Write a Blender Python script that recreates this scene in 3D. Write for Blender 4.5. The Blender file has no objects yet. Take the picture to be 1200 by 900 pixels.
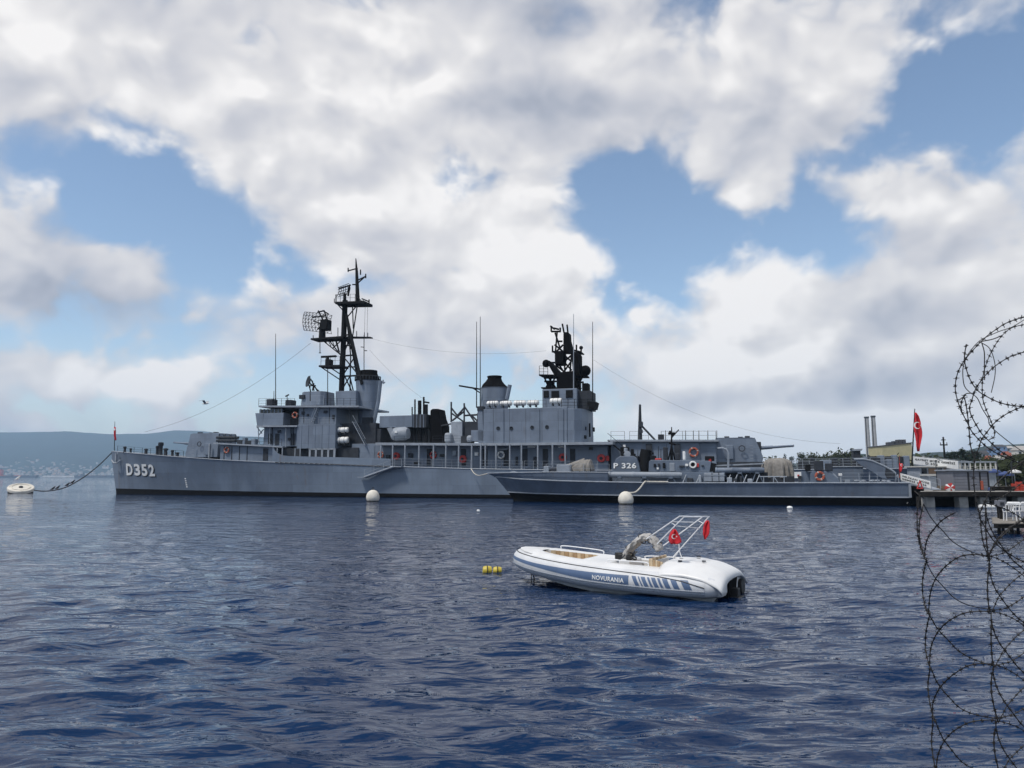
import bpy, bmesh, math, random
import numpy as np
from mathutils import Vector, Matrix

random.seed(7)
rng = np.random.default_rng(11)
R = math.radians
scene = bpy.context.scene
col = scene.collection

# ------------------------------------------------------------------ camera
CAM_H = 2.7                     # eye height above the water
LENS = 26.0
PITCH = R(7.2)
cam_d = bpy.data.cameras.new('camera')
cam_d.lens = LENS; cam_d.sensor_width = 36.0; cam_d.sensor_fit = 'HORIZONTAL'
cam_d.clip_start = 0.05; cam_d.clip_end = 60000
cam = bpy.data.objects.new('camera', cam_d); col.objects.link(cam)
cam.location = (0, 0, CAM_H); cam.rotation_euler = (R(90) + PITCH, 0, 0)
scene.camera = cam
FPX = LENS / 36.0 * 1200.0      # focal length in pixels of the 1200 x 900 photograph

def ray(px, py):
    """direction in the world of a photograph pixel"""
    dx = (px - 600.0) / FPX; dy = (450.0 - py) / FPX
    c, s = math.cos(PITCH), math.sin(PITCH)
    return Vector((dx, c - dy * s, s + dy * c))

def at(px, py, Y):
    """point of the world at depth Y that shows at a pixel"""
    d = ray(px, py); t = Y / d.y
    return Vector((d.x * t, Y, CAM_H + d.z * t))

def on_z(px, py, z=0.0):
    d = ray(px, py); t = (z - CAM_H) / d.z
    return Vector((d.x * t, d.y * t, z))

# ------------------------------------------------------------------ light
SUN_EL, SUN_AZ = R(60), math.atan2(-0.80, -0.60)      # azimuth from +Y towards +X
sun_dir = Vector((math.sin(SUN_AZ) * math.cos(SUN_EL), math.cos(SUN_AZ) * math.cos(SUN_EL), math.sin(SUN_EL)))
sd = bpy.data.lights.new('sun', 'SUN'); sd.energy = 2.8; sd.angle = R(7); sd.color = (1.0, 0.95, 0.88)
sun = bpy.data.objects.new('sun', sd); col.objects.link(sun)
sun.rotation_euler = sun_dir.to_track_quat('Z', 'Y').to_euler(); sun.location = (0, 0, 200)
vs = scene.view_settings
vs.view_transform = 'Standard'; vs.look = 'None'; vs.exposure = 0.0; vs.gamma = 1.0; vs.use_curve_mapping = False
scene.cycles.volume_bounces = 2; scene.cycles.max_bounces = 6; scene.cycles.diffuse_bounces = 3; scene.cycles.glossy_bounces = 3

# ------------------------------------------------------------------ node helpers
class NT:
    def __init__(self, tree):
        self.t = tree; self.n = tree.nodes; self.l = tree.links
    def node(self, typ, **kw):
        x = self.n.new(typ)
        for k, v in kw.items(): setattr(x, k, v)
        return x
    def put(self, sock, v):
        if isinstance(v, bpy.types.NodeSocket): self.l.new(v, sock)
        elif v is not None: sock.default_value = v
    def m(self, op, a, b=None, c=None, clamp=False):
        x = self.node('ShaderNodeMath', operation=op, use_clamp=clamp)
        self.put(x.inputs[0], a)
        if b is not None: self.put(x.inputs[1], b)
        if c is not None: self.put(x.inputs[2], c)
        return x.outputs[0]
    def vm(self, op, a, b=None, out=0):
        x = self.node('ShaderNodeVectorMath', operation=op)
        self.put(x.inputs[0], a)
        if b is not None: self.put(x.inputs[1], b)
        return x.outputs[out]
    def ss(self, v, lo, hi, a=0.0, b=1.0):
        x = self.node('ShaderNodeMapRange', interpolation_type='SMOOTHSTEP')
        self.put(x.inputs[0], v); self.put(x.inputs[1], lo); self.put(x.inputs[2], hi)
        self.put(x.inputs[3], a); self.put(x.inputs[4], b)
        return x.outputs[0]
    def noise(self, vec, scale, detail=6, rough=0.55, dist=0.0, lac=2.0):
        x = self.node('ShaderNodeTexNoise')
        if vec is not None: self.l.new(vec, x.inputs['Vector'])
        x.inputs['Scale'].default_value = scale; x.inputs['Detail'].default_value = detail
        x.inputs['Roughness'].default_value = rough; x.inputs['Distortion'].default_value = dist
        x.inputs['Lacunarity'].default_value = lac
        return x.outputs[0]
    def mix(self, f, a, b, blend='MIX'):
        x = self.node('ShaderNodeMix', data_type='RGBA', blend_type=blend)
        self.put(x.inputs[0], f); self.put(x.inputs[6], a); self.put(x.inputs[7], b)
        return x.outputs[2]

# ------------------------------------------------------------------ world: sky with broken cumulus
world = bpy.data.worlds.new('World'); scene.world = world; world.use_nodes = True
world.cycles.sampling_method = 'MANUAL'; world.cycles.sample_map_resolution = 256
W = NT(world.node_tree); W.n.clear()
tc = W.node('ShaderNodeTexCoord').outputs['Generated']
dirn = W.vm('NORMALIZE', tc)
sep = W.node('ShaderNodeSeparateXYZ'); W.l.new(dirn, sep.inputs[0])
az = W.m('ARCTAN2', sep.outputs[0], sep.outputs[1])
el = W.m('ARCSINE', sep.outputs[2])
comb = W.node('ShaderNodeCombineXYZ'); W.l.new(az, comb.inputs[0]); W.l.new(el, comb.inputs[1])
azel = comb.outputs[0]
sky = W.node('ShaderNodeTexSky', sky_type='NISHITA'); sky.sun_disc = False
sky.sun_elevation = SUN_EL; sky.sun_rotation = SUN_AZ; sky.altitude = 0; sky.air_density = 1.0; sky.dust_density = .35; sky.ozone_density = 1.8
# (pixel x, y, radius x, radius y, cover, brightness): where the cloud banks and the blue gaps lie
BLOBS = [
    (120, 222, 70, 22, -.26, 0), (225, 272, 60, 30, -.28, 0), (290, 320, 60, 26, -.20, 0), (440, 2, 55, 16, -.36, 0),
    (250, 450, 150, 36, -.18, 0), (555, 210, 45, 30, -.28, 0), (770, 255, 115, 55, -.44, 0), (960, 240, 85, 55, -.46, 0),
    (1085, 130, 65, 60, -.46, 0), (1160, 190, 22, 40, -.16, 0), (775, 345, 45, 40, -.36, 0), (965, 300, 50, 26, -.25, 0),
    (270, 70, 30, 30, -.08, 0), (735, 190, 30, 20, -.10, 0),
    (878, 228, 46, 38, .55, .05), (870, 345, 80, 40, .30, .36), (905, 305, 26, 20, .18, .2), (720, 80, 130, 75, .22, .0),
    (712, 66, 38, 30, .1, .34), (545, 50, 70, 50, .15, .30), (640, 165, 70, 40, .2, .05), (90, 90, 130, 60, .2, .22),
    (310, 120, 80, 45, .16, .22), (380, 210, 160, 55, .16, .06), (60, 300, 110, 70, .22, -.10), (30, 240, 60, 40, .1, .15),
    (460, 260, 100, 50, .14, .12), (640, 285, 70, 36, .24, .10), (90, 440, 75, 20, .32, .30), (170, 458, 35, 12, .2, .2), (1090, 310, 110, 60, .26, .10),
    (1140, 240, 60, 50, .2, .10), (950, 400, 200, 50, .24, .12), (1000, 60, 90, 50, .2, .0), (1160, 60, 60, 80, .14, .08),
    (300, 55, 34, 22, -.30, 0), (690, 212, 30, 24, -.30, 0), (400, 330, 50, 16, -.26, 0), (530, 325, 40, 15, -.26, 0), (1150, 105, 30, 36, -.34, 0), (30, 395, 60, 14, -.25, 0), (620, 415, 40, 14, -.2, 0), (1060, 420, 50, 12, -.2, 0), (150, 300, 40, 16, .25, .05),
    (230, 15, 150, 50, .22, -.04), (560, 250, 60, 30, .1, 0), (860, 40, 120, 50, .12, .05), (350, 400, 90, 30, .14, .05), (700, 420, 100, 40, .12, .1), (1010, 222, 36, 18, .30, .05),
    (640, 110, 90, 40, .1, -.22), (640, 16, 70, 26, .1, -.28), (820, 160, 90, 26, .06, -.10), (1060, 372, 130, 22, .1, -.30), (940, 465, 150, 17, .1, -.42),
    (860, 500, 220, 24, .14, .40), (1120, 430, 90, 20, .1, -.22), (800, 430, 60, 26, .1, .22), (600, 350, 120, 30, .1, .06),
    (60, 500, 260, 24, -.02, -.20), (450, 350, 120, 40, .1, .05), (480, 150, 60, 30, .0, .1), (1060, 500, 140, 20, .12, .34),
]
cover = 0.0; bright = 0.0
for (bx_, by_, rx, ry, c, br) in BLOBS:
    d = ray(bx_, by_).normalized()
    a0, e0 = math.atan2(d.x, d.y), math.asin(d.z)
    sx, sy = FPX / rx * 0.8, FPX / ry * 0.8
    x = W.node('ShaderNodeVectorMath', operation='MULTIPLY_ADD'); W.l.new(azel, x.inputs[0])
    x.inputs[1].default_value = (sx, sy, 0); x.inputs[2].default_value = (-a0 * sx, -e0 * sy, 0)
    g = W.m('POWER', .3679, W.vm('DOT_PRODUCT', x.outputs[0], x.outputs[0], out=1))
    if c: cover = W.m('MULTIPLY_ADD', g, c, cover)
    if br: bright = W.m('MULTIPLY_ADD', g, br, bright)
p0 = W.vm('MULTIPLY', dirn, (1, 1, 1.25))
warp = W.node('ShaderNodeTexNoise'); W.l.new(p0, warp.inputs['Vector']); warp.inputs['Scale'].default_value = 7; warp.inputs['Detail'].default_value = 2; warp.inputs['Roughness'].default_value = .5
wv = W.vm('MULTIPLY', W.vm('SUBTRACT', warp.outputs['Color'], (.5, .5, .5)), (.06, .06, .06))
p1 = W.vm('ADD', p0, wv)
def billow(p, scale, det):      # rounded heads with creases between them
    x = W.m('MULTIPLY_ADD', W.noise(p, scale, det, .5), 2.0, -1.0); return W.m('SQRT', W.m('MULTIPLY_ADD', x, x, .012))
def body(p, d1, d2):
    return W.m('MULTIPLY_ADD', W.noise(p, 3.8, d1, .5), .74, W.m('MULTIPLY', billow(p, 9.5, d2), .34))
n0 = body(p1, 8, 4)
n1 = W.m('SUBTRACT', body(p1, 4, 3), body(W.vm('ADD', p1, (-.014, -.008, .032)), 4, 3))      # towards the light
dens = W.m('MULTIPLY_ADD', n0, 2.75, W.m('MULTIPLY_ADD', cover, .92, -.655))
mask = W.ss(dens, .34, .64)
hor = W.ss(el, 0.0, .20, .50, 0.0)                            # thicker air towards the horizon
mask = W.m('MAXIMUM', mask, hor)
big = W.m('MULTIPLY_ADD', W.noise(W.vm('MULTIPLY', dirn, (1, 1, 1.7)), 4.4, 2, .5), 1.0, -.50)      # broad shaded and sunlit banks
puff = W.m('MULTIPLY_ADD', W.m('SUBTRACT', n0, .46), .55, big)
thick = W.ss(dens, .60, 1.05, 0.0, -.10)
lit = W.m('MULTIPLY_ADD', n1, 2.3, W.m('ADD', W.m('ADD', puff, .735), W.m('ADD', thick, bright)))
lit = W.m('MINIMUM', W.m('MAXIMUM', lit, 0.0), 1.25)
ramp = W.node('ShaderNodeValToRGB')
cr = ramp.color_ramp
cr.elements[0].position = 0.0; cr.elements[0].color = (.30, .33, .42, 1)
cr.elements[1].position = 1.0; cr.elements[1].color = (.98, .96, .95, 1)
e = cr.elements.new(.30); e.color = (.44, .47, .55, 1)
e = cr.elements.new(.60); e.color = (.64, .645, .69, 1)
e = cr.elements.new(.82); e.color = (.80, .79, .80, 1)
W.l.new(lit, ramp.inputs[0])
SKY = 0.15
skyc = W.vm('MULTIPLY', sky.outputs[0], (SKY * 1.08, SKY * 1.05, SKY))
final = W.mix(mask, skyc, ramp.outputs[0])
bg = W.node('ShaderNodeBackground'); W.l.new(final, bg.inputs[0]); bg.inputs[1].default_value = 1.0
wo = W.node('ShaderNodeOutputWorld'); W.l.new(bg.outputs[0], wo.inputs[0])

# ------------------------------------------------------------------ mesh helpers
class MB:
    """collects shapes; build() links them as one mesh object"""
    def __init__(s): s.v = []; s.f = []
    def add(s, vs_, fs):
        o = len(s.v); s.v += [tuple(p) for p in vs_]; s.f += [tuple(i + o for i in f) for f in fs]; return s
    def box(s, x0, x1, y0, y1, z0, z1):
        return s.add([(x0, y0, z0), (x1, y0, z0), (x1, y1, z0), (x0, y1, z0), (x0, y0, z1), (x1, y0, z1), (x1, y1, z1), (x0, y1, z1)],
                     [(0, 3, 2, 1), (4, 5, 6, 7), (0, 1, 5, 4), (1, 2, 6, 5), (2, 3, 7, 6), (3, 0, 4, 7)])
    def prism(s, pts, y0, y1):
        """polygon in x-z pushed along y"""
        n = len(pts)
        return s.add([(x, y0, z) for x, z in pts] + [(x, y1, z) for x, z in pts],
                     [tuple(range(n)), tuple(range(2 * n - 1, n - 1, -1))] + [(i, i + n, (i + 1) % n + n, (i + 1) % n) for i in range(n)])
    def plan(s, pts, z0, z1, sc=1.0, off=(0, 0)):
        """polygon in x-y pushed along z, the top scaled about its centre"""
        n = len(pts); cx = sum(p[0] for p in pts) / n; cy = sum(p[1] for p in pts) / n
        return s.add([(x, y, z0) for x, y in pts] + [(cx + (x - cx) * sc + off[0], cy + (y - cy) * sc + off[1], z1) for x, y in pts],
                     [tuple(range(n - 1, -1, -1)), tuple(range(n, 2 * n))] + [(i, (i + 1) % n, (i + 1) % n + n, i + n) for i in range(n)])
    def cyl(s, a, b, r0, r1=None, n=8, caps=True):
        a = Vector(a); b = Vector(b); r1 = r0 if r1 is None else r1
        d = (b - a); 
        if d.length < 1e-6: return s
        u = d.normalized().orthogonal().normalized(); w = d.normalized().cross(u)
        vv = []
        for p, r in ((a, r0), (b, r1)):
            for i in range(n):
                t = 2 * math.pi * i / n; vv.append(p + u * (r * math.cos(t)) + w * (r * math.sin(t)))
        ff = [(i, (i + 1) % n, (i + 1) % n + n, i + n) for i in range(n)]
        if caps: ff += [tuple(range(n - 1, -1, -1)), tuple(range(n, 2 * n))]
        return s.add(vv, ff)
    def tube(s, pts, r, n=6):
        pts = [Vector(p) for p in pts]; m = len(pts); vv = []; u = None
        rs = r if isinstance(r, (list, tuple)) else [r] * m
        for i, p in enumerate(pts):
            d = (pts[min(i + 1, m - 1)] - pts[max(i - 1, 0)]).normalized()
            u = d.orthogonal().normalized() if u is None else (u - d * u.dot(d)).normalized()
            w = d.cross(u)
            for k in range(n):
                t = 2 * math.pi * k / n; vv.append(p + u * (rs[i] * math.cos(t)) + w * (rs[i] * math.sin(t)))
        ff = [(i * n + k, i * n + (k + 1) % n, (i + 1) * n + (k + 1) % n, (i + 1) * n + k) for i in range(m - 1) for k in range(n)]
        ff += [tuple(range(n - 1, -1, -1)), tuple(range((m - 1) * n, m * n))]
        return s.add(vv, ff)
    def lathe(s, c, prof, n=16, axis=(0, 0, 1)):
        ax = Vector(axis).normalized(); u = ax.orthogonal().normalized(); w = ax.cross(u); c = Vector(c); vv = []
        for r, z in prof:
            for k in range(n):
                t = 2 * math.pi * k / n; vv.append(c + ax * z + u * (r * math.cos(t)) + w * (r * math.sin(t)))
        m = len(prof)
        ff = [(i * n + k, i * n + (k + 1) % n, (i + 1) * n + (k + 1) % n, (i + 1) * n + k) for i in range(m - 1) for k in range(n)]
        ff += [tuple(range(n - 1, -1, -1)), tuple(range((m - 1) * n, m * n))]
        return s.add(vv, ff)
    def torus(s, c, ax, R0, r, n=20, k=6):
        ax = Vector(ax).normalized(); u = ax.orthogonal().normalized(); w = ax.cross(u); c = Vector(c); vv = []
        for i in range(n):
            t = 2 * math.pi * i / n; d = u * math.cos(t) + w * math.sin(t)
            for j in range(k):
                q = 2 * math.pi * j / k; vv.append(c + d * (R0 + r * math.cos(q)) + ax * (r * math.sin(q)))
        return s.add(vv, [(i * k + j, ((i + 1) % n) * k + j, ((i + 1) % n) * k + (j + 1) % k, i * k + (j + 1) % k) for i in range(n) for j in range(k)])
    def ball(s, c, rx, ry=None, rz=None, n=12, m=8):
        ry = rx if ry is None else ry; rz = rx if rz is None else rz; vv = []
        for i in range(1, m):
            f = math.pi * i / m
            for k in range(n):
                t = 2 * math.pi * k / n; vv.append((c[0] + rx * math.sin(f) * math.cos(t), c[1] + ry * math.sin(f) * math.sin(t), c[2] + rz * math.cos(f)))
        vv += [(c[0], c[1], c[2] + rz), (c[0], c[1], c[2] - rz)]; T = len(vv) - 2
        ff = [(i * n + k, (i + 1) * n + k, (i + 1) * n + (k + 1) % n, i * n + (k + 1) % n) for i in range(m - 2) for k in range(n)]
        ff += [(T, k, (k + 1) % n) for k in range(n)] + [(T + 1, (m - 2) * n + (k + 1) % n, (m - 2) * n + k) for k in range(n)]
        return s.add(vv, ff)
    def rail(s, pts, h=1.0, step=1.5, r=.03, rails=3):
        """guard rail: posts and lines along a polyline of base points"""
        pts = [Vector(p) for p in pts]; up = Vector((0, 0, h))
        for a, b in zip(pts[:-1], pts[1:]):
            n = max(1, round((b - a).length / step))
            for i in range(n + 1):
                p = a.lerp(b, i / n); s.cyl(p, p + up, r, n=4)
            for k in range(1, rails + 1):
                s.cyl(a + up * (k / rails), b + up * (k / rails), r * .7, n=4)
        return s
    def build(s, name, mat, parent=None, smooth=False, bevel=0.0, solid=0.0):
        me = bpy.data.meshes.new(name); me.from_pydata(s.v, [], s.f)
        b = bmesh.new(); b.from_mesh(me); bmesh.ops.recalc_face_normals(b, faces=b.faces)
        if smooth:
            for f in b.faces: f.smooth = True
            for e_ in b.edges:
                if len(e_.link_faces) == 2 and e_.calc_face_angle(0) > .7: e_.smooth = False
        b.to_mesh(me); b.free()
        me.materials.append(mat)
        o = bpy.data.objects.new(name, me); col.objects.link(o)
        if parent: o.parent = parent
        if bevel:
            md = o.modifiers.new('bevel', 'BEVEL'); md.width = bevel; md.segments = 2; md.limit_method = 'ANGLE'
        if solid:
            md = o.modifiers.new('solid', 'SOLIDIFY'); md.thickness = solid
        return o

def tag(o, label=None, cat=None, group=None, kind=None):
    if label: o['label'] = label
    if cat: o['category'] = cat
    if group: o['group'] = group
    if kind: o['kind'] = kind
    return o

def empty(name, loc=(0, 0, 0), rz=0.0):
    o = bpy.data.objects.new(name, None); col.objects.link(o); o.empty_display_size = .5
    o.location = loc; o.rotation_euler = (0, 0, rz); return o

def copy_tree(o, parent=None):
    c = o.copy(); col.objects.link(c); c.parent = parent
    for ch in list(o.children): copy_tree(ch, c)
    return c

def smooth_path(pts, per=8):
    """Catmull-Rom through points"""
    P = [Vector(p) for p in pts]; P = [P[0] * 2 - P[1]] + P + [P[-1] * 2 - P[-2]]; out = []
    for i in range(1, len(P) - 2):
        for k in range(per):
            t = k / per; a, b, c, d = P[i - 1], P[i], P[i + 1], P[i + 2]
            out.append(.5 * ((2 * b) + (c - a) * t + (2 * a - 5 * b + 4 * c - d) * t * t + (3 * b - a - 3 * c + d) * t ** 3))
    out.append(P[-2]); return out

def text_mesh(body, size, bold=0.0, spacing=1.0, align='LEFT'):
    """lettering as (verts, faces) in a plane"""
    cu = bpy.data.curves.new('lettering', 'FONT'); cu.body = body; cu.size = size; cu.offset = bold
    cu.space_character = spacing; cu.align_x = align; cu.resolution_u = 3
    o = bpy.data.objects.new('lettering', cu); col.objects.link(o)
    dg = bpy.context.evaluated_depsgraph_get(); me = o.evaluated_get(dg).to_mesh()
    v = [tuple(p.co) for p in me.vertices]; f = [tuple(p.vertices) for p in me.polygons]
    o.evaluated_get(dg).to_mesh_clear(); bpy.data.objects.remove(o); bpy.data.curves.remove(cu)
    return v, f

# ------------------------------------------------------------------ materials
def mat(name, rgb, rough=.6, metal=0.0, var=.12, scale=3.0, bump=0.0, streak=0.0, spec=.5, coord='Object', stain=None, stain_amt=0.0, plates=None):
    m = bpy.data.materials.new(name); m.use_nodes = True
    T = NT(m.node_tree); b = T.n['Principled BSDF']
    tcx = T.node('ShaderNodeTexCoord').outputs[coord]
    n = T.noise(tcx, scale, 6, .6)
    c0 = tuple(max(0, x * (1 - var)) for x in rgb) + (1,); c1 = tuple(min(1, x * (1 + var)) for x in rgb) + (1,)
    c = T.mix(T.ss(n, .3, .7), c0, c1)
    if plates:      # welded plates, each a touch lighter or darker, with a fine seam
        pv_ = T.node('ShaderNodeTexBrick', offset=.5); sp = T.node('ShaderNodeSeparateXYZ'); T.l.new(tcx, sp.inputs[0]); cb_ = T.node('ShaderNodeCombineXYZ')
        T.l.new(T.m('ADD', sp.outputs[0], sp.outputs[1]), cb_.inputs[0]); T.l.new(sp.outputs[2], cb_.inputs[1]); T.l.new(cb_.outputs[0], pv_.inputs['Vector'])
        pv_.inputs['Scale'].default_value = 1.0; pv_.inputs['Brick Width'].default_value = plates[0]; pv_.inputs['Row Height'].default_value = plates[1]; pv_.inputs['Mortar Size'].default_value = .018; pv_.inputs['Mortar Smooth'].default_value = .6
        pv_.inputs['Color1'].default_value = (.86, .86, .87, 1); pv_.inputs['Color2'].default_value = (1.12, 1.12, 1.11, 1); pv_.inputs['Mortar'].default_value = (.62, .62, .62, 1)
        c = T.mix(.8, c, pv_.outputs['Color'], 'MULTIPLY')
    if streak:      # runs of weather down the plates
        sv = T.vm('MULTIPLY', tcx, (1.0, 1.0, .07))
        st = T.ss(T.noise(sv, scale * .9, 4, .65), .45, .75, 0, streak)
        c = T.mix(st, c, tuple(x * .55 for x in rgb) + (1,))
        st2 = T.ss(T.noise(T.vm('ADD', sv, (9.1, 4.2, 1.7)), scale * .7, 4, .65), .52, .78, 0, streak)
        c = T.mix(st2, c, tuple(min(1, x * 1.35) for x in rgb) + (1,))
    if stain:
        sv = T.vm('MULTIPLY', tcx, (1.6, 1.6, .22))
        st = T.ss(T.noise(sv, scale * 1.3, 7, .7), .58, .74, 0, stain_amt)
        c = T.mix(st, c, tuple(stain) + (1,))
    T.l.new(c, b.inputs['Base Color'])
    b.inputs['Roughness'].default_value = rough; b.inputs['Metallic'].default_value = metal
    b.inputs['Specular IOR Level'].default_value = spec
    T.l.new(T.ss(n, .2, .8, max(.02, rough - .1), min(1, rough + .1)), b.inputs['Roughness'])
    if bump:
        bn = T.node('ShaderNodeBump'); bn.inputs['Strength'].default_value = bump; bn.inputs['Distance'].default_value = .05
        T.l.new(T.noise(tcx, scale * 2.5, 5, .6), bn.inputs['Height']); T.l.new(bn.outputs[0], b.inputs['Normal'])
    return m

# ------------------------------------------------------------------ the sea
def sea_material():
    m = bpy.data.materials.new('sea_water'); m.use_nodes = True
    T = NT(m.node_tree); b = T.n['Principled BSDF']
    b.inputs['Base Color'].default_value = (.0028, .018, .060, 1)
    b.inputs['Roughness'].default_value = .025; b.inputs['IOR'].default_value = 1.33
    tcx = T.node('ShaderNodeTexCoord').outputs['Object']
    a = T.noise(T.vm('MULTIPLY', tcx, (.50, 1.55, 1)), 1.25, 3, .55, .3)
    c = T.noise(T.vm('MULTIPLY', tcx, (.60, 1.5, 1)), 4.6, 2, .5, .2)
    gust = T.ss(T.noise(T.vm('MULTIPLY', tcx, (.6, 1, 1)), .045, 3, .5), .35, .68, .50, 1.2)
    h = T.m('MULTIPLY', T.m('ADD', T.m('MULTIPLY', a, .20), T.m('MULTIPLY', c, .032)), gust)
    bn = T.node('ShaderNodeBump'); bn.inputs['Strength'].default_value = 1.0; bn.inputs['Distance'].default_value = 1.0
    T.l.new(h, bn.inputs['Height']); T.l.new(bn.outputs[0], b.inputs['Normal'])
    return m

def build_sea():
    rs = [2.5]
    while rs[-1] < 12: rs.append(rs[-1] + .055)
    while rs[-1] < 160: rs.append(rs[-1] * 1.0068)
    while rs[-1] < 7500: rs.append(rs[-1] * 1.04)
    rs = np.array(rs)
    th = np.concatenate([np.radians(np.linspace(-180, -48, 30, endpoint=False)), np.radians(np.linspace(-48, 48, 600)), np.radians(np.linspace(48, 180, 31)[1:-1])])
    nr, nt = len(rs), len(th)
    Rr, Th = np.meshgrid(rs, th, indexing='ij')
    X = Rr * np.sin(Th); Y = Rr * np.cos(Th); Z = np.zeros_like(X); DX = np.zeros_like(X); DY = np.zeros_like(X)
    spacing = np.gradient(rs)[:, None] * np.ones_like(X)
    spacing = np.maximum(spacing, Rr * np.radians(96 / 600))
    spacing = np.where(np.abs(Th) > np.radians(48), Rr * .08, spacing)
    r2 = np.random.default_rng(5)
    for i in range(70):
        lam = .20 * (4.2 / .20) ** (i / 69.0) * r2.uniform(.9, 1.1)
        k = 2 * np.pi / lam
        d = r2.normal(R(10), R(24))                      # the wind comes from ahead, a little from the right
        amp = .0061 * lam * r2.uniform(.6, 1.3) * (1.0 if lam < .45 else 1.2 if lam < .9 else 1.2 * (.9 / lam) ** 1.5)
        ph = k * (X * math.sin(d) + Y * math.cos(d)) + r2.uniform(0, 6.28)
        w = np.clip((lam / spacing - 3.0) / 3.0, 0, 1) * amp
        Z += w * np.cos(ph); DX -= w * .75 * math.sin(d) * np.sin(ph); DY -= w * .75 * math.cos(d) * np.sin(ph)
    X = X + DX; Y = Y + DY
    co = np.stack([X, Y, Z], -1).reshape(-1, 3)
    co = np.concatenate([co, [[0, 0, 0]]])
    i, j = np.meshgrid(np.arange(nr - 1), np.arange(nt), indexing='ij')
    j2 = (j + 1) % nt
    q = np.stack([i * nt + j, (i + 1) * nt + j, (i + 1) * nt + j2, i * nt + j2], -1).reshape(-1, 4)[:, ::-1]
    hub = nr * nt
    t = np.stack([np.full(nt, hub), (np.arange(nt) + 1) % nt, np.arange(nt)], -1)
    me = bpy.data.meshes.new('sea')
    me.vertices.add(len(co)); me.vertices.foreach_set('co', co.ravel())
    loops = np.concatenate([q.ravel(), t.ravel()]); me.loops.add(len(loops)); me.loops.foreach_set('vertex_index', loops.astype(np.int32))
    starts = np.concatenate([np.arange(len(q)) * 4, len(q) * 4 + np.arange(len(t)) * 3]); me.polygons.add(len(starts))
    me.polygons.foreach_set('loop_start', starts.astype(np.int32))
    me.update(calc_edges=True); me.validate()
    me.polygons.foreach_set('use_smooth', np.ones(len(me.polygons), dtype=bool))
    me.materials.append(sea_material())
    o = bpy.data.objects.new('sea', me); col.objects.link(o)
    tag(o, 'dark blue rippled harbour water', None, None, 'structure')
    return o
sea = build_sea()

# ------------------------------------------------------------------ hills and land
def hill_material(name, rgb):
    m = mat(name, rgb, .95, var=.35, scale=.004, spec=.1)
    return m
def hills(name, prof, Y0, depth, mt, label, base_y=561, rough=14):
    """a ridge whose crest shows along the pixel profile; it falls to the water towards the viewer and behind"""
    pxs = np.array([p[0] for p in prof], float); pys = np.array([p[1] for p in prof], float)
    n = 220; rows = 14; v = []; f = []
    r3 = np.random.default_rng(3)
    bump = np.zeros(n)
    for o_ in range(1, 6): bump += np.interp(np.linspace(0, 1, n), np.linspace(0, 1, 9 * 2 ** o_), r3.normal(0, 1, 9 * 2 ** o_)) / 2 ** o_
    xs = np.linspace(pxs[0], pxs[-1], n); ys = np.interp(xs, pxs, pys)
    for i in range(n):
        top = at(xs[i], ys[i], Y0 + depth); H = max(2.0, top.z + bump[i] * rough * .30)
        for j in range(rows):
            t = j / (rows - 1); y = Y0 + depth * t; z = -3 + (H + 3) * (t ** 1.25)
            z += (abs(math.sin(i * .31 + math.sin(i * .07) * 2 + j * .12)) + .6 * abs(math.sin(i * .73 + j * .25)) + r3.normal(0, .25) - .8) * rough * 1.6 * t * (1 - t)
            v.append((at(xs[i], 500, y).x, y, z))
        y = Y0 + depth * 1.3; v.append((at(xs[i], 500, y).x, y, -20))
    m_ = rows + 1
    for i in range(n - 1):
        for j in range(m_ - 1): f.append((i * m_ + j, (i + 1) * m_ + j, (i + 1) * m_ + j + 1, i * m_ + j + 1))
    o = MB().add(v, f).build(name, mt, None, smooth=True)
    return tag(o, label, None, None, 'structure')
far_hill_m = hill_material('far_hill', (.014, .032, .036))
hills('far_hills', [(-340, 516), (-250, 510), (-60, 506), (0, 506.5), (80, 505.5), (135, 507), (172, 508), (205, 504.5), (240, 505), (275, 510), (330, 514), (420, 520), (560, 533), (760, 545), (1000, 552)],
      4200, 2200, far_hill_m, 'blue hazy wooded ridge across the gulf', rough=34)
near_hill_m = hill_material('near_hill', (.026, .040, .034))
hills('town_hills', [(700, 556), (860, 548), (930, 543), (960, 534), (1000, 531), (1040, 533), (1075, 531), (1100, 530), (1130, 531), (1150, 524), (1175, 521), (1230, 519), (1400, 512), (1500, 530)],
      700, 700, near_hill_m, 'low wooded town hill behind the pier', rough=8)

# ------------------------------------------------------------------ shared materials
navy = mat('navy_grey_paint', (.160, .196, .252), .55, var=.10, scale=.6, streak=.38, plates=(2.4, 1.25), stain=(.13, .085, .055), stain_amt=.22)
navy_hull = mat('navy_hull_paint', (.162, .202, .260), .5, var=.10, scale=.35, streak=.5, stain=(.15, .10, .065), stain_amt=.55, plates=(6.0, 1.7))
navy_deck = mat('deck_paint', (.12, .135, .155), .8, var=.2, scale=1.2)
navy_lite = mat('light_grey_trim', (.27, .30, .34), .6, var=.15, scale=1.5)
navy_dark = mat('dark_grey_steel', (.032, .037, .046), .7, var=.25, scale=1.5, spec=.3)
boot = mat('black_boot_topping', (.006, .006, .007), .7, var=.3, scale=.8, spec=.2)
soot = mat('sooty_black_paint', (.004, .004, .005), .9, var=.4, scale=1.0, spec=.12)
mast_dark = mat('mast_dark_paint', (.008, .009, .011), .8, var=.3, scale=1.0, spec=.2)
white_p = mat('white_paint', (.78, .78, .76), .5, var=.06, scale=2)
raft_white = mat('raft_white_shell', (.74, .74, .72), .45, var=.08, scale=1.5, stain=(.45, .40, .33), stain_amt=.4)
black_p = mat('black_paint', (.014, .014, .015), .6)
red_p = mat('red_paint', (.46, .035, .030), .55, var=.2)
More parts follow.
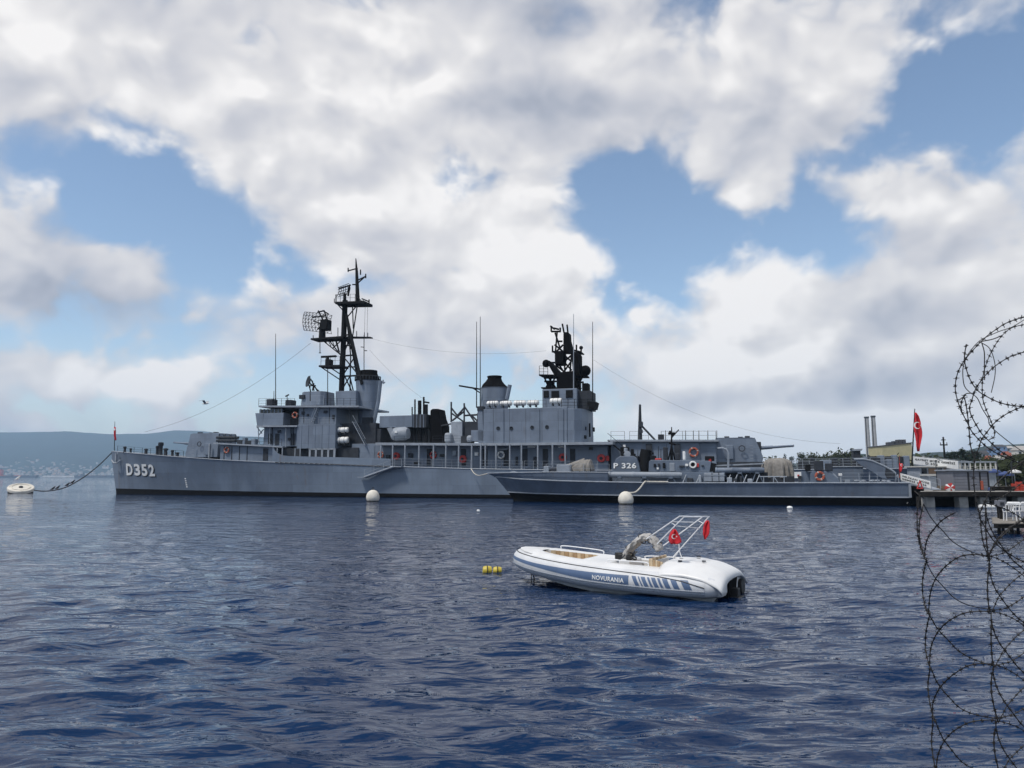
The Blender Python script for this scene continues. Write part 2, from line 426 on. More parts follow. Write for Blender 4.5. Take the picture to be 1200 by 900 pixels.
orange_p = mat('orange_paint', (.34, .08, .045), .7, var=.25)
buoy_band = mat('faded_band', (.42, .38, .35), .7)
red_cloth = mat('red_flag_cloth', (.55, .018, .028), .8, var=.12, scale=4)
white_cloth = mat('white_flag_cloth', (.8, .78, .76), .85)
canvas = mat('grey_tan_canvas', (.22, .205, .185), .95, var=.2, scale=2.5, bump=.3)
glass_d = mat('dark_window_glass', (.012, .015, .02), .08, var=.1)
rope_m = mat('pale_rope', (.50, .47, .41), .95, var=.2, scale=8)
hawser_m = mat('dark_hawser', (.035, .033, .032), .9, var=.3, scale=6)

def lerp_tab(tab):
    xs = [a for a, b in tab]; ys = [b for a, b in tab]
    return lambda x: float(np.interp(x, xs, ys))

class Ship:
    """a vessel's own frame: x aft from the bow along the keel, y away from the viewer, z up"""
    def __init__(s, bow, stern, name):
        s.o = Vector((bow[0], bow[1], 0)); d = Vector((stern[0] - bow[0], stern[1] - bow[1], 0)); s.L = d.length
        s.ux = d.normalized(); s.uy = Vector((-s.ux.y, s.ux.x, 0))
        s.root = empty(name, s.o, math.atan2(s.ux.y, s.ux.x))
    def q(s, px, py, y=0.0):
        """local point on the plane y that shows at a pixel"""
        d = ray(px, py); c = Vector((0, 0, CAM_H))
        t = (y - (c - s.o).dot(s.uy)) / d.dot(s.uy); p = c + d * t - s.o
        return Vector((p.dot(s.ux), y, p.z))
    def bx(s, mb, a, t, b, u, y0, y1, z0=None, z1=None):
        """box whose near face spans the pixels a..b, t..u on the plane y0 and goes back to y1"""
        P = s.q(a, (t + u) / 2, y0); Q = s.q(b, (t + u) / 2, y0); m = (a + b) / 2
        return mb.box(P.x, Q.x, y0, y1, s.q(m, u, y0).z if z0 is None else z0, s.q(m, t, y0).z if z1 is None else z1)
    def pr(s, mb, pts, y0, y1):
        return mb.prism([(s.q(a, b, y0).x, s.q(a, b, y0).z) for a, b in pts], y0, y1)
    def box(s, name, m, a, t, b, u, y0, y1, parent=None, bevel=.03, z0=None, z1=None):
        return s.bx(MB(), a, t, b, u, y0, y1, z0, z1).build(name, m, parent or s.root, bevel=bevel)
    def line(s, mb, pts, r, n=6):
        """tube through (px, py, y) points"""
        return mb.tube([s.q(*p) for p in pts], r, n)

def hull_shell(ship, L, stem, deck, hbd, hbw, zs, flare, n=70, transom=False):
    """side shells between the levels zs (fractions of the deck height where > 0, metres where < 0)"""
    def pt(s_, zf, side):
        xi = s_ * L; D = deck(xi); z = zf * D if zf > 0 else zf
        f = max(0.0, min(1.0, z / D)); x0 = stem(f); x = x0 + s_ * (L - x0)
        h = hbw(xi) + (hbd(xi) - hbw(xi)) * f ** flare
        if z < 0: h *= max(.25, 1 + z * .12)
        return (x, side * h, z)
    v = []; f = []
    S = [(i / n) ** 1.35 for i in range(n + 1)]
    m = len(zs)
    for side in (-1, 1):
        o = len(v)
        for s_ in S:
            for z in zs: v.append(pt(s_, z, side))
        for i in range(n):
            for j in range(m - 1): f.append((o + i * m + j, o + (i + 1) * m + j, o + (i + 1) * m + j + 1, o + i * m + j + 1))
    h = len(v) // 2; e_ = n * m
    f.append(tuple([e_ + j for j in range(m)] + [h + e_ + j for j in range(m - 1, -1, -1)]))
    f.append(tuple([j for j in range(m)] + [h + j for j in range(m - 1, -1, -1)]))
    return MB().add(v, f), pt, S

def lifebuoy(ship, px, py, y, r=.38, m=None):
    p = ship.q(px, py, y); o = MB().torus(p + Vector((0, -.10, 0)), (0, 1, 0), r, .12, 18, 6).build('lifebuoy', m or orange_p, ship.root, smooth=True)
    for k in range(4):
        a = k * math.pi / 2 + .4; c = p + Vector((math.cos(a) * r, -.10, math.sin(a) * r)); t = Vector((-math.sin(a), 0, math.cos(a)))
        MB().cyl(c - t * .06, c + t * .06, .126, n=8).build('band', buoy_band, o)
    return o

def canister(ship, a, t, b, u, y):
    """white life raft drum lying fore and aft in its cradle"""
    P = ship.q(a, (t + u) / 2, y); Q = ship.q(b, (t + u) / 2, y); zt = ship.q(a, t, y).z; zb = ship.q(a, u, y).z; r = (zt - zb) / 2; zc = (zt + zb) / 2
    L = Q.x - P.x
    o = MB().lathe((P.x, y, zc), [(.02, 0), (r * .72, .02), (r * .94, .10), (r, .22), (r, L * .47), (r * 1.05, L * .48), (r * 1.05, L * .52), (r, L * .53), (r, L - .22), (r * .94, L - .10), (r * .72, L - .02), (.02, L)], 18, (1, 0, 0)).build('life_raft_canister', raft_white, ship.root, smooth=True)
    c = MB()
    for x in (P.x + L * .25, P.x + L * .75): c.box(x - .06, x + .06, y - r * .9, y + r * .9, zb - .22, zb + .10)
    c.torus((P.x + L * .3, y, zc), (1, 0, 0), r + .015, .025, 18, 4).torus((P.x + L * .7, y, zc), (1, 0, 0), r + .015, .025, 18, 4)
    c.build('cradle', navy_dark, o); return o

def ladder(ship, p0, p1, w=.7, name='ladder', m=None):
    mb = MB(); a = ship.q(*p0); b = ship.q(*p1); n = max(4, int((b - a).length / .28)); W_ = Vector((0, w, 0))
    mb.tube([a, b], .05); mb.tube([a + W_, b + W_], .05)
    for i in range(1, n): c = a.lerp(b, i / n); mb.box(c.x - .10, c.x + .10, c.y, c.y + w, c.z - .02, c.z + .02)
    up = Vector((0, 0, .9)); mb.tube([a + up, b + up], .03)
    return mb.build(name, m or navy_lite, ship.root)

# ------------------------------------------------------------------ the destroyer
D = Ship((-66.3, 123.0), (47.5, 88.0), 'destroyer')
dr = D.root
tag(dr, 'long grey destroyer with black masts and white D352 on its bow', 'warship')
hbd = lerp_tab([(0, .12), (3, 1.1), (8, 2.35), (14, 3.5), (22, 4.6), (32, 5.5), (45, 6.05), (60, 6.2), (80, 6.1), (95, 5.6), (108, 4.8), (116, 3.8), (119.1, 2.9)])
hbw = lerp_tab([(0, .03), (3, .45), (8, 1.15), (14, 2.0), (22, 3.2), (32, 4.5), (45, 5.6), (60, 6.0), (80, 5.8), (95, 5.0), (108, 3.6), (116, 2.2), (119.1, 1.4)])
dt = [(0.0, D.q(134, 529, 0).z)]
for (a, b) in [(150, 530.8), (175, 533), (200, 535), (235, 537.5), (269, 539.7), (317, 541.8), (400, 544.7), (460, 547), (552, 549.6), (640, 551)]:
    x = 10
    for _ in range(6): x = D.q(a, b, -hbd(x)).x
    dt.append((x, D.q(a, b, -hbd(x)).z))
dt += [(95, dt[-1][1] - .15), (120, dt[-1][1] + .1)]
ddeck = lerp_tab(dt)
mbh, dpt, DS = hull_shell(D, D.L, lambda f: 1.55 * (1 - f) ** 1.2, ddeck, hbd, hbw, [.13, .3, .45, .6, .75, .88, 1.0], 1.25)
hull = mbh.build('hull', navy_hull, dr, smooth=True)
mbb, _, _ = hull_shell(D, D.L, lambda f: 1.55 * (1 - f) ** 1.2, ddeck, hbd, hbw, [-2.0, -.8, .02, .08, .13], 1.25)
mbb.build('boot_topping', boot, dr, smooth=True)
v = []; f = []
for s_ in DS:
    a = dpt(s_, 1.0, -1); v += [(a[0], a[1] + .02, a[2] - .03), (a[0], -a[1] - .02, a[2] - .03)]
for i in range(len(DS) - 1): f.append((2 * i, 2 * i + 2, 2 * i + 3, 2 * i + 1))
MB().add(v, f).build('main_deck', navy_deck, dr)
gw = MB()
for side in (-1, 1): gw.tube([Vector(dpt(s_, 1.0, side)) + Vector((0, 0, .03)) for s_ in DS], .07, 5)
gw.build('gunwale', navy_lite, dr)
# hull number, laid on the plates
def side_y(x, z):
    fz = max(0, min(1, z / ddeck(x))); x0 = 1.55 * (1 - fz) ** 1.2; xi = (x - x0) / (D.L - x0) * D.L
    return hbw(xi) + (hbd(xi) - hbw(xi)) * fz ** 1.25
def hull_letters(ch, pxa, pxb, pyt, pyb):
    def loc(px, py):
        x = 8
        for _ in range(8): g = D.q(px, py, -side_y(x, 4.5)); x = g.x
        return g
    tv, tf = text_mesh(ch, 1.0, .035)
    xs = [p[0] for p in tv]; zs = [p[1] for p in tv]
    A = loc(pxa, pyb); B_ = loc(pxb, pyb); T_ = loc(pxa, pyt); Bz = loc(pxb, pyt)
    for nm, m, dx, dz, dy in (('hull_number_shadow', black_p, .20, -.14, .03), ('hull_number', white_p, 0, 0, .05)):
        vv = []
        for (x, z, _) in tv:
            u = (x - min(xs)) / (max(xs) - min(xs)); w = (z - min(zs)) / (max(zs) - min(zs))
            X = A.x + (B_.x - A.x) * u + dx; Z = (A.z + (B_.z - A.z) * u) * (1 - w) + (T_.z + (Bz.z - T_.z) * u) * w + dz
            vv.append((X, -side_y(X, Z) - dy, Z))
        MB().add(vv, tf).build(nm, m, dr)
for ch, a, b, yt, yb in (('D', 147.3, 154.5, 543.3, 557.0), ('3', 156.3, 163.2, 543.6, 557.4), ('5', 164.8, 171.4, 543.9, 557.8), ('2', 173.0, 179.6, 544.2, 558.2)):
    hull_letters(ch, a, b, yt, yb)
# anchor in the hawse, bow gear
an = MB(); p = D.q(137.5, 537, -1.1)
an.box(p.x - .12, p.x + .12, -1.5, -1.2, p.z - .8, p.z + .7); an.tube([p + Vector((-.9, -.25, -.3)), p + Vector((-.3, -.35, -.8)), p + Vector((.3, -.35, -.8)), p + Vector((.9, -.25, -.3))], .13)
an.torus(p + Vector((0, -.2, .8)), (0, 1, 0), .22, .07, 12, 5)
an.build('anchor', navy_lite, dr)
MB().cyl(D.q(134, 528, 0), D.q(134.6, 494, 0), .06, .035).build('jackstaff', mast_dark, dr)
for (a, h, w) in ((147, 1.0, .5), (154, .8, .4), (172, .9, .6), (185, 1.5, .5), (189, 2.1, .8), (195, 1.2, .7), (203, 1.0, .5), (209, .7, .6)):
    p = D.q(a, 533, -1.0); z = ddeck(p.x)
    MB().lathe((p.x, -1.2, z - .05), [(w * .5, 0), (w * .42, .1), (w * .36, h * .7), (w * .52, h * .8), (w * .5, h), (.05, h + .06)], 12).build('bollard', navy_dark, dr, smooth=True)
def edge(px, inset=.12, x=None):
    """point on the port deck edge under a pixel column"""
    if x is None:
        x = 20
        for _ in range(6): x = D.q(px, 541, -hbd(x)).x
    return Vector((x, -hbd(x) + inset, ddeck(x)))
def edge_r(a, b, n): return [edge(a + (b - a) * i / n) for i in range(n + 1)]
MB().rail(edge_r(136, 214, 8), 1.0, 2.2, .03, 3).build('guard_rail', navy_dark, dr)

# forward twin gun mount (its guns point ahead)
gx0 = D.q(255.5, 520, -2.2).x; gz0 = ddeck(gx0) + .35; gz1 = D.q(240, 507.4, -2.2).z; gx1 = D.q(219, 520, -2.2).x - .6
W2 = 2.25
def mount(xa, xb, zb, zt, sgn, name, elev, bl):
    """xa back end, xb front end; sgn -1 when the guns point to the bow"""
    Lm = abs(xb - xa); m = MB()
    prof = [(0, 0), (Lm, 0), (Lm + .15, .55), (Lm - .75, (zt - zb) * .98), (Lm - 1.3, zt - zb), (.15, zt - zb), (0, zt - zb - .15)]
    secs = []
    for (u, h) in prof: secs.append((xa + sgn * u, zb + h))
    n = len(secs); v = []
    for (x, z) in secs:
        fr = abs(x - xa) / Lm; wb = W2 * (1.0 if fr < .55 else 1.0 - .28 * (fr - .55) / .45); wt = wb - .12 * (z - zb) / (zt - zb)
        v.append((x, -wt, z))
    v += [(x, -y, z) for (x, y, z) in v]
    m.add(v, [tuple(range(n)), tuple(range(2 * n - 1, n - 1, -1))] + [(i, i + n, (i + 1) % n + n, (i + 1) % n) for i in range(n)])
    g = m.build(name, navy, dr, bevel=.05)
    MB().lathe(((xa + xb) / 2, 0, zb - .6), [(2.0, 0), (2.0, .62)], 24).build('barbette', navy_dark, g)
    for y in (-.85, .85):
        c = Vector((xb - sgn * .5, y, zb + (zt - zb) * .58)); dv = Vector((sgn * math.cos(elev), 0, math.sin(elev)))
        bm = MB(); bm.cyl(c, c + dv * (bl * .42), .22, .19, 12); bm.cyl(c + dv * (bl * .42), c + dv * (bl * .98), .15, .105, 12); bm.cyl(c + dv * (bl * .98), c + dv * bl, .13, .13, 12)
        bo = bm.build('gun_barrel', navy, g, smooth=True)
        MB().box(min(c.x - .3, c.x + .45), max(c.x - .3, c.x + .45), y - .32, y + .32, c.z - .75, c.z + .75).build('gun_port', navy_dark, g, bevel=.08)
    xd = xa + sgn * Lm * .30
    MB().box(xd - .45, xd + .45, -W2 - .03, -W2 + .3, zb + .35, zb + 2.1).build('door', navy, g, bevel=.05)
    MB().torus((xd + sgn * 1.5, -W2 - .02, zb + (zt - zb) * .55), (0, 1, 0), .34, .06, 14, 5).build('hatch_ring', navy_dark, g)
    for k in range(5): MB().box(xd + sgn * 2.6 - .2, xd + sgn * 2.6 + .2, -W2 - .1, -W2, zb + .4 + k * .4, zb + .44 + k * .4).build('step_rung', navy_lite, g)
    for k, (fx, fy) in enumerate(((.25, -.8), (.55, .6), (.7, -.9))): MB().box(xa + sgn * Lm * fx - .3, xa + sgn * Lm * fx + .3, fy - .3, fy + .3, zt - .02, zt + .22).build('roof_hatch', navy_dark, g, bevel=.05)
    return g
mount(gx0, gx1, gz0, gz1, -1, 'gun_mount', R(4), 3.6)
g = D.q(247, 520, -2.4); MB().box(g.x - .12, g.x + .12, -2.75, -2.45, gz0 - .1, gz0 + 2.0).build('ventilator', navy_lite, dr, bevel=.04)

# forward deckhouse and its deck
zd = lambda px: ddeck(D.q(px, 541, -5).x)
D.box('forward_deckhouse', navy, 258, 521, 322, 541, -4.3, 4.3, z0=ddeck(30) - .6)
z01 = D.q(300, 521, -4.9).z
D.pr(MB(), [(250, 518.6), (331, 523.0), (331, 524.6), (250, 520.2)], -4.9, 4.9).build('forward_platform', navy_lite, dr)
for a in (262, 271, 280, 289): D.box('wall_stiffener', navy_dark, a, 523, a + .7, 540.5, -4.36, -4.2, bevel=0)
lifebuoy(D, 266, 527.5, -4.4)
D.box('door', navy_dark, 308, 525.5, 314, 539.5, -4.36, -4.25)
D.box('door', navy, 276, 526, 280, 539.5, -4.36, -4.25)
for (a, b, c, d_) in ((254, 511, 276, 514.5), (254, 514.8, 276, 518)):
    P = D.q(a, (b + d_) / 2, -3.4); Q = D.q(c, (b + d_) / 2, -3.4)
    for dy in (0, .7): MB().cyl(P + Vector((0, dy, 0)), Q + Vector((0, dy, 0)), .2, .2, 10).build('launcher_tube', navy_dark, dr, smooth=True)
fr = MB()
for a in (256, 263, 270): D.line(fr, [(a, 519, -3.4), (a + 1, 508.5, -3.4), (a + 6, 509, -3.4), (a + 8, 519, -3.4)], .06)
fr.build('launcher_frame', navy_dark, dr)
MB().rail([D.q(278, 520, -4.7), D.q(330, 522.6, -4.7)], 1.0, 1.6, .03, 2).build('guard_rail', navy_dark, dr)
for (a, w, h, m) in ((282, .9, .8, navy_dark), (287, .5, 1.1, navy), (292, 1.3, .7, navy_dark), (298, .8, .9, navy)):
    p = D.q(a, 520, -3.6); MB().box(p.x - w / 2, p.x + w / 2, -3.9, -3.2, z01 - .1, z01 + h).build('deck_locker', m, dr, bevel=.06)
# bulwark plate along the side of the bridge, curved at its forward end
bw = []
for i, (a, b) in enumerate([(319.5, 524), (322, 528), (326, 531.5), (331, 533.6), (338, 534.4), (360, 535), (400, 536), (458, 537.6)]): bw.append((a, b))
top = []; x = 30
for (a, b) in bw:
    for _ in range(5): x = D.q(a, b, -hbd(x) - .02).x
    top.append(Vector((x, -hbd(x) - .02, D.q(a, b, -hbd(x) - .02).z)))
v = []; f = []
for p in top: v += [(p.x, p.y, p.z), (p.x, p.y, ddeck(p.x) + .10), (p.x, p.y + .08, ddeck(p.x) + .10), (p.x, p.y + .08, p.z)]
for i in range(len(top) - 1):
    for k in range(4): f.append((4 * i + k, 4 * i + (k + 1) % 4, 4 * i + 4 + (k + 1) % 4, 4 * i + 4 + k))
f += [(0, 1, 2, 3), tuple(4 * (len(top) - 1) + k for k in (3, 2, 1, 0))]
MB().add(v, f).build('bulwark', navy_hull, dr)
for k in range(22):      # scupper slots along the foot of the bulwark
    x_ = top[0].x + 1.0 + (top[-1].x - top[0].x - 1.5) * k / 21; MB().box(x_ - .42, x_ + .42, -hbd(x_) - .06, -hbd(x_) + .05, ddeck(x_) - .05, ddeck(x_) + .09).build('scupper', black_p, dr)
for k in range(5):       # draught marks at the bow and amidships
    for px_ in (210.5,):
        g_ = D.q(px_, 561 + k * 2.4, -4.2); z_ = g_.z; x_ = g_.x; MB().box(x_ - .13, x_ + .13, -side_y(x_, z_) - .03, -side_y(x_, z_) + .02, z_ - .07, z_ + .07).build('draught_mark', white_p, dr)

# bridge block: lower house, wings, pilot house, roof
D.box('bridge_lower_house', navy, 309, 500.5, 350, 524, -4.2, 3.4, z0=z01 - .3)
D.box('bridge_panel_house', navy, 348, 497.2, 393, 525.5, -5.0, 3.4)
D.box('bridge_upper_house', navy, 350, 477, 394, 497.2, -4.3, 3.4)
D.pr(MB(), [(300.5, 498.6), (348, 498.4), (348, 500.2), (300.5, 500.4)], -5.2, 5.0).build('bridge_wing_deck', navy_lite, dr)
D.pr(MB(), [(299, 484), (308.5, 484), (308.5, 498.6), (301, 498.6)], -4.8, 4.6).build('pilot_house', navy, dr, bevel=.05)
D.box('pilot_house_side', navy, 308.5, 484, 332, 498.5, -4.9, 4.2)
wn = D.box('window_band', glass_d, 304, 479.5, 331, 484.2, -4.5, 4.3, bevel=0)
for k in range(7): D.bx(MB(), 304.5 + k * 4.2, 479.3, 305.4 + k * 4.2, 484.2, -4.56, -4.4).build('mullion', navy, wn)
D.pr(MB(), [(303, 475.2), (420, 475.2), (420, 477.2), (303, 477.2)], -5.0, 4.6).build('bridge_roof', navy_lite, dr)
MB().rail([D.q(332, 498.6, -5.1), D.q(348, 498.4, -5.1)], 1.0, 1.2, .03, 3).build('guard_rail', navy_dark, dr)
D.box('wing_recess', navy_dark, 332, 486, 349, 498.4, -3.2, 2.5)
lifebuoy(D, 346, 486.5, -4.5)
st = MB(); D.line(st, [(301, 500, -4.4), (307, 508, -4.0)], .08); D.line(st, [(303, 510, -4.4), (309, 503, -4.0)], .08); D.line(st, [(302.5, 500, -4.6), (303.5, 520.5, -4.6)], .07)
D.line(st, [(316, 500, -4.6), (316, 522, -4.6)], .07); D.line(st, [(335, 500, -4.8), (335, 524, -4.8)], .07)
st.build('support_strut', navy_lite, dr)['kind'] = 'stuff'
for a in (314, 322, 341): D.box('door', navy_dark, a, 508, a + 5, 521.5, -4.26, -4.1)
ladder(D, (364.5, 496, -4.9), (372, 477, -4.9), .6)
for (a, b) in ((303, 320), (322, 345), (380, 418)):
    MB().rail([D.q(a, 475.3, -4.8), D.q(b, 475.3, -4.8)], 1.05, 1.1, .03, 3).build('guard_rail', navy_dark, dr)
for (a, t, b) in ((312, 467.5, 319), (334, 468.5, 341)):
    D.box('signal_lamp', navy_dark, a, t, b, 475.3, -4.0, -2.6, bevel=.1)
ml = MB(); D.line(ml, [(336.5, 475, -4.2), (336.5, 463.5, -4.2)], .05); D.line(ml, [(334.5, 464.5, -4.2), (338.5, 462.5, -4.2)], .10); ml.build('searchlight', mast_dark, dr)
MB().rail([D.q(350, 497.4, -4.95), D.q(363, 497.4, -4.95)], 1.0, 1.1, .028, 3).build('guard_rail', navy_lite, dr); MB().rail([D.q(373, 497.4, -4.95), D.q(393, 497.4, -4.95)], 1.0, 1.1, .028, 3).build('guard_rail', navy_lite, dr)
for (a, t, b) in ((341, 500, 522), (343.4, 500, 522), (356, 477.5, 496), (386, 477.5, 496.5), (319, 501, 521), (410, 480, 496)): MB().cyl(D.q(a, b, -4.32), D.q(a, t, -4.32), .06, .06, 6).build('pipe', navy_dark, dr)
for (a, t, w, h) in ((325, 504, 3, 3), (353, 482, 3, 3.5), (359, 485, 2, 2.5), (379, 481, 4, 3), (389, 486, 2, 5), (337, 513, 2.4, 3), (316, 514, 2, 3)): D.box('junction_box', navy_dark, a, t, a + w, t + h, -4.5, -4.2, bevel=.03)
for a in (353, 361, 369, 377, 385): D.box('panel_stiffener', navy, a, 498, a + .35, 525, -5.04, -4.98, bevel=0)
for a in (590, 632, 660): MB().cyl(D.q(a, 519, -5.08), D.q(a, 479, -5.08), .05, .05, 6).build('pipe', navy, dr)
# openings in the side under the panel
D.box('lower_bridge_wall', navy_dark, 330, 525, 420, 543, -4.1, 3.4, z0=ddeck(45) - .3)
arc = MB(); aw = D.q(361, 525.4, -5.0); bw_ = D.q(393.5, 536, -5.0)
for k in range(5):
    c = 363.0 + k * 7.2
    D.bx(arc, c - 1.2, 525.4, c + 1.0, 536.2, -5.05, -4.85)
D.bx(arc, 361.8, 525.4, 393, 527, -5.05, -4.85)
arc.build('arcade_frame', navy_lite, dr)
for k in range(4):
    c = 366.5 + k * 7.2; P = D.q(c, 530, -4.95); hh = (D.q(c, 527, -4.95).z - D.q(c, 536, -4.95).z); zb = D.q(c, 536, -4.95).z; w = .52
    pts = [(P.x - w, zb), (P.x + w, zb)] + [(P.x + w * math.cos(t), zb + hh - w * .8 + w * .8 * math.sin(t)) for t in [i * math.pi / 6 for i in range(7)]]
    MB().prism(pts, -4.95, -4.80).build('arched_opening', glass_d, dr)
for a in (324, 330, 345, 351): D.box('stanchion', navy_lite, a, 525, a + .9, 542, -5.3, -5.2, bevel=0)
canister(D, 396, 500.8, 408.6, 507.2, -4.2); canister(D, 396, 512, 408.6, 519.8, -4.2)
rk = MB(); 
for a in (395, 409.5): D.line(rk, [(a, 497, -4.2), (a, 522, -4.2)], .07)
D.line(rk, [(395, 509.5, -4.2), (409.5, 509.5, -4.2)], .07); D.line(rk, [(395, 521.5, -4.2), (409.5, 521.5, -4.2)], .07); rk.build('raft_rack', navy_dark, dr)
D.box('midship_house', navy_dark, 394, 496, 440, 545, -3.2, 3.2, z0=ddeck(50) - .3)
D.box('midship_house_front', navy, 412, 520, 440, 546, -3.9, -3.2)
ladder(D, (428, 522, -4.5), (413, 494, -4.5), .6)

# gun director with its dish
dm = MB(); a = D.q(349, 466, -2.0); b = D.q(379.5, 466, -2.0); zt = D.q(364, 458.5, -2.0).z; zb = D.q(364, 475.2, -2.0).z
dm.plan([(a.x, -1.2), (a.x + .8, -2.0), (b.x - .6, -2.0), (b.x, -1.3), (b.x, 1.3), (b.x - .6, 2.0), (a.x + .8, 2.0), (a.x, 1.2)], zb, zt, .93)
di = dm.build('gun_director', navy, dr, bevel=.06)
MB().box(a.x + .3, a.x + 1.2, -2.2, 2.2, zt - 1.1, zt - .5).build('rangefinder', navy_dark, di, bevel=.05)
dc = D.q(361, 447, -1.0)
MB().lathe(dc, [(.05, -.30), (.5, -.22), (.85, -.02), (.88, .06), (.84, .05), (.5, -.12), (.05, -.20)], 20, Vector((-.62, -.76, .18))).build('radar_dish', navy_dark, di, smooth=True)
dl = MB()
for (p0, p1) in (((362, 448, -1), (374, 458.5, -1.2)), ((364, 444, -1), (372, 458.5, -.4)), ((362, 451, -1), (364, 458.5, -.6)), ((366, 446, -1), (368, 458, -1.2)), ((364, 452, -1), (370, 452, -1)), ((368, 449, -1), (366, 458, -1))):
    D.line(dl, [p0, p1], .09)
dl.build('dish_mount', mast_dark, di)
MB().rail([D.q(364, 474, -2.6), D.q(379, 474, -2.6)], 1.3, .9, .03, 2).build('guard_rail', navy_lite, dr)

# foremast: tripod lattice with platforms and radars
def truss(mb, pts, r): 
    for p0, p1 in pts: D.line(mb, [p0, p1], r)
fm = MB()
D.line(fm, [(400, 462, 0), (404.5, 352, 0)], .42, 10)
D.line(fm, [(424, 450, -1.6), (405.5, 368, -.3)], .24, 8); D.line(fm, [(421, 450, 1.6), (405.5, 368, .3)], .24, 8)
fore = fm.build('foremast', mast_dark, dr, smooth=True)
lat = MB()
for k, (ya, xa, xb) in enumerate(((441, 400.8, 421.5), (417, 401.8, 416.5), (393, 402.8, 411), )):
    D.line(lat, [(xa, ya, 0), (xb, ya - 1, -1.3 + .35 * k)], .13); D.line(lat, [(xa, ya, 0), (xb, ya - 1, 1.3 - .35 * k)], .13)
for (p0, p1) in (((401, 441, 0), (416.5, 417, -1)), ((401.5, 417, 0), (421.5, 441, -1.4)), ((402, 417, 0), (411, 393, -.6)), ((402.6, 393, 0), (416.5, 417, .9)), ((400, 458, 0), (410, 441, -.8)), ((414, 458, -1), (410, 441, -.8)),
                 ((410, 462, -.8), (411, 417, -.7)), ((411, 417, -.7), (407, 380, 0)), ((404, 373, 0), (411, 393, -.6)), ((412, 458, .5), (404, 441, 0)), ((406, 430, 0), (419, 430, -1.1)), ((402, 405, 0), (414, 405, -.8))):
    D.line(lat, [p0, p1], .10)
lat.build('lattice', mast_dark, fore)
for pts_, yy in (([(392.5, 353.5), (427, 352.5), (427, 355.5), (392.5, 356)], 1.3), ([(364, 396.4), (402, 393.6), (402, 396.6), (364, 398.2)], 1.1),
                 ([(402, 394), (434, 394.6), (434, 395.8), (402, 396)], .4), ([(373.5, 428), (399, 427.4), (399, 430), (373.5, 430)], 1.2)):
    D.pr(MB(), pts_, -yy, yy).build('mast_platform', mast_dark, fore)
br = MB()
for y in (-.8, .8):
    for (p0, p1) in (((377, 398, y), (402, 418, 0)), ((401, 398, y), (390, 408, y * .6)), ((385, 398, y), (396, 412, y * .4)), ((393, 398, y), (398, 415, y * .3)), ((376, 430, y), (400, 446, 0)), ((386, 430, y), (398, 438, y * .4)),
                     ((395, 356, y), (404, 366, 0)), ((420, 356, y), (405, 374, 0)), ((419, 356, y), (413, 396, y * .5)), ((413, 356, y), (414, 385, y * .6)), ((430, 358, y), (418, 348, y * .5))):
        D.line(br, [p0, p1], .09)
for a in (379, 384, 389, 394): D.line(br, [(a, 398, -.8), (a + 4, 402 + (a - 379) * .7, -.4)], .06)
br.build('platform_brace', mast_dark, fore)
tm = MB(); D.line(tm, [(419.3, 356, 0), (418, 318, 0), (417, 303, 0)], [.36, .22, .07], 8)
for (p0, p1) in (((408, 317.3, 0), (419, 314.5, 0)), ((418, 329, 0), (429, 323.5, 0)), ((419, 332, 0), (428, 324, 0)), ((413, 333.5, 0), (420, 333.5, 0)), ((408, 314, 0), (408, 318.5, 0)), ((428.6, 321, 0), (428.6, 326, 0)), ((422.5, 316, 0), (422.5, 322, 0)), ((424, 350, -.5), (432.5, 353.5, -.5)), ((432.5, 351, -.5), (432.5, 356, -.5)), ((425.5, 352, .5), (425.5, 357, .5))):
    D.line(tm, [p0, p1], .10)
tm.build('topmast', mast_dark, fore)
MB().rail([D.q(393, 353.5, -1.2), D.q(416, 353, -1.2)], 1.1, .9, .03, 2).build('guard_rail', mast_dark, fore); MB().rail([D.q(376, 428, -1.1), D.q(398, 427.4, -1.1)], 1.3, .9, .03, 2).build('guard_rail', mast_dark, fore)
# air search radar: a curved lattice reflector turned half away
rd = MB(); C0 = D.q(369, 377, -.5); nx, nz = 9, 6
def refl(u, w):   # u along the width, w up
    return C0 + Vector((u * 2.05, 1.2 * u * .5 + .45 * (u * u + w * w), w * 1.45 - u * .28))
for i in range(nx):
    rd.tube([refl(-1 + 2 * i / (nx - 1), -1 + 2 * j / (nz - 1)) for j in range(nz)], .045, 4)
for j in range(nz):
    rd.tube([refl(-1 + 2 * i / (nx - 1), -1 + 2 * j / (nz - 1)) for i in range(nx)], .045, 4)
for i in range(nx - 1):
    for j in range(nz - 1): rd.tube([refl(-1 + 2 * i / (nx - 1), -1 + 2 * j / (nz - 1)), refl(-1 + 2 * (i + 1) / (nx - 1), -1 + 2 * (j + 1) / (nz - 1))], .03, 4)
for (p0, p1) in (((367, 376, 1.2), (378, 380, 1)), ((372, 366, -.8), (380, 364, -.8)), ((380, 364, -.8), (384, 378, -.6)), ((384, 378, -.6), (378, 392, -.4)), ((366, 372, .5), (381, 370, .4)), ((372, 386, .5), (384, 374, -.4)), ((373, 364, -.6), (379, 376, -.6)), ((378, 364, -.4), (385, 368, -.4))):
    D.line(rd, [p0, p1], .11)
rad = rd.build('air_search_radar', mast_dark, fore)
ped = MB(); D.line(ped, [(377.5, 397, 0), (378, 378, 0)], [.55, .45], 10); D.bx(ped, 375, 374, 383, 386, -.7, .7); ped.build('pedestal', mast_dark, rad, bevel=.05)
sr = MB(); C1 = D.q(402, 341.5, 0)
for i in range(6): sr.tube([C1 + Vector(((-1 + i * .4) * .9, .3 * (i - 2.5) * .3, -.75 + .06 * i)), C1 + Vector(((-1 + i * .4) * .95, .5, .1 + .09 * i)), C1 + Vector(((-1 + i * .4) * .9, .3, .75 + .08 * i))], .05, 4)
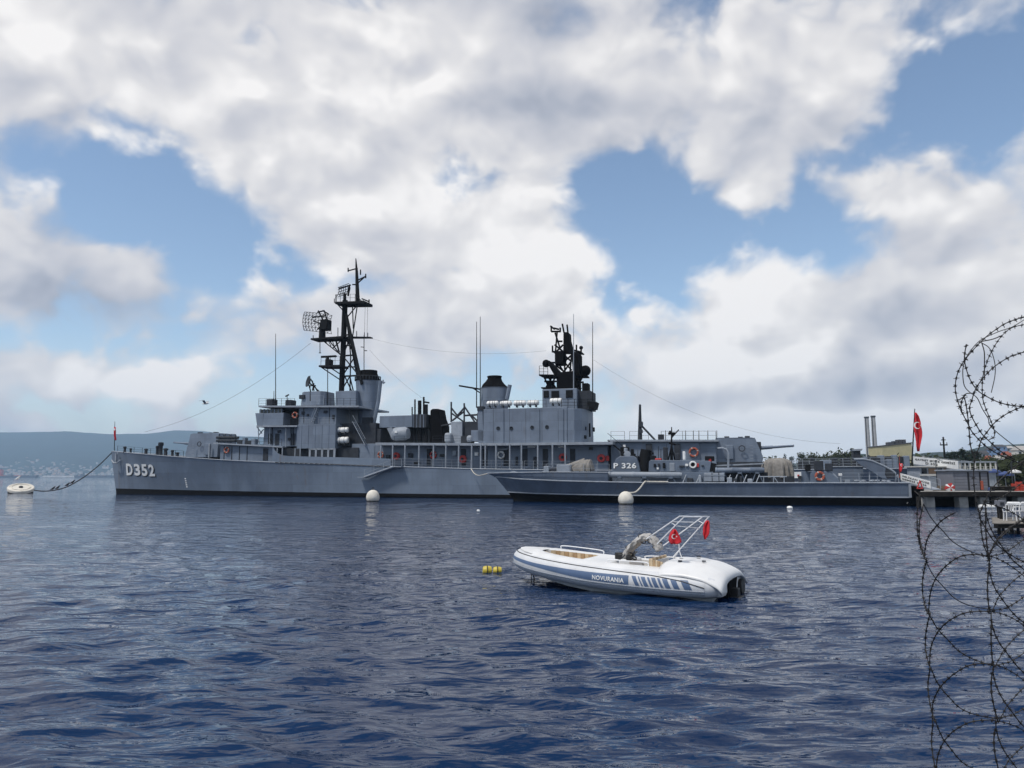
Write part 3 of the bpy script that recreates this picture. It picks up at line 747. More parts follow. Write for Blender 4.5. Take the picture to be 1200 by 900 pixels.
for j in range(5): sr.tube([C1 + Vector((-1, .2, -.75 + j * .37)), C1 + Vector((1.05, -.1, -.45 + j * .40))], .05, 4)
D.line(sr, [(404, 353, 0), (404, 344, 0)], .25, 8); D.line(sr, [(397, 338, -.4), (411, 334, -.4)], .1); D.line(sr, [(408, 347, 0), (409.5, 334, 0)], .14)
sr.build('surface_radar', mast_dark, fore)
nr = MB(); D.bx(nr, 376, 416.6, 393, 418.6, -.2, .2); D.line(nr, [(384, 418, 0), (384, 428, 0)], [.2, .4], 8); D.bx(nr, 381, 421, 386.5, 428, -.5, .5); nr.build('navigation_radar', mast_dark, fore)
for (p0, p1) in (((426.6, 436, -1), (426.6, 393, -1)), ((423, 406.5, -.5), (426.6, 407, -1)), ((426.6, 411, -1), (430, 411, -1)), ((431, 390, 0), (431, 395, 0)), ((367, 393, 0), (367, 398, 0)), ((375, 398, -.9), (375, 413, -.9)), ((373.8, 413.5, -.9), (376.2, 413.5, -.9)),
                 ((384, 429, -1), (384, 475, -1)), ((396, 384, 0), (396, 396, 0)), ((418, 388, 0), (418, 396, 0)), ((427, 389.5, 0), (427, 396, 0)), ((394, 345, -1), (394, 354, -1)), ((391.8, 350, -1), (391.8, 355, -1))):
    D.line(MB(), [p0, p1], .06).build('whip_antenna', mast_dark, fore)
D.box('mast_house', navy, 393, 458, 417, 476, -2.2, 2.0, bevel=.05)
for (a, t, b) in ((323, 391, 475), (321, 458, 475), (363.5, 440, 470)):
    MB().cyl(D.q(a, b, -4.4), D.q(a, t, -4.4), .07, .035, 6).build('whip_antenna', mast_dark, dr)

# funnels
def funnel(cx_t, cx_b, wt, wb, yt, yb, cap_t, name, cap_prof):
    """oval stack, leaning; cap_prof pixel offsets of the black cap"""
    P = D.q(cx_t, yt, 0); Q = D.q(cx_b, yb, 0); s_ = (D.q(cx_t + 10, yt, 0).x - P.x) / 10
    def ring(c, a, b, n=28): return [(c.x + a * math.cos(t), b * math.sin(t), c.z) for t in [2 * math.pi * i / n for i in range(n)]]
    n = 28; v = []; lv = [(Q, wb), (Q.lerp(P, .5), wb + (wt - wb) * .6), (P, wt)]
    for c, w in lv: v += ring(c, w * s_ / 2, min(1.75, w * s_ / 2 * .8))
    f = [(i * n + k, i * n + (k + 1) % n, (i + 1) * n + (k + 1) % n, (i + 1) * n + k) for i in range(2) for k in range(n)] + [tuple(range(2 * n, 3 * n))]
    fo = MB().add(v, f).build(name, navy, dr, smooth=True)
    v = []; m_ = len(cap_prof)
    for (dx, y, w) in cap_prof:
        c = D.q(cx_t + dx, y, 0); v += ring(c, w * s_ / 2, min(1.8, w * s_ / 2 * .8))
    f = [(i * n + k, i * n + (k + 1) % n, (i + 1) * n + (k + 1) % n, (i + 1) * n + k) for i in range(m_ - 1) for k in range(n)] + [tuple(range((m_ - 1) * n, m_ * n))]
    MB().add(v, f).build('funnel_cap', soot, fo, smooth=True)
    return fo, P, Q, s_
f1, P1, Q1, sc1 = funnel(431, 430, 26, 17, 446, 506, 434, 'funnel', [(0, 446.5, 26.6), (0, 445, 26.8), (0, 441, 23), (0, 437.5, 21), (.5, 434.5, 20), (.5, 434.2, 17)])
rm = MB()
for k in range(26):
    t = 2 * math.pi * k / 26; c = P1 + Vector((13.3 * sc1 * math.cos(t), 1.9 * math.sin(t), -.1)); rm.cyl(c, c + Vector((0, 0, .7)), .05, n=4)
rm.torus(P1 + Vector((0, 0, .55)), (0, 0, 1), 1.9, .05, 26, 4); rm.build('cap_rail', navy_dark, f1)['kind'] = 'stuff'
pm = MB(); D.line(pm, [(446, 446, -1.2), (443.5, 470, -1.2), (437.5, 499, -1.2)], .28, 8); D.line(pm, [(444, 446.5, -1.2), (451, 448.5, -1.2)], .12); D.line(pm, [(449, 445, -1.2), (449, 450, -1.2)], .09)
pm.build('steam_pipe', navy, f1, smooth=True)
D.box('uptake_door', navy_dark, 424, 489, 435, 503, -2.0, -1.5, parent=f1)
D.box('funnel_casing', navy_dark, 419, 503, 446, 521, -3.0, 3.0)
f2, P2, Q2, sc2 = funnel(579.5, 579.5, 31, 31, 454.5, 480, 441, 'funnel', [(0, 455.2, 31.4), (0, 453.6, 30), (-1, 450.5, 25), (-.6, 447, 19), (0, 443.5, 15.5), (0, 441.2, 17), (0, 440.6, 15)])
pm = MB(); D.line(pm, [(594, 468, -1.0), (596.5, 456, -1.0), (597.5, 451, -1.0)], .3, 8); pm.build('steam_pipe', navy, f2, smooth=True)
ar = MB(); D.line(ar, [(538, 452, -1.5), (562, 456, -1.5)], .12); D.line(ar, [(553, 454, -1.5), (562, 460, -1.5)], .09); ar.build('signal_yard', mast_dark, dr)

# midships: missile box, boat davits, stacks
zw = D.q(500, 520.5, -5.6).z
ab = D.box('missile_launcher', navy, 444.6, 487, 483, 501, -2.6, 1.2, bevel=.06)
D.box('launcher_cell_block', navy_dark, 483, 485.5, 499.5, 501, -2.4, 1.2, parent=ab)
D.box('launcher_base', navy_dark, 462, 501, 496, 520.5, -1.6, 1.4, parent=ab)
for k in range(4): D.box('cell_divider', navy, 484 + k * 4, 485.3, 484.7 + k * 4, 501, -2.46, -2.3, parent=ab, bevel=0)
tb = MB(); c = D.q(470, 509, -3.6)
tb.lathe(c + Vector((-1.4, 0, 0)), [(.1, 0), (.75, .1), (.95, .6), (.95, 2.0), (.75, 2.5), (.1, 2.6)], 16, (1, 0, .05)); to = tb.build('torpedo_mount', navy_lite, dr, smooth=True)
D.pr(MB(), [(453.5, 502), (458.5, 500.8), (463.5, 509.5), (458.5, 513)], -4.4, -4.2).build('blast_shield', navy_lite, to)
MB().box(c.x - .5, c.x - .1, -4.63, -4.5, c.z + .15, c.z + .45).build('label_plate', white_p, to)
for (a, t, b, r) in ((483, 477, 520, .10), (486.3, 468, 520, .12), (491.8, 469.5, 520, .28), (496.6, 465.2, 520, .14), (499.5, 474, 520, .26)):
    D.line(MB(), [(a, b, -1.8), (a, t, -1.8)], r, 8).build('vent_post', mast_dark, dr, smooth=True)
D.line(MB(), [(496.6, 471, -1.8), (503, 472, -1.8)], .12).build('vent_arm', mast_dark, dr)
D.pr(MB(), [(503.5, 520), (504, 481), (506.5, 479), (513.5, 479), (515.5, 490), (518.8, 499), (518.8, 520)], -1.8, .8).build('boat_crane', soot, dr, bevel=.1)
cr_ = MB()
for p0, p1 in (((528.8, 495, -2), (528.8, 471, -2)), ((544, 495, -2), (544, 472.5, -2)), ((528.8, 478, -2), (536, 487, -2)), ((536, 487, -2), (544, 478, -2)), ((530, 493, -2), (544, 482, -2)), ((528.8, 484, -2), (543, 494, -2)), ((544, 476, -2), (556, 494, -2)), ((544, 487, -2), (560, 486, -2)), ((552, 486, -2), (560, 494, -2)), ((560, 484, -2), (560, 495, -2))):
    D.line(cr_, [p0, p1], .13)
D.line(cr_, [(517, 499, -2), (530, 496.5, -2)], .1); cr_.build('davit_frame', navy_dark, dr)
D.box('winch_house', navy_lite, 528.6, 494, 541.5, 519.5, -2.6, -.6); D.box('winch_house', navy_dark, 541.5, 494, 561, 511, -2.2, .4)
D.box('ready_locker', navy, 552, 504, 567, 517, -3.2, -1.4); D.box('ready_locker', navy_dark, 540, 511, 552, 519.5, -2.8, -1.4)
for (a, b, c_, d_) in ((520, 507, 528, 519), (546, 510, 553, 518)):
    D.box('cable_reel', navy_lite, a, b, c_, d_, -3.4, -2.4, bevel=.3)

# upper deck edge along the middle, stanchions, inner wall
v = []
D.pr(MB(), [(440, 518.6), (566, 519.4), (566, 522.2), (440, 521.6)], -5.75, 5.7).build('upper_deck', navy_lite, dr)
D.pr(MB(), [(566, 519.4), (718, 517.6), (718, 520.8), (566, 522.2)], -5.75, 5.7).build('upper_deck', navy_lite, dr)
D.box('inner_wall', navy, 438, 520, 712, 552, -3.9, 3.9, z0=ddeck(60) - .3)
for a in (445, 459, 473.5, 490, 507, 521.6, 536.7, 552, 562.6, 568, 580.6, 596.8, 610.5, 629.7, 647, 662):
    P = edge(a, .25); tp = D.q(a, 521, -5.6).z
    MB().cyl(P, (P.x, P.y, tp), .11, n=8).build('stanchion', navy_lite, dr)
for (a, b) in ((462, 505), (507, 551), (563, 612), (614, 700)):
    MB().rail(edge_r(a, b, 4), 1.15, 1.6, .028, 3).build('guard_rail', navy_lite, dr)
    MB().rail([D.q(a, 520, -5.6), D.q(b - 8, 520, -5.6)], 1.05, 1.6, .025, 3).build('guard_rail', navy_dark, dr) if b < 560 else None
for (a, b) in ((500, 525), (540, 551), (565, 577), (590, 604), (612, 622), (636, 645), (668, 676)):
    D.box('bulkhead_door', navy_dark, a, 526, a + 6, 546, -3.97, -3.85)
for (a, b, w, h, m) in ((452, 533, 4, 8, navy_dark), (478, 531, 5, 5, navy_dark), (500, 531, 3, 3, black_p), (515, 532, 5, 3, black_p), (530, 528, 4, 6, navy_lite), (556, 530, 4, 4, white_p), (618, 521.5, 9, 3, white_p), (654, 521.5, 8, 3, white_p), (583, 525.5, 11, 2, navy_lite), (690, 524, 4, 3, black_p), (604, 535, 2, 10, navy_dark), (625, 535, 3, 12, navy_dark), (485, 541, 6, 3, black_p)):
    D.box('wall_fitting', m, a, b, a + w, b + h, -4.25, -3.88, bevel=.04)
lifebuoy(D, 446.4, 533, -4.0); lifebuoy(D, 508, 533, -4.0, .42, red_p); lifebuoy(D, 587.3, 533.2, -4.0, .42, raft_white)
for (px_, py_) in ((465, 534.5), (543, 538), (660, 536), (705, 537)):
    p = D.q(px_, py_, -4.05); hr = MB().lathe(p, [(.48, 0), (.52, .08), (.2, .12), (.2, .3), (.52, .34), (.48, .42), (.02, .42)], 18, (0, -1, 0)).build('hose_reel', red_p, dr, smooth=True)
    MB().cyl(p + Vector((0, -.42, 0)), p + Vector((0, -.5, 0)), .2, n=10).build('reel_hub', navy_dark, hr)
D.box('fire_box', red_p, 710, 534, 713.5, 540, -4.1, -3.88)
# accommodation ladder hung outboard
al = MB(); A = D.q(428, 559.2, -6.6); B_ = D.q(462, 547, -6.6)
for y in (-6.9, -6.2): al.tube([(A.x, y, A.z), (B_.x, y, B_.z)], .12)
n_ = 18
for i in range(n_ + 1):
    c = A.lerp(B_, i / n_); al.box(c.x - .18, c.x + .18, -6.9, -6.2, c.z - .03, c.z + .03)
al.box(A.x - 1.0, A.x + .1, -7.0, -6.1, A.z - .05, A.z + .05); al.box(B_.x, B_.x + 1.2, -7.0, -5.6, B_.z - .05, B_.z + .05)
aco = al.build('accommodation_ladder', navy_lite, dr)
hr = MB(); 
for y in (-6.9,): hr.rail([(A.x, y, A.z), (B_.x, y, B_.z), (B_.x + 1.2, y, B_.z)], 1.0, 1.3, .03, 2)
hr.build('hand_rail', navy_lite, aco)

# after house with the ribbed flat side
ah = D.box('after_house', navy, 566.5, 478.2, 664.5, 520.0, -5.0, 4.6, bevel=.04)
for (a, b) in ((583.8, 502), (599.2, 502), (623.6, 501), (641, 500.4)):
    p = D.q(a, b, -5.0); po_ = MB().lathe(p, [(.02, .02), (.2, .02), (.2, .06), (.26, .06), (.26, 0)], 16, (0, -1, 0)).build('porthole', navy_dark, ah)
    MB().lathe(p, [(.01, .015), (.19, .03), (.19, .02)], 14, (0, -1, 0)).build('pane', glass_d, po_)
for k in range(5): D.box('plate_seam', navy_dark, 578 + 19 * k, 478.6, 578.25 + 19 * k, 519.6, -5.012, -4.9, parent=ah, bevel=0)
am = MB(); a = D.q(664.6, 500, -5.0); b = D.q(686, 500, -3.0); zt = D.q(675, 479, -4).z; zb = zw
am.plan([(a.x, -4.9), (a.x + .9, -4.75), (a.x + 1.7, -3.9), (a.x + 2.1, -1.8), (a.x + 2.1, 1.8), (a.x + 1.7, 3.4), (a.x + .9, 4.2), (a.x, 4.4)], zb, zt)
am.build('hangar_tower', navy, dr, bevel=.04)
for (px_, py_, w, h) in ((673, 488, 2.5, 3), (674, 499, 4, 10), (684, 500, 2.5, 4), (690, 496, 2, 16), (695, 501, 2.2, 5), (681, 510, 5, 4)):
    D.box('tower_fitting', mast_dark, px_, py_, px_ + w, py_ + h, -5.2 + (px_ - 664) * .12, -2.0)
for (a, b, c, d_) in ((570.7, 470, 584, 476), (586.2, 470, 600, 476), (602.2, 469.4, 616.6, 475.8), (618, 469, 631.5, 475.4), (644.5, 466.8, 658.6, 473.8)): canister(D, a, b, c, d_, -4.0)
MB().rail([D.q(567, 478, -4.9), D.q(640, 478, -4.9)], 1.0, 1.3, .03, 2).build('guard_rail', navy_dark, dr)
MB().rail([D.q(658, 478.5, -4.6), D.q(696, 478.5, -2.6)], 1.2, .8, .04, 3).build('guard_rail', mast_dark, dr)
# tower and mainmast (black with funnel smoke)
tw = D.box('mast_tower', navy, 635.5, 455.5, 676, 480, -2.4, 2.2, bevel=.05)
D.box('tower_window', mast_dark, 637, 458, 643, 466, -2.5, -2.3, parent=tw); D.box('tower_window', mast_dark, 646, 458, 655, 470, -2.5, -2.3, parent=tw); D.box('tower_window', mast_dark, 663, 457, 671, 466, -2.5, -2.3, parent=tw)
D.box('tower_annex', navy_dark, 674, 458, 692, 480, -1.6, 2.2)
mm = MB()
D.bx(mm, 652, 436, 674, 455.5, -1.5, 1.5)
D.pr(mm, [(640, 423), (644, 422.5), (656, 436), (676, 434), (676, 442), (652, 444), (646, 434)], -.9, .9)
D.bx(mm, 650, 411, 660.5, 427, -.9, .9); D.pr(mm, [(659.8, 412.5), (660, 390.5), (661, 389), (665.5, 389), (666.6, 390.5), (667, 398), (671, 412.5)], -.8, .8)
D.pr(mm, [(669.5, 415.5), (671, 413.5), (678, 413.5), (679.3, 416), (679.3, 440), (671.5, 440)], -1.0, .8)
main = mm.build('mainmast', soot, dr, bevel=.12)
for pts_, ya_, yb_ in (([(631.5, 438.6), (652, 438.8), (652, 440.4), (631.5, 440.2)], -1.8, 1.6), ([(674, 439), (686, 438.6), (686, 440.2), (674, 440.4)], -1.4, 1.4),
                       ([(634, 453.6), (652, 453.8), (652, 455), (634, 455)], -1.9, 1.8), ([(647, 411), (682, 412.6), (682, 413.8), (647, 412.4)], -.8, .8)):
    D.pr(MB(), pts_, ya_, yb_).build('mast_platform', soot, main)
lm = MB()
for (p0, p1) in (((661, 413, -.5), (662, 436, -.5)), ((670, 413, -.5), (668, 436, -.5)), ((661, 416, -.5), (670, 424, -.5)), ((670, 416, -.5), (661, 424, -.5)), ((661, 424, -.5), (670, 434, -.5)), ((669, 424, -.5), (662, 434, -.5)), ((651, 428, 0), (662, 436, 0)), ((655, 427, 0), (660, 435, 0)), ((637, 440, -1), (643, 454, -1)), ((648, 440, -1), (640, 454, -1)), ((651, 440, -1), (646, 454, -1)), ((641, 440, -1), (651, 454, -1)), ((638, 447, -1), (652, 447, -1)),
                 ((674, 441, -.8), (681, 456, -.8)), ((683, 441, -.8), (675, 456, -.8)), ((676, 448, -.8), (684, 448, -.8)), ((680, 441, -.8), (680, 458, -.8)), ((651, 412, 0), (653, 388, 0)), ((650.5, 390, 0), (657, 410, 0)), ((653, 400, 0), (659, 400, 0)), ((650, 404, 0), (660, 412, 0)), ((660, 404, 0), (652, 412, 0)), ((668, 401, 0), (672, 412, 0)), ((672, 410.5, 0), (681, 412.6, 0)), ((681, 407, 0), (681, 414, 0)), ((675.5, 404, 0), (675.5, 412, 0)), ((647.5, 405, 0), (647.5, 413, 0)),
                 ((646, 388.5, 0), (657, 388.5, 0)), ((646, 382, 0), (646, 388.5, 0)), ((656.5, 384, 0), (656.5, 389, 0)), ((649, 384.5, 0), (655, 386, 0)), ((645, 382, 0), (650, 386, 0)), ((659, 379.5, 0), (661, 390, 0)), ((664.5, 380.5, 0), (665.5, 390, 0)), ((641, 425, 0), (651, 425, 0)), ((677, 430, 0), (685, 430, 0))):
    D.line(lm, [p0, p1], .13)
lm.build('lattice', soot, main)
for (a, b, r_) in ((686, 434.5, .75), (640, 426, .55), (681, 407.5, .27)): MB().ball(D.q(a, b, 0), r_, r_, r_, 12, 8).build('radome', soot, main, smooth=True)
D.box('equipment_box', soot, 641, 446, 647, 453.6, -1.2, .3, parent=main); D.box('equipment_box', soot, 682, 449, 689, 458, -1.0, .5, parent=main); D.box('equipment_box', soot, 686, 461, 690, 468, -1.0, .5, parent=main)
D.pr(MB(), [(688, 470), (699, 471), (697, 479), (690, 479)], -2.0, 0).build('equipment_bin', mast_dark, main)
MB().rail([D.q(632, 439, -1.7), D.q(642, 439, -1.7)], 1.2, .6, .04, 3).build('guard_rail', soot, main)
for (a, t, b, y, m) in ((558.5, 377, 478, -3.0, mast_dark), (562.8, 371, 478, -3.0, mast_dark), (672.2, 368, 456, -2.0, navy_lite), (694.5, 377, 470, -2.5, mast_dark)):
    MB().cyl(D.q(a, b, y), D.q(a, t, y), .085, .04, 6).build('whip_antenna', m, dr)
D.pr(MB(), [(559.5, 478), (565, 478), (567, 519), (560.5, 519)], -3.2, -2.4).build('antenna_base', navy, dr)
D.box('antenna_base', navy_dark, 559, 476, 566, 481, -3.3, -2.3)

# after deck: ladder, low house, crane, after gun mount, quarterdeck fittings
ladder(D, (735.5, 536, -5.2), (712, 516, -5.2), 1.0, 'inclined_ladder', mast_dark)
D.box('after_deckhouse', navy, 716, 517.2, 820, 553, -3.4, 3.6, z0=ddeck(85) - .3)
D.pr(MB(), [(712, 515.2), (842, 515.2), (842, 517.4), (712, 517.4)], -3.9, 4.1).build('after_house_roof', navy_lite, dr)
D.box('after_deckhouse_end', navy, 818.5, 517.2, 839.5, 553, -3.2, 3.4, z0=ddeck(95) - .3)
for (a, b) in ((716, 732), (738, 760), (775, 800), (800, 839)):
    MB().rail([D.q(a, 515.2, -3.7), D.q(b, 515.2, -3.7)], 1.05, 1.7, .03, 2).build('guard_rail', navy_dark, dr)
for a in (803.5, 812.5, 819, 829.5, 840, 780): MB().cyl(D.q(a, 515.5, -3.7), D.q(a, 504.5, -3.7), .05, .04, 6).build('flag_post', navy_dark, dr)
ck = MB(); D.line(ck, [(750, 515, -2), (750, 474, -2)], [.30, .14], 8); D.line(ck, [(750, 497, -2), (768, 516, -2)], .14); D.bx(ck, 748, 494, 752.5, 500, -2.5, -1.5); D.bx(ck, 748.4, 503, 752.2, 507, -2.5, -1.5)
ck.build('cargo_crane', navy_dark, dr)
for (a, b, c, d_, m) in ((727, 524, 737, 533, mast_dark), (771, 509, 778, 515, navy_dark), (757, 520, 764, 540, navy_dark), (790, 520, 797, 538, navy_dark), (730, 521, 733, 524, white_p)): D.box('wall_fitting', m, a, b, c, d_, -3.7, -3.3)
lifebuoy(D, 813, 530, -3.5, .5)
ax0 = D.q(838.6, 528, -2.25).x; ax1 = D.q(893, 528, -2.25).x; az0 = D.q(862, 541.5, -2.25).z; az1 = D.q(862, 512.6, -2.25).z
mount(ax0, ax1, az0, az1, 1, 'gun_mount', R(3.2), 4.3)
D.box('gun_platform', navy_dark, 836, 541.5, 900, 556, -3.0, 3.0, z0=ddeck(95) - .2)
for (a, b, c, d_, m, y) in ((903, 540, 912, 556, navy_dark, -2.6), (936, 541, 948, 556, navy_dark, -2.4), (950, 536, 954, 556, navy_dark, -2.0), (962, 539, 975, 556, navy, -2.2), (976, 536.5, 982, 548, navy_dark, -2.0), (986, 537, 997, 549, navy_dark, -2.4), (1000, 528, 1009, 549, navy_dark, -1.6), (1012, 535, 1017, 552, navy, -2), (1024, 536, 1032, 552, navy_dark, -2), (1040, 538, 1046, 552, navy, -2), (1030, 533.5, 1037, 552, navy, .4), (1038.5, 534.5, 1045, 552, navy_dark, .8), (1046.5, 533, 1052, 552, navy, .5), (1053, 535, 1059, 552, navy_dark, .9), (1060, 534, 1066.5, 552, navy, .3), (1018, 534.5, 1028, 552, navy_dark, 1.2)):
    D.box('quarterdeck_locker', m, a, b, c, d_, y, y + 1.4, bevel=.08, z0=ddeck(105) - .1)
D.pr(MB(), [(998.5, 526.4), (1011, 525.8), (1010, 528), (999.5, 528.4)], -1.8, .1).build('locker_roof', navy_lite, dr)
xs_ = [D.q(a, 545, -4.6).x for a in (925, 1055)]
MB().rail([(xs_[0], -hbd(xs_[0]) + .15, ddeck(xs_[0])), (xs_[1], -hbd(xs_[1]) + .15, ddeck(xs_[1]))], 1.3, 1.4, .035, 4).build('guard_rail', navy_lite, dr)
MB().rail([(xs_[0], hbd(xs_[0]) - .15, ddeck(xs_[0])), (xs_[1], hbd(xs_[1]) - .15, ddeck(xs_[1]))], 1.3, 1.4, .035, 4).build('guard_rail', navy_lite, dr)
MB().cyl(D.q(1068.5, 546, 0), D.q(1072, 479, 0), .09, .05).build('ensign_staff', mast_dark, dr)
# rigging
rg = MB()
def sag(p0, p1, d_, n=14): 
    a = D.q(*p0); b = D.q(*p1); return [a.lerp(b, i / n) - Vector((0, 0, d_ * 4 * (i / n) * (1 - i / n))) for i in range(n + 1)]
rg.tube(sag((364, 402, 0), (170, 506, 0), 2.0), .02, 4); rg.tube(sag((432, 396, 0), (640, 411, 0), 1.2), .012, 4)
rg.tube(sag((433, 410, 0), (500, 470, 0), .5), .012, 4); rg.tube(sag((696, 422, 0), (985, 520, 0), 2.5), .013, 4)
for a in (428, 431): rg.tube([D.q(a, 356, 0), D.q(a - 1, 395, 0)], .02, 4)
rg.build('rigging', mast_dark, dr)

# ------------------------------------------------------------------ the patrol boat in front of the destroyer
P = Ship((-2.75, 85.6), (38.4, 73.4), 'patrol_boat')
pr_ = P.root
tag(pr_, 'low grey patrol boat marked P 326 moored in front of the destroyer', 'warship')
pg = mat('patrol_grey_paint', (.118, .148, .196), .5, var=.12, scale=.7, streak=.42, stain=(.14, .095, .06), stain_amt=.35, plates=(3.0, 1.1))
pg2 = mat('patrol_light_grey', (.245, .275, .315), .55, var=.12, scale=.9, streak=.25)
phd = lerp_tab([(0, .25), (2, 1.2), (5, 2.15), (9, 2.95), (14, 3.4), (20, 3.55), (30, 3.5), (38, 3.35), (43, 3.2)])
phw = lerp_tab([(0, .04), (2, .45), (5, 1.15), (9, 1.95), (14, 2.6), (20, 2.95), (30, 3.05), (38, 3.0), (43, 2.9)])
pt_ = []
for (a, b) in ((578, 559.3), (600, 561.6), (650, 563.8), (700, 565), (760, 566), (860, 566.2), (960, 566.2), (1053, 566.2)):
    x = 8
    for _ in range(6): x = P.q(a, b, -phd(x)).x
    pt_.append((x, P.q(a, b, -phd(x)).z))
pdeck = lerp_tab(pt_)
PL = P.L
chf = .38
stemf = lambda f: 1.0 + 2.3 * (1 - f)
mb_, ppt, PS = hull_shell(P, PL, stemf, pdeck, phd, phw, [chf, .55, .75, .9, 1.0], 1.0)
mb_.build('hull', pg, pr_, smooth=True)
mb_, _, _ = hull_shell(P, PL, stemf, pdeck, phd, lambda x: phw(x) * .94, [-1.2, -.5, .05, .2, chf - .01], 1.0)
mb_.build('boot_topping', boot, pr_, smooth=True)
for side in (-1, 1):
    MB().tube([Vector(ppt(s_, chf, side)) + Vector((0, side * .04, 0)) for s_ in PS], .065, 6).build('spray_rail', navy_lite, pr_, smooth=True)
    MB().tube([Vector(ppt(s_, 1.0, side)) + Vector((0, side * .03, .02)) for s_ in PS], .07, 6).build('rub_rail', navy_lite, pr_, smooth=True)
# transom corner trim and stern platform
te = ppt(1.0, 1.0, -1); tl = ppt(1.0, chf, -1)
MB().box(te[0] - .12, te[0] + .08, te[1] - .06, te[1] + .2, tl[2], te[2]).build('transom_trim', navy_lite, pr_)
stv = MB(); stv.plan([(PL - .02, -2.9), (PL + .9, -2.5), (PL + 1.5, -1.6), (PL + 1.5, 1.6), (PL + .9, 2.5), (PL - .02, 2.9)], .05, 1.9, 1.04); stv.build('stern_fender', soot, pr_, bevel=.1)
# raised forecastle
v = []; f = []
fx = [0, .5, 1, 2, 3.2, 4.6, 6.5, 9, 11.5]
zf = lerp_tab([(0, P.q(571, 554.8, -.2).z), (4, P.q(610, 554.0, -1.9).z), (9, P.q(665, 553.3, -2.9).z), (12, P.q(700, 553.6, -3.2).z), (15, P.q(712, 553.9, -3.3).z)])
fe = P.q(712.6, 560, -3.3).x
fx = [x * fe / 11.5 for x in fx]
for x in fx:
    xb = max(x, 1.0 * (1 - x / fe) + x * .999); hb_ = phd(max(0, x - .0)); D_ = pdeck(x)
    for (yy, zz, xx) in ((-hb_ + .10, D_ - .05, xb), (-hb_ * 1.02 + .02, (D_ + zf(x)) / 2, (xb + x) / 2), (-hb_ * 1.04 + .02, zf(x), x), (hb_ * 1.04 - .02, zf(x), x), (hb_ * 1.02 - .02, (D_ + zf(x)) / 2, (xb + x) / 2), (hb_ - .10, D_ - .05, xb)): v.append((xx, yy, zz))
n = len(fx)
for i in range(n - 1):
    for k in range(5): f.append((6 * i + k, 6 * i + 6 + k, 6 * i + 7 + k, 6 * i + k + 1))
f += [tuple(range(6)), tuple(6 * (n - 1) + k for k in range(5, -1, -1))]
MB().add(v, f).build('forecastle', pg, pr_)
MB().tube([(x, -phd(x) * 1.04 + .02, zf(x) + .02) for x in fx], .05, 5).build('toe_rail', navy_lite, pr_)
v = []; f = []
for s_ in PS:
    a = ppt(s_, 1.0, -1); v += [(a[0], a[1] + .03, a[2] - .03), (a[0], -a[1] - .03, a[2] - .03)]
for i in range(len(PS) - 1): f.append((2 * i, 2 * i + 2, 2 * i + 3, 2 * i + 1))
MB().add(v, f).build('main_deck', navy_deck, pr_)
zdk = lambda px: pdeck(P.q(px, 566, -3.2).x) - .05

# foredeck gear: anchor winch, lockers, canvas covered gun
for (a, t, b, m) in ((637, 546, 643, pg2), (645, 548, 652, navy_dark), (652, 544.5, 668, pg2)):
    P.box('deck_locker', m, a, t, b, 553.6, -1.6, -.3, bevel=.06)
wv_ = MB(); P.pr(wv_, [(634, 553.8), (638.5, 550.6), (643, 553.8)], -.9, -.3); wv_.build('cowl_vent', pg2, pr_, bevel=.05)
wv_ = MB(); P.pr(wv_, [(596, 554), (601, 551.8), (606, 554)], -.9, -.3); wv_.build('cowl_vent', pg2, pr_, bevel=.05)
def canvas_cover(name, prof, y0, y1, parent, seed, folds=22, amp=.10):
    """draped tarpaulin: closed ring sections with folds; prof = [(z, x0, x1, pinch)] from the hem up"""
    r4 = np.random.default_rng(seed); n = 64; v = []; f = []
    ph = r4.uniform(0, 6.28, 4)
    for li, (z, x0, x1, pin) in enumerate(prof):
        cx, hx = (x0 + x1) / 2, (x1 - x0) / 2; cy, hy = (y0 + y1) / 2, (y1 - y0) / 2 * pin
        for k in range(n):
            t = 2 * math.pi * k / n; c, s_ = math.cos(t), math.sin(t); e_ = .55
            fo = 1 + amp * (1 - li / (len(prof) - .5)) * (math.sin(folds * t / 2 + ph[0] + z) + .6 * math.sin(folds * t * .83 + ph[1]) ) * .6
            v.append((cx + hx * abs(c) ** e_ * math.copysign(1, c) * fo, cy + hy * abs(s_) ** e_ * math.copysign(1, s_) * fo, z + .05 * math.sin(5 * t + ph[2]) * (li > 1)))
    m_ = len(prof)
    for i in range(m_ - 1):
        for k in range(n): f.append((i * n + k, i * n + (k + 1) % n, (i + 1) * n + (k + 1) % n, (i + 1) * n + k))
    f.append(tuple(range((m_ - 1) * n, m_ * n)))
    return MB().add(v, f).build(name, canvas, parent, smooth=True)
def zy(px, py, y=-1.2): return P.q(px, py, y).z
def xy(px, py, y=-1.2): return P.q(px, py, y).x
canvas_cover('gun_cover', [(zy(680, 552), xy(668, 550), xy(693, 550), 1), (zy(680, 547), xy(669, 550), xy(693, 550), 1), (zy(680, 543.5), xy(674, 550), xy(692, 550), .9), (zy(680, 540.5), xy(681, 550), xy(691.5, 550), .7), (zy(680, 538.6), xy(686, 550), xy(691, 550), .4)], -1.3, 1.1, pr_, 2)
gb = MB(); P.line(gb, [(686, 541, -.2), (664, 547.5, -.2), (652, 549.5, -.2)], [.42, .3, .18], 10); gb.build('gun_cover', canvas, pr_, smooth=True)
gl = MB()
for a in (672, 679, 687, 692): P.line(gl, [(a, 553.8, -1.1), (a, 549, -1.1)], .06)
gl.build('gun_carriage', navy_dark, pr_)
MB().rail([P.q(640, 553.4, -2.8), P.q(714, 553.9, -3.2)], .9, 1.4, .025, 2).build('guard_rail', navy_lite, pr_)

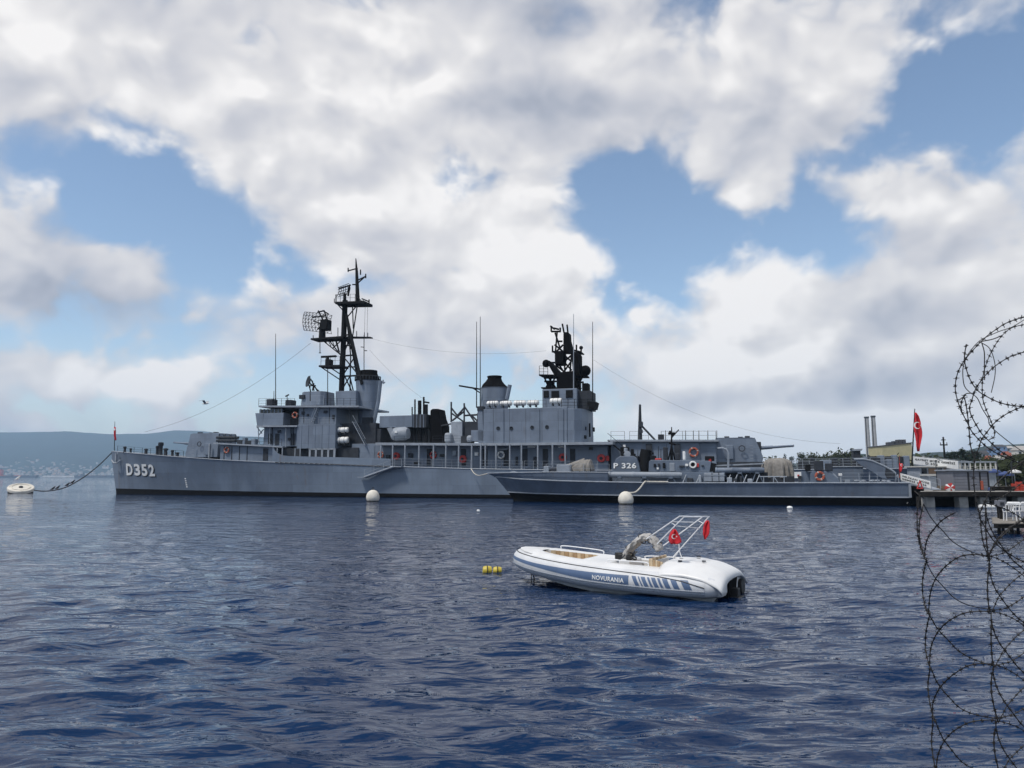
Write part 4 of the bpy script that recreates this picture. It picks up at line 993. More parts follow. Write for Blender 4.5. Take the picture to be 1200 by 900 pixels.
# bridge shield with the number
sh = P.pr(MB(), [(716.8, 553.5), (719, 544), (722, 537.5), (726.5, 534.6), (742, 534.2), (746, 537), (749, 545), (750.6, 553.5)], -1.9, 1.9).build('bridge_shield', pg, pr_, bevel=.06)
tv, tf = text_mesh('P 326', 1.0, .03, 1.08); xs = [p[0] for p in tv]; zs = [p[1] for p in tv]
A = P.q(719.0, 549.0, -1.96); B_ = P.q(745.6, 542.3, -1.96)
for nm, m_, dx, dz, dy in (('shield_number_shadow', black_p, .06, -.05, .02), ('shield_number', white_p, 0, 0, .035)):
    MB().add([(A.x + (x - min(xs)) / (max(xs) - min(xs)) * (B_.x - A.x) + dx, -1.9 - dy, A.z + (z - min(zs)) / (max(zs) - min(zs)) * (B_.z - A.z) + dz) for (x, z, _) in tv], tf).build(nm, m_, sh)
P.box('bridge_base', pg, 716.5, 553.2, 752, 566, -2.0, 2.0, bevel=.05, z0=pdeck(15) - .1)
for (a, t, b, u, m) in ((728, 529, 736, 535, mast_dark), (738, 531.5, 744, 538, mast_dark), (731, 525, 734.5, 530, navy_lite), (739, 526, 742, 532, mast_dark), (745, 534, 748, 540, navy_dark)): P.box('bridge_instrument', m, a, t, b, u, -1.3, -.4, bevel=.08)
sl = MB().lathe(P.q(735, 532.5, -1.5), [(.05, .3), (.33, .28), (.36, 0), (.36, -.1), (.05, -.3)], 14, (.3, -1, .2)).build('searchlight', pg2, pr_, smooth=True)
fn = MB(); P.line(fn, [(754.5, 553, -.6), (756, 536, -.6), (757.5, 527, -.6)], [.75, .65, .6], 14); fn.build('exhaust_trunk', mast_dark, pr_, smooth=True)
fm_ = MB(); P.line(fm_, [(757, 528, -.6), (760, 536, -.8), (764, 540, -.8)], .18); P.line(fm_, [(759, 534, -.8), (766, 531, -.8)], .12); fm_.build('gun_sight', mast_dark, pr_)
# torpedo tubes on the port side
def torpedo_tube(pts, r, m):
    mb = MB(); a = P.q(*pts[0]); b = P.q(*pts[1]); d_ = (b - a); L_ = d_.length
    o = mb.lathe(a, [(.05, 0), (r, .02), (r * 1.08, .05), (r * 1.08, .22), (r, .24), (r, L_ * .33), (r * 1.06, L_ * .335), (r * 1.06, L_ * .36), (r, L_ * .365), (r, L_ * .7), (r * 1.06, L_ * .705), (r * 1.06, L_ * .72), (r, L_ * .725), (r, L_ - .3), (r * .8, L_ - .02), (.05, L_)], 20, d_).build('torpedo_tube', m, pr_, smooth=True)
    for t in (.16, .5, .85):
        c = a.lerp(b, t); sd_ = MB(); z0 = pdeck(c.x) - .05
        for s_ in (-1, 1): sd_.tube([(c.x + s_ * .55, c.y - .1, z0), (c.x + s_ * .12, c.y - .1, c.z - r * .7)], .06)
        sd_.box(c.x - .2, c.x + .2, c.y - .35, c.y + .35, c.z - r - .05, c.z - r * .6); sd_.build('tube_cradle', pg, o)
    return o
torpedo_tube(((712.5, 556.2, -2.8), (799.5, 556.8, -2.8)), .31, pg2)
torpedo_tube(((838, 551.4, -2.0), (896, 551.0, -2.0)), .30, pg)
P.box('side_locker', pg2, 769, 557.5, 797, 560, -3.0, -2.4)
# long low cabin
cb = P.pr(MB(), [(760, 553), (760.5, 540.5), (763, 538.9), (829, 539.8), (833.5, 541), (831.5, 553.2)], -2.2, 2.2).build('cabin', pg, pr_, bevel=.05)
P.box('cabin_base', pg, 752, 553, 836, 566, -2.3, 2.3, z0=pdeck(20) - .1)
P.pr(MB(), [(833, 542), (839, 543.4), (836, 553.5), (830.5, 553.5)], -2.1, 2.1).build('cabin_step', mast_dark, pr_)
P.box('cabin_door', pg2, 784.5, 542.5, 790.8, 552.5, -2.26, -2.15, parent=cb, bevel=.06)
for (a, b, w, h, m) in ((766, 543.5, 2.5, 4, mast_dark), (771, 543, 2.2, 3.5, navy_dark), (776.5, 542.5, 3, 6, mast_dark), (796, 545.5, 6, 2.2, navy_dark), (803, 543.6, 3.5, 2.8, white_p), (809, 542, 5.5, 5, mast_dark), (815.5, 543, 3.5, 4.5, red_p), (769.5, 548, 2.5, 2.2, white_p), (822, 545, 3, 1.5, navy_dark)):
    P.box('cabin_fitting', m, a, b, a + w, b + h, -2.36, -2.18, parent=cb)
MB().torus(P.q(812, 544.6, -2.4), (0, 1, 0), .30, .09, 16, 6).build('rope_coil', white_p, cb, smooth=True)
ms = MB(); P.line(ms, [(787, 540, 0), (787, 500.5, 0)], [.16, .05], 8); P.line(ms, [(787, 513, 0), (795.5, 503.5, 0)], .07); P.line(ms, [(783, 508, 0), (791.5, 508, 0)], .14); P.line(ms, [(784.5, 505, 0), (789, 511, 0)], .11); P.line(ms, [(783, 540, -.3), (787, 522, 0)], .08); P.line(ms, [(791, 540, .3), (787, 522, 0)], .08); P.line(ms, [(784, 519, 0), (792, 521, 0)], .10)
ms.build('boat_mast', mast_dark, pr_)
for (a, t) in ((771.5, 523), (774.5, 526), (781, 520), (764, 526), (747.5, 527)): MB().cyl(P.q(a, 540, -1.0), P.q(a, t, -1.0), .05, .03, 6).build('whip_antenna', navy_dark, pr_)
for (a, t, b, u, m) in ((762, 534, 768, 539.5, mast_dark), (777, 524, 782, 539, navy_dark), (800, 529, 803, 539, white_p), (826, 534.5, 837, 540, mast_dark), (830, 537, 834, 541, red_p), (767, 537, 775, 539.4, red_p), (791, 531, 796, 539, navy_dark)):
    P.box('roof_fitting', m, a, t, b, u, -1.4, -.3, bevel=.06)
# after deck
P.box('engine_casing', navy_dark, 836, 553.4, 900, 566, -1.6, 1.6, z0=pdeck(28) - .1)
lk = P.box('deck_chest', pg2, 825, 554.2, 849, 564.4, -3.0, -2.0, bevel=.06)
P.box('chest_lid_band', navy_lite, 824.6, 556.6, 849.4, 557.4, -3.04, -1.96, parent=lk, bevel=0)
P.box('chest_strap', navy_dark, 834, 554.1, 834.8, 564.4, -3.03, -1.97, parent=lk, bevel=0); P.box('chest_strap', navy_dark, 842, 554.1, 842.8, 564.4, -3.03, -1.97, parent=lk, bevel=0)
fr_ = MB()
for a in (800, 816, 852, 860, 871, 886): P.line(fr_, [(a, 566, -3.0), (a + 4, 556.5, -2.4)], .05)
fr_.build('deck_bracket', navy_lite, pr_)['kind'] = 'stuff'
for (a, t, b) in ((852, 559.5, 858), (859.5, 560.5, 864), (867, 558, 870), (876, 561, 882), (818.5, 557, 822), (805, 560, 812)): P.box('deck_gear', navy_lite if a % 2 < 1 else navy_dark, a, t, b, 565.6, -2.9, -2.3, bevel=.08)
dvt = MB(); P.line(dvt, [(853.5, 553, -1.8), (853.6, 531, -1.8), (851, 526.5, -1.8), (846, 525, -1.8), (841, 525.6, -1.8)], .11, 8); dvt.build('davit', pg2, pr_, smooth=True)
P.pr(MB(), [(836.5, 545), (895, 542.4), (895, 544), (836.5, 546.6)], -1.4, -.6).build('gun_tray', navy_lite, pr_)
# second gun under canvas
canvas_cover('gun_cover', [(zy(911, 560, -1.6), xy(893, 550, -1.6), xy(930, 550, -1.6), 1), (zy(911, 554, -1.6), xy(893.4, 550, -1.6), xy(930, 550, -1.6), 1), (zy(911, 547, -1.6), xy(894, 550, -1.6), xy(929.5, 550, -1.6), .97), (zy(911, 541.5, -1.6), xy(895.5, 550, -1.6), xy(928.5, 550, -1.6), .9), (zy(911, 538.5, -1.6), xy(899, 550, -1.6), xy(925, 550, -1.6), .75), (zy(911, 536.8, -1.6), xy(905, 550, -1.6), xy(919, 550, -1.6), .5)], -1.7, 1.5, pr_, 8, 30, .20)
P.box('gun_base', navy_dark, 893, 558, 931, 566, -1.7, 1.5, z0=pdeck(33) - .1)
gr_ = MB(); 
for a in (895, 906.5, 919): P.line(gr_, [(a, 566, -2.6), (a, 558.6, -2.6)], .05)
P.line(gr_, [(890, 558.6, -2.6), (922, 558.6, -2.6)], .06); P.line(gr_, [(907, 559, -2.6), (912, 566, -2.6)], .05); gr_.build('deck_frame', navy_lite, pr_)
P.box('after_house', pg, 939, 552.5, 950, 566, -2.0, 2.0, z0=pdeck(35) - .1)
sg = P.box('notice_board', white_p, 931, 553, 939, 560.2, -2.3, -2.2, bevel=0)
P.box('notice_mark', red_p, 934.5, 556.2, 936.8, 558.5, -2.33, -2.25, parent=sg, bevel=0); P.box('notice_mark', black_p, 935.2, 557.6, 939.2, 561.5, -2.34, -2.25, parent=sg, bevel=0)
P.pr(MB(), [(949.5, 566), (949.5, 553.5), (951.5, 551.6), (970, 551.9), (974, 553.8), (981, 560), (985, 566)], -2.4, 1.6).build('companion_hood', pg, pr_, bevel=.06)
lifebuoy(P, 960.6, 558.0, -2.5, .36)
st_ = MB(); P.line(st_, [(974.5, 553.5, -2.3), (981.5, 560.5, -2.3)], .08); st_.build('hand_rail', navy_lite, pr_)
for (a, t, b, u, m) in ((983.5, 554.8, 987, 558, white_p), (990, 562, 996.5, 566, pg2), (1009, 563.2, 1014, 566, pg2), (944, 544, 950, 552, mast_dark), (968, 543, 976, 552, navy_dark), (955, 540, 965, 551.7, navy_dark)):
    P.box('deck_gear', m, a, t, b, u, -2.5, -1.6, bevel=.05)
P.line(MB(), [(985.3, 558, -2.4), (985.3, 566, -2.4)], .05).build('sign_post', navy_lite, pr_)
P.box('stern_casing', pg, 975, 546.2, 1012, 564.8, .4, 2.4, z0=pdeck(38) - .1)
P.box('casing_top', navy_lite, 974, 546.2, 1013, 547.4, .3, 2.5)
MB().rail([P.q(986, 566, -3.1), P.q(1050, 566, -3.1)], .95, 1.5, .025, 3).build('guard_rail', navy_lite, pr_)
rl_ = MB(); 
for a in (1004, 1008, 1012, 1022, 1028, 1036, 1041): rl_.ball(P.q(a, 564.6 - (a % 3) * .4, -2.8), .26, .3, .16, 8, 6)
rl_.build('rope_heap', pg2, pr_, smooth=True)
# grey skiff leaning bottom up across the after deck
sk = empty('skiff', pr_.matrix_world @ Vector((0, 0, 0)) if False else P.o, pr_.rotation_euler.z)
tag(sk, 'upturned grey skiff tilted over the stern of the patrol boat', 'boat')
prof = [(1001, 538.3), (1012, 538.0), (1022, 540), (1036, 546), (1046, 551.5), (1049.8, 555), (1049.5, 559), (1040, 561.8), (1034, 561), (1022, 553.2), (1008, 545)]
lo = [P.q(a, b, -1.9) for a, b in prof]
cxm = sum(p.x for p in lo) / len(lo); czm = sum(p.z for p in lo) / len(lo)
v = [(p.x, -1.9, p.z) for p in lo] + [(cxm + (p.x - cxm) * 1.0, -1.2, czm + (p.z - czm) * 1.0 + .12) for p in lo] + [(cxm + (p.x - cxm) * .86, -.2, czm + (p.z - czm) * .7 + .25) for p in lo]
n = len(lo); f = [tuple(range(n))] + [(r_ * n + i, r_ * n + (i + 1) % n, (r_ + 1) * n + (i + 1) % n, (r_ + 1) * n + i) for r_ in range(2) for i in range(n)] + [tuple(range(3 * n - 1, 2 * n - 1, -1))]
MB().add(v, f).build('skiff_hull', pg, sk, bevel=.05)
MB().tube([P.q(a, b, -1.9) for a, b in prof[:6]], .08, 6).build('gunwale', navy_lite, sk, smooth=True)
P.pr(MB(), [(1038, 548), (1049.3, 554.8), (1049, 558.8), (1040, 561), (1037, 556)], -1.96, -1.8).build('transom', navy_dark, sk)
fr_ = MB(); P.line(fr_, [(1048, 566, -1.6), (1052, 556, -1.6)], .07); P.line(fr_, [(1053.5, 566, -1.6), (1052, 556, -1.6)], .07); P.line(fr_, [(1049, 562.5, -1.6), (1053, 562.5, -1.6)], .05); P.line(fr_, [(1034, 566, -1.6), (1034.5, 560, -1.6)], .06); P.line(fr_, [(1019, 566, -1.6), (1019, 552.5, -1.6)], .06)
fr_.build('trestle', navy_lite, pr_)

# ------------------------------------------------------------------ land, trees and town beyond the pier
land_m = mat('shore_ground', (.13, .12, .09), .95, var=.3, scale=.2, spec=.1)
lm_ = MB().plan([(52, 97), (120, 84), (900, 84), (900, 900), (64, 900), (60, 170)], -2.0, 1.5)
tag(lm_.build('shore_land', land_m), 'flat shore ground behind the pier', None, None, 'structure')
leaf_d = mat('dark_conifer_leaves', (.009, .018, .012), .9, var=.5, scale=.9, spec=.2)
leaf_g = mat('olive_leaves', (.026, .034, .015), .9, var=.5, scale=.6, spec=.2)
bark_m = mat('tree_bark', (.07, .052, .038), .95, var=.3, scale=3)
def tree(px, Y, top_py, w, kind, label, name='pine_tree', group=None, base=1.4, seed=0, dense=1.0):
    """tapered trunk, limbs, and a crown of many small leaf faces in clumps"""
    r5 = random.Random(seed * 31 + int(px * 7)); g = on_z(px, 575, base); X = at(px, 540, Y).x; H = at(px, top_py, Y).z - base
    root = empty(name, (X, Y, base)); tag(root, label, 'tree', group)
    t = MB(); t.tube([(0, 0, -.3), (r5.uniform(-.1, .1), 0, H * .45), (r5.uniform(-.2, .2), 0, H * .9)], [H * .035, H * .025, H * .006], 7)
    c = MB(); n = int((260 if kind == 'cone' else 260) * dense)
    for k in range(n // 8):
        a = r5.uniform(0, 6.28)
        if kind == 'cone': h = r5.uniform(.10, .97); rr = w * .5 * (1.03 - h) * r5.uniform(.35, 1.1) + .12; cz = H * h
        else: h = r5.uniform(.25, .95); rr = w * .5 * math.sin(math.pi * min(1, max(.08, (h - .15) / .85))) ** .6 * r5.uniform(.3, 1.08); cz = H * h
        cx_, cy_ = rr * math.cos(a), rr * math.sin(a); cs = (w * .16 if kind == 'cone' else w * .19) * r5.uniform(.6, 1.3)
        if k % 3 == 0: t.tube([(0, 0, cz * .85), (cx_ * .8, cy_ * .8, cz)], [H * .010, H * .004], 4)
        for _ in range(14):
            d_ = Vector((r5.gauss(0, 1), r5.gauss(0, 1), r5.gauss(0, .7))); d_ = d_.normalized() * (cs * r5.uniform(.4, 1.0)); p = Vector((cx_, cy_, cz)) + d_
            u = Vector((r5.gauss(0, 1), r5.gauss(0, 1), r5.gauss(0, 1))).normalized(); w_ = u.orthogonal().normalized(); e_ = cs * r5.uniform(.22, .42)
            c.add([p - u * e_, p + w_ * e_ * .6, p + u * e_, p - w_ * e_ * .6], [(0, 1, 2, 3)])
    t.build('trunk', bark_m, root, smooth=True); c.build('crown', leaf_d if kind == 'cone' else leaf_g, root)
    return root
for k, (px, top, w) in enumerate(((1113, 531, 2.6), (1118.5, 528.5, 3.0), (1124, 529.5, 3.0), (1129.5, 525.5, 3.2), (1135.5, 528, 3.2), (1141, 527, 3.0), (1147, 530, 3.0))):
    tree(px, 152 + (k % 3) * 4, top, w * 1.25, 'cone', ['first', 'second', 'third', 'fourth', 'fifth', 'sixth', 'last'][k] + ' pointed dark conifer from the white gangway signs, behind the grey kiosk', group='conifers behind the pier', seed=k, dense=2.2)
for k, (px, top, w, Y, kind, lab) in enumerate(((905, 534.5, 7, 245, 'round', 'low round tree showing just past the gun muzzle, nearest the gun'), (920, 532, 2.4, 240, 'cone', 'thin dark cypress above the grey canvas gun cover'), (927.5, 535, 3.6, 240, 'cone', 'small dark conifer just past the canvas gun cover'), (941.5, 531, 5.5, 240, 'round', 'ragged dark tree leaning above the patrol boat after house'),
                                              (955, 532, 7, 240, 'round', 'flat topped dark tree above the orange lifebuoy'), (965.8, 532.6, 1.8, 235, 'cone', 'narrow cypress between two round trees above the lifebuoy'), (971, 533.5, 6, 280, 'round', 'low green tree beside the narrow cypress'), (979, 530.5, 9, 285, 'round', 'brownish round tree left of the twin chimneys'),
                                              (989, 529, 11, 290, 'round', 'large olive brown tree left of the twin chimneys'), (998, 530, 9, 288, 'round', 'olive tree nearest the twin chimneys'))):
    tree(px, Y, top, w, kind, lab, 'cypress_tree' if kind == 'cone' else 'broadleaf_tree', seed=50 + k, dense=2.0)
for k, (px, top, w, Y, lab) in enumerate(((1163, 538, 5, 120, 'dark leafy tree behind the grey kiosk roof terrace'), (1176, 540, 5.5, 110, 'dark leafy tree above the blue parasols'), (1190, 538, 6, 105, 'broad dark tree under the pale houses'), (1203, 536, 6, 100, 'dark tree cut by the frame edge above the jetty'))):
    tree(px, Y, top, w, 'round', lab, 'broadleaf_tree', seed=80 + k, dense=2.4)

for k, (px, top, w, Y, lab) in enumerate(((1084, 536, 7, 170, 'round bush behind the upper gangway board'), (1098, 537, 7, 165, 'low dark bush left of the power pole foot'), (1052, 537, 8, 200, 'dark bush at the foot of the yellow hall'), (1012, 537.5, 9, 220, 'dark bush at the foot of the twin chimneys'), (1036, 538, 8, 215, 'low bush between chimneys and yellow hall'), (1154, 541, 4.5, 125, 'small bush just behind the pavilion'), (1184, 545, 4.5, 98, 'low hedge bush behind the white parasol'))):
    tree(px, Y, top, w, 'round', lab, 'bush', seed=120 + k, dense=2.4)
# houses on the slope behind the pier
wall_ms = [mat('house_wall_white', (.55, .54, .50), .85, var=.1), mat('house_wall_blue', (.16, .25, .42), .85, var=.1), mat('house_wall_cream', (.50, .44, .32), .85, var=.1), mat('house_wall_grey', (.26, .29, .33), .85, var=.1)]
roof_ms = [mat('red_tile_roof', (.26, .075, .045), .9, var=.25), mat('dark_roof', (.06, .06, .07), .9, var=.2), mat('pale_roof', (.38, .36, .34), .9, var=.2)]
def house(px, top, w_px, Y, wm, rm_, label, floors=2, base=1.4, name='house'):
    c = at(px, 540, Y); w = w_px * Y / 867.0; zt = at(px, top, Y).z; d_ = w * .8
    g0 = base + max(0, (Y - 700)) * .02
    r_ = empty(name, (c.x, Y, g0)); tag(r_, label, 'house', 'town houses behind the pier'); h = zt - g0; rh = min(1.8, h * .2); e_ = h - rh
    MB().box(-w / 2, w / 2, -d_ / 2, d_ / 2, -2, e_).build('wall', wm, r_)
    MB().add([(-w / 2 - .3, -d_ / 2 - .3, e_), (w / 2 + .3, -d_ / 2 - .3, e_), (w / 2 + .3, d_ / 2 + .3, e_), (-w / 2 - .3, d_ / 2 + .3, e_), (-w / 2 + w * .1, 0, h), (w / 2 - w * .1, 0, h)], [(0, 1, 5, 4), (1, 2, 5), (2, 3, 4, 5), (3, 0, 4), (0, 3, 2, 1)]).build('roof', rm_, r_)
    n = max(2, int(w / 2.6))
    for fl in range(floors):
        for i in range(n):
            x = -w / 2 + w * (i + .5) / n; z = e_ - 1.9 - fl * 2.9
            if z > 0: MB().box(x - .5, x + .5, -d_ / 2 - .05, -d_ / 2 + .1, z, z + 1.3).build('window', glass_d, r_)
    return r_
for (px, top, wp, Y, wi, ri, lab) in ((1153, 528, 9, 420, 3, 1, 'grey blue house just right of the conifers'), (1161, 524.5, 9, 520, 1, 1, 'blue walled house with dark roof on the town slope'), (1172, 521, 12, 560, 1, 1, 'wide blue block highest on the town slope'), (1183, 522.5, 9, 560, 3, 2, 'pale roofed grey house beside the wide blue block'),
                                      (1179, 529, 8, 380, 0, 0, 'small white house with red tiled roof on the town slope'), (1187, 530.5, 8, 330, 2, 0, 'cream house with red tiled roof behind the razor wire'), (1196, 522.5, 13, 300, 0, 2, 'large white house at the frame edge above the jetty'), (1168, 533.5, 8, 300, 0, 2, 'low white house with pale roof behind the roof terrace'),
                                      (1158, 534, 8, 320, 1, 0, 'low blue house with red roof behind the roof terrace'), (1199, 534.5, 9, 230, 0, 1, 'lower white house at the frame edge under the large white one'), (1092, 536, 8, 450, 3, 1, 'grey house behind the white gangway sign'), (1083, 534.5, 7, 520, 3, 2, 'far grey house right of the hanging red ensign'), (1101, 534, 6, 560, 1, 1, 'far blue house left of the conifers')):
    house(px, top, wp, Y, wall_ms[wi], roof_ms[ri], lab, 3)
# factory: two tall chimneys and a yellow hall
conc = mat('chimney_concrete', (.34, .34, .35), .85, var=.15, scale=.3, streak=.35)
for k, (px, top, lab) in enumerate(((1017.8, 488.3, 'left of two tall slim grey factory chimneys'), (1025.6, 487.2, 'right of two tall slim grey factory chimneys'))):
    Y = 620; c = at(px, 530, Y); H = at(px, top, Y).z; o = empty('factory_chimney', (c.x, Y, 1.4)); tag(o, lab, 'chimney', 'twin factory chimneys')
    MB().lathe((0, 0, 0), [(2.3, -1), (1.9, H * .5), (1.62, H - 1.4)], 20).build('shaft', conc, o, smooth=True)
    MB().lathe((0, 0, H - 1.4), [(1.62, -1.4), (1.95, -1.2), (1.95, 0), (1.4, 0)], 20).build('rim', navy_dark, o)
    MB().cyl((-1.5, -1.3, 0), (-1.35, -1.0, H - 2), .45, .4, 6).build('ladder_cage', navy_dark, o)
Y = 360; c0 = at(1034, 530, Y); c1 = at(1069, 530, Y); bt = at(1034, 523.3, Y).z; bt2 = at(1069, 519.5, Y).z
yb = empty('factory_hall', ((c0.x + c1.x) / 2, Y, 1.4)); tag(yb, 'pale yellow factory hall behind the hanging ensign', 'building')
hw = (c1.x - c0.x) / 2; yel = mat('yellow_wall', (.42, .38, .23), .85, var=.1, scale=.4)
MB().prism([(-hw, 0), (hw, 0), (hw, bt2 - 1.4), (-hw, bt - 1.4)], 0, 14).build('wall', yel, yb)
MB().prism([(-hw - .3, bt - 1.38), (hw + .3, bt2 - 1.36), (hw + .3, bt2 - .9), (-hw - .3, bt - .95)], -.3, 14.3).build('roof', roof_ms[1], yb)
for (a, w, h) in ((-.1, 3.4, .8), (.45, 1.8, 1.6), (.75, 1.4, 1.4), (.2, 2.2, 1.1)): MB().box(hw * a - w / 2, hw * a + w / 2, 3, 6, bt + (bt2 - bt) * (a + 1) / 2 - 1.4, bt + (bt2 - bt) * (a + 1) / 2 - .6 + h).build('roof_vent', roof_ms[1], yb)
for k in range(4): MB().box(-hw + 1.5 + k * 3.4, -hw + 3.4 + k * 3.4, -.06, .1, 7.0, 8.4).build('window', glass_d, yb)
# power pole
c = at(1107.3, 540, 130); zt = at(1107, 512, 130).z; pp = empty('power_pole', (c.x, 130, 1.4)); tag(pp, 'dark power pole with two cross arms left of the conifers', 'pole')
MB().cyl((0, 0, -.5), (0, 0, zt - 1.4), .22, .13, 8).build('pole_shaft', mast_dark, pp)
MB().box(-.62, .62, -.1, .1, zt - 2.9, zt - 2.7).build('cross_arm', mast_dark, pp); MB().box(-.35, .35, -.1, .1, zt - 2.0, zt - 1.85).build('cross_arm', mast_dark, pp)
for x in (-.55, .55): MB().lathe((x, 0, zt - 2.7), [(.05, 0), (.1, .1), (.1, .3), (.04, .34)], 8).build('insulator', navy_lite, pp)
# ------------------------------------------------------------------ the pier
conc2 = mat('pier_concrete', (.30, .29, .27), .9, var=.25, scale=1.2, bump=.3, stain=(.08, .07, .06), stain_amt=.7)
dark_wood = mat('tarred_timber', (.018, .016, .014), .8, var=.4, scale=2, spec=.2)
PX0 = at(1078, 576, 68).x; PZ = at(1100, 576, 68).z
pier = empty('pier', (PX0, 68, 0)); tag(pier, 'dark concrete pier on piles at the ships\' sterns', 'pier')
sl_ = PX0 / 68.0 * 1.06
def slant(y): return sl_ * y          # the pier runs back along the ships' sterns
MB().plan([(slant(.12), .12), (45, .12), (45, 16), (slant(16), 16)], PZ - .30, PZ).build('deck_slab', conc2, pier, bevel=.03)
MB().box(-.1, 45.1, -.06, .12, PZ - .46, PZ - .02).build('fender_beam', dark_wood, pier, bevel=.03)
MB().plan([(slant(4), 4.0), (45, 4.0), (45, 4.5), (slant(4.5), 4.5)], -2, PZ - .31).build('added_dark_backing', dark_wood, pier)  # added dark sheet, blackens the shaded void under the deck
for k, px in enumerate((1088.5, 1127.5, 1152, 1172, 1196, 1225, 1260)):
    x = at(px, 585, 68.6).x - PX0
    MB().box(x - .42, x + .42, .35, 1.2, -2, PZ - .48).build('pile', conc2, pier, bevel=.05)
tyre = mat('fender_rubber', (.008, .008, .009), .85, spec=.2)
# gangways with their name boards
def quad_text(corners, body, u0, u1, w0, w1, off, m, name, parent, bold=.035):
    """lettering spread over part of a board given by its corners (lower left, lower right, upper right, upper left)"""
    tv, tf = text_mesh(body, 1.0, bold, 1.15); xs = [p[0] for p in tv]; zs = [p[1] for p in tv]; out = []
    for (x, z, _) in tv:
        u = u0 + (x - min(xs)) / (max(xs) - min(xs)) * (u1 - u0); w = w0 + (z - min(zs)) / (max(zs) - min(zs)) * (w1 - w0)
        out.append(corners[0].lerp(corners[1], u).lerp(corners[3].lerp(corners[2], u), w) + off)
    return MB().add(out, tf).build(name, m, parent)
def gangway(ll, lr, ur, ul, Ya, Yb, lines, label, cat='gangway'):
    A = at(*ll, Ya); B_ = at(*lr, Yb); hA = at(*ul, Ya).z - A.z; hB = at(*ur, Yb).z - B_.z; hm_ = (hA + hB) / 2; C_ = B_ + Vector((0, 0, hm_)); E_ = A + Vector((0, 0, hm_))
    root = empty('gangway', A); tag(root, label, cat); L_ = [p - A for p in (A, B_, C_, E_)]
    nrm = (L_[1]).cross(L_[3]).normalized(); nrm = nrm if nrm.dot(Vector((0, 0, CAM_H)) - A) > 0 else -nrm
    bd = MB(); bd.add([p for p in L_] + [p - nrm * .05 for p in L_], [(0, 1, 2, 3), (7, 6, 5, 4), (0, 4, 5, 1), (1, 5, 6, 2), (2, 6, 7, 3), (3, 7, 4, 0)]); bo = bd.build('sign_board', white_p, root)
    for (body, u0, u1, w0, w1) in lines: quad_text(L_, body, u0, u1, w0, w1, nrm * .02, black_p, 'lettering', bo)
    dn = Vector((0, 0, -.16)); bk = -nrm * 1.1
    wk = MB(); q_ = [L_[0] + dn, L_[1] + dn, L_[1] + dn + bk, L_[0] + dn + bk]
    wk.add([*q_, *[p + Vector((0, 0, .1)) for p in q_]], [(3, 2, 1, 0), (4, 5, 6, 7), (0, 1, 5, 4), (1, 2, 6, 5), (2, 3, 7, 6), (3, 0, 4, 7)]); wk.build('walkway', navy_lite, root)
    MB().rail([L_[0] + dn + bk, L_[1] + dn + bk], 1.0, 1.4, .03, 2).build('hand_rail', navy_lite, root)
    sp = MB(); n_ = 5
    for i in range(n_ + 1): p = L_[0].lerp(L_[1], i / n_) - nrm * .08; t_ = L_[3].lerp(L_[2], i / n_) - nrm * .08; sp.cyl(p + dn, t_, .03, n=5)
    sp.build('rail_post', navy_lite, root)
    return root
gangway((1070.5, 543.6), (1122.8, 550.0), (1125.5, 540.8), (1068.5, 534.2), 86.0, 76.5, [('GAYRET MÜZE GEMİSİ', .05, .95, .52, .84), ('D 352', .30, .58, .13, .42)], 'upper gangway whose white board names the museum ship D 352')
gangway((1055.5, 562.5), (1090.5, 572.4), (1093.5, 565.6), (1058.2, 553.0), 72.6, 69.0, [('PELİKAN MÜZE', .08, .97, .54, .86), ('GEMİSİ P 326', .06, .88, .14, .46)], 'lower gangway whose white board names the museum boat P 326')
c = at(1078, 573, 69.5); MB().add([at(1074.5, 573, 69.2) , at(1080.8, 573, 69.2), at(1078, 563.2, 69.2), at(1074.5, 573, 69.3) , at(1080.8, 573, 69.3), at(1078, 563.2, 69.3)], [(0, 1, 2), (5, 4, 3), (0, 3, 4, 1), (1, 4, 5, 2), (2, 5, 3, 0)])
wsg = MB(); A = at(1074.8, 572.5, 68.85); B_ = at(1081.2, 572.5, 68.85); C_ = at(1078.2, 563.5, 68.85)
for p0, p1 in ((A, B_), (B_, C_), (C_, A)): wsg.cyl(p0, p1, .055, n=6)
tag(wsg.build('warning_triangle', red_p), 'small red warning triangle in front of the lower gangway board', 'sign')
# chain and ropes from the pier to the patrol boat stern
tag(MB().tube(smooth_path([at(1062, 567, 73.0), at(1068, 572, 71.5), at(1077, 580, 69.5), at(1083, 584, 68.6)]), .05, 6).build('stern_line', hawser_m), 'dark mooring line from the patrol boat stern to the pier', 'rope', None)
tag(MB().tube([at(1076, 582, 68.0), at(1075.6, 600, 67.9) - Vector((0, 0, .4))], .16, 8).build('mooring_post', dark_wood), 'dark wooden post standing in the water off the pier corner', 'post')
tag(MB().tube(smooth_path([at(1065, 562, 73.4), at(1066, 576, 72), at(1065, 586, 71), at(1063, 590, 70.7)]), .045, 6).build('stern_rope', rope_m), 'pale rope hanging into the water at the patrol boat stern', 'rope')
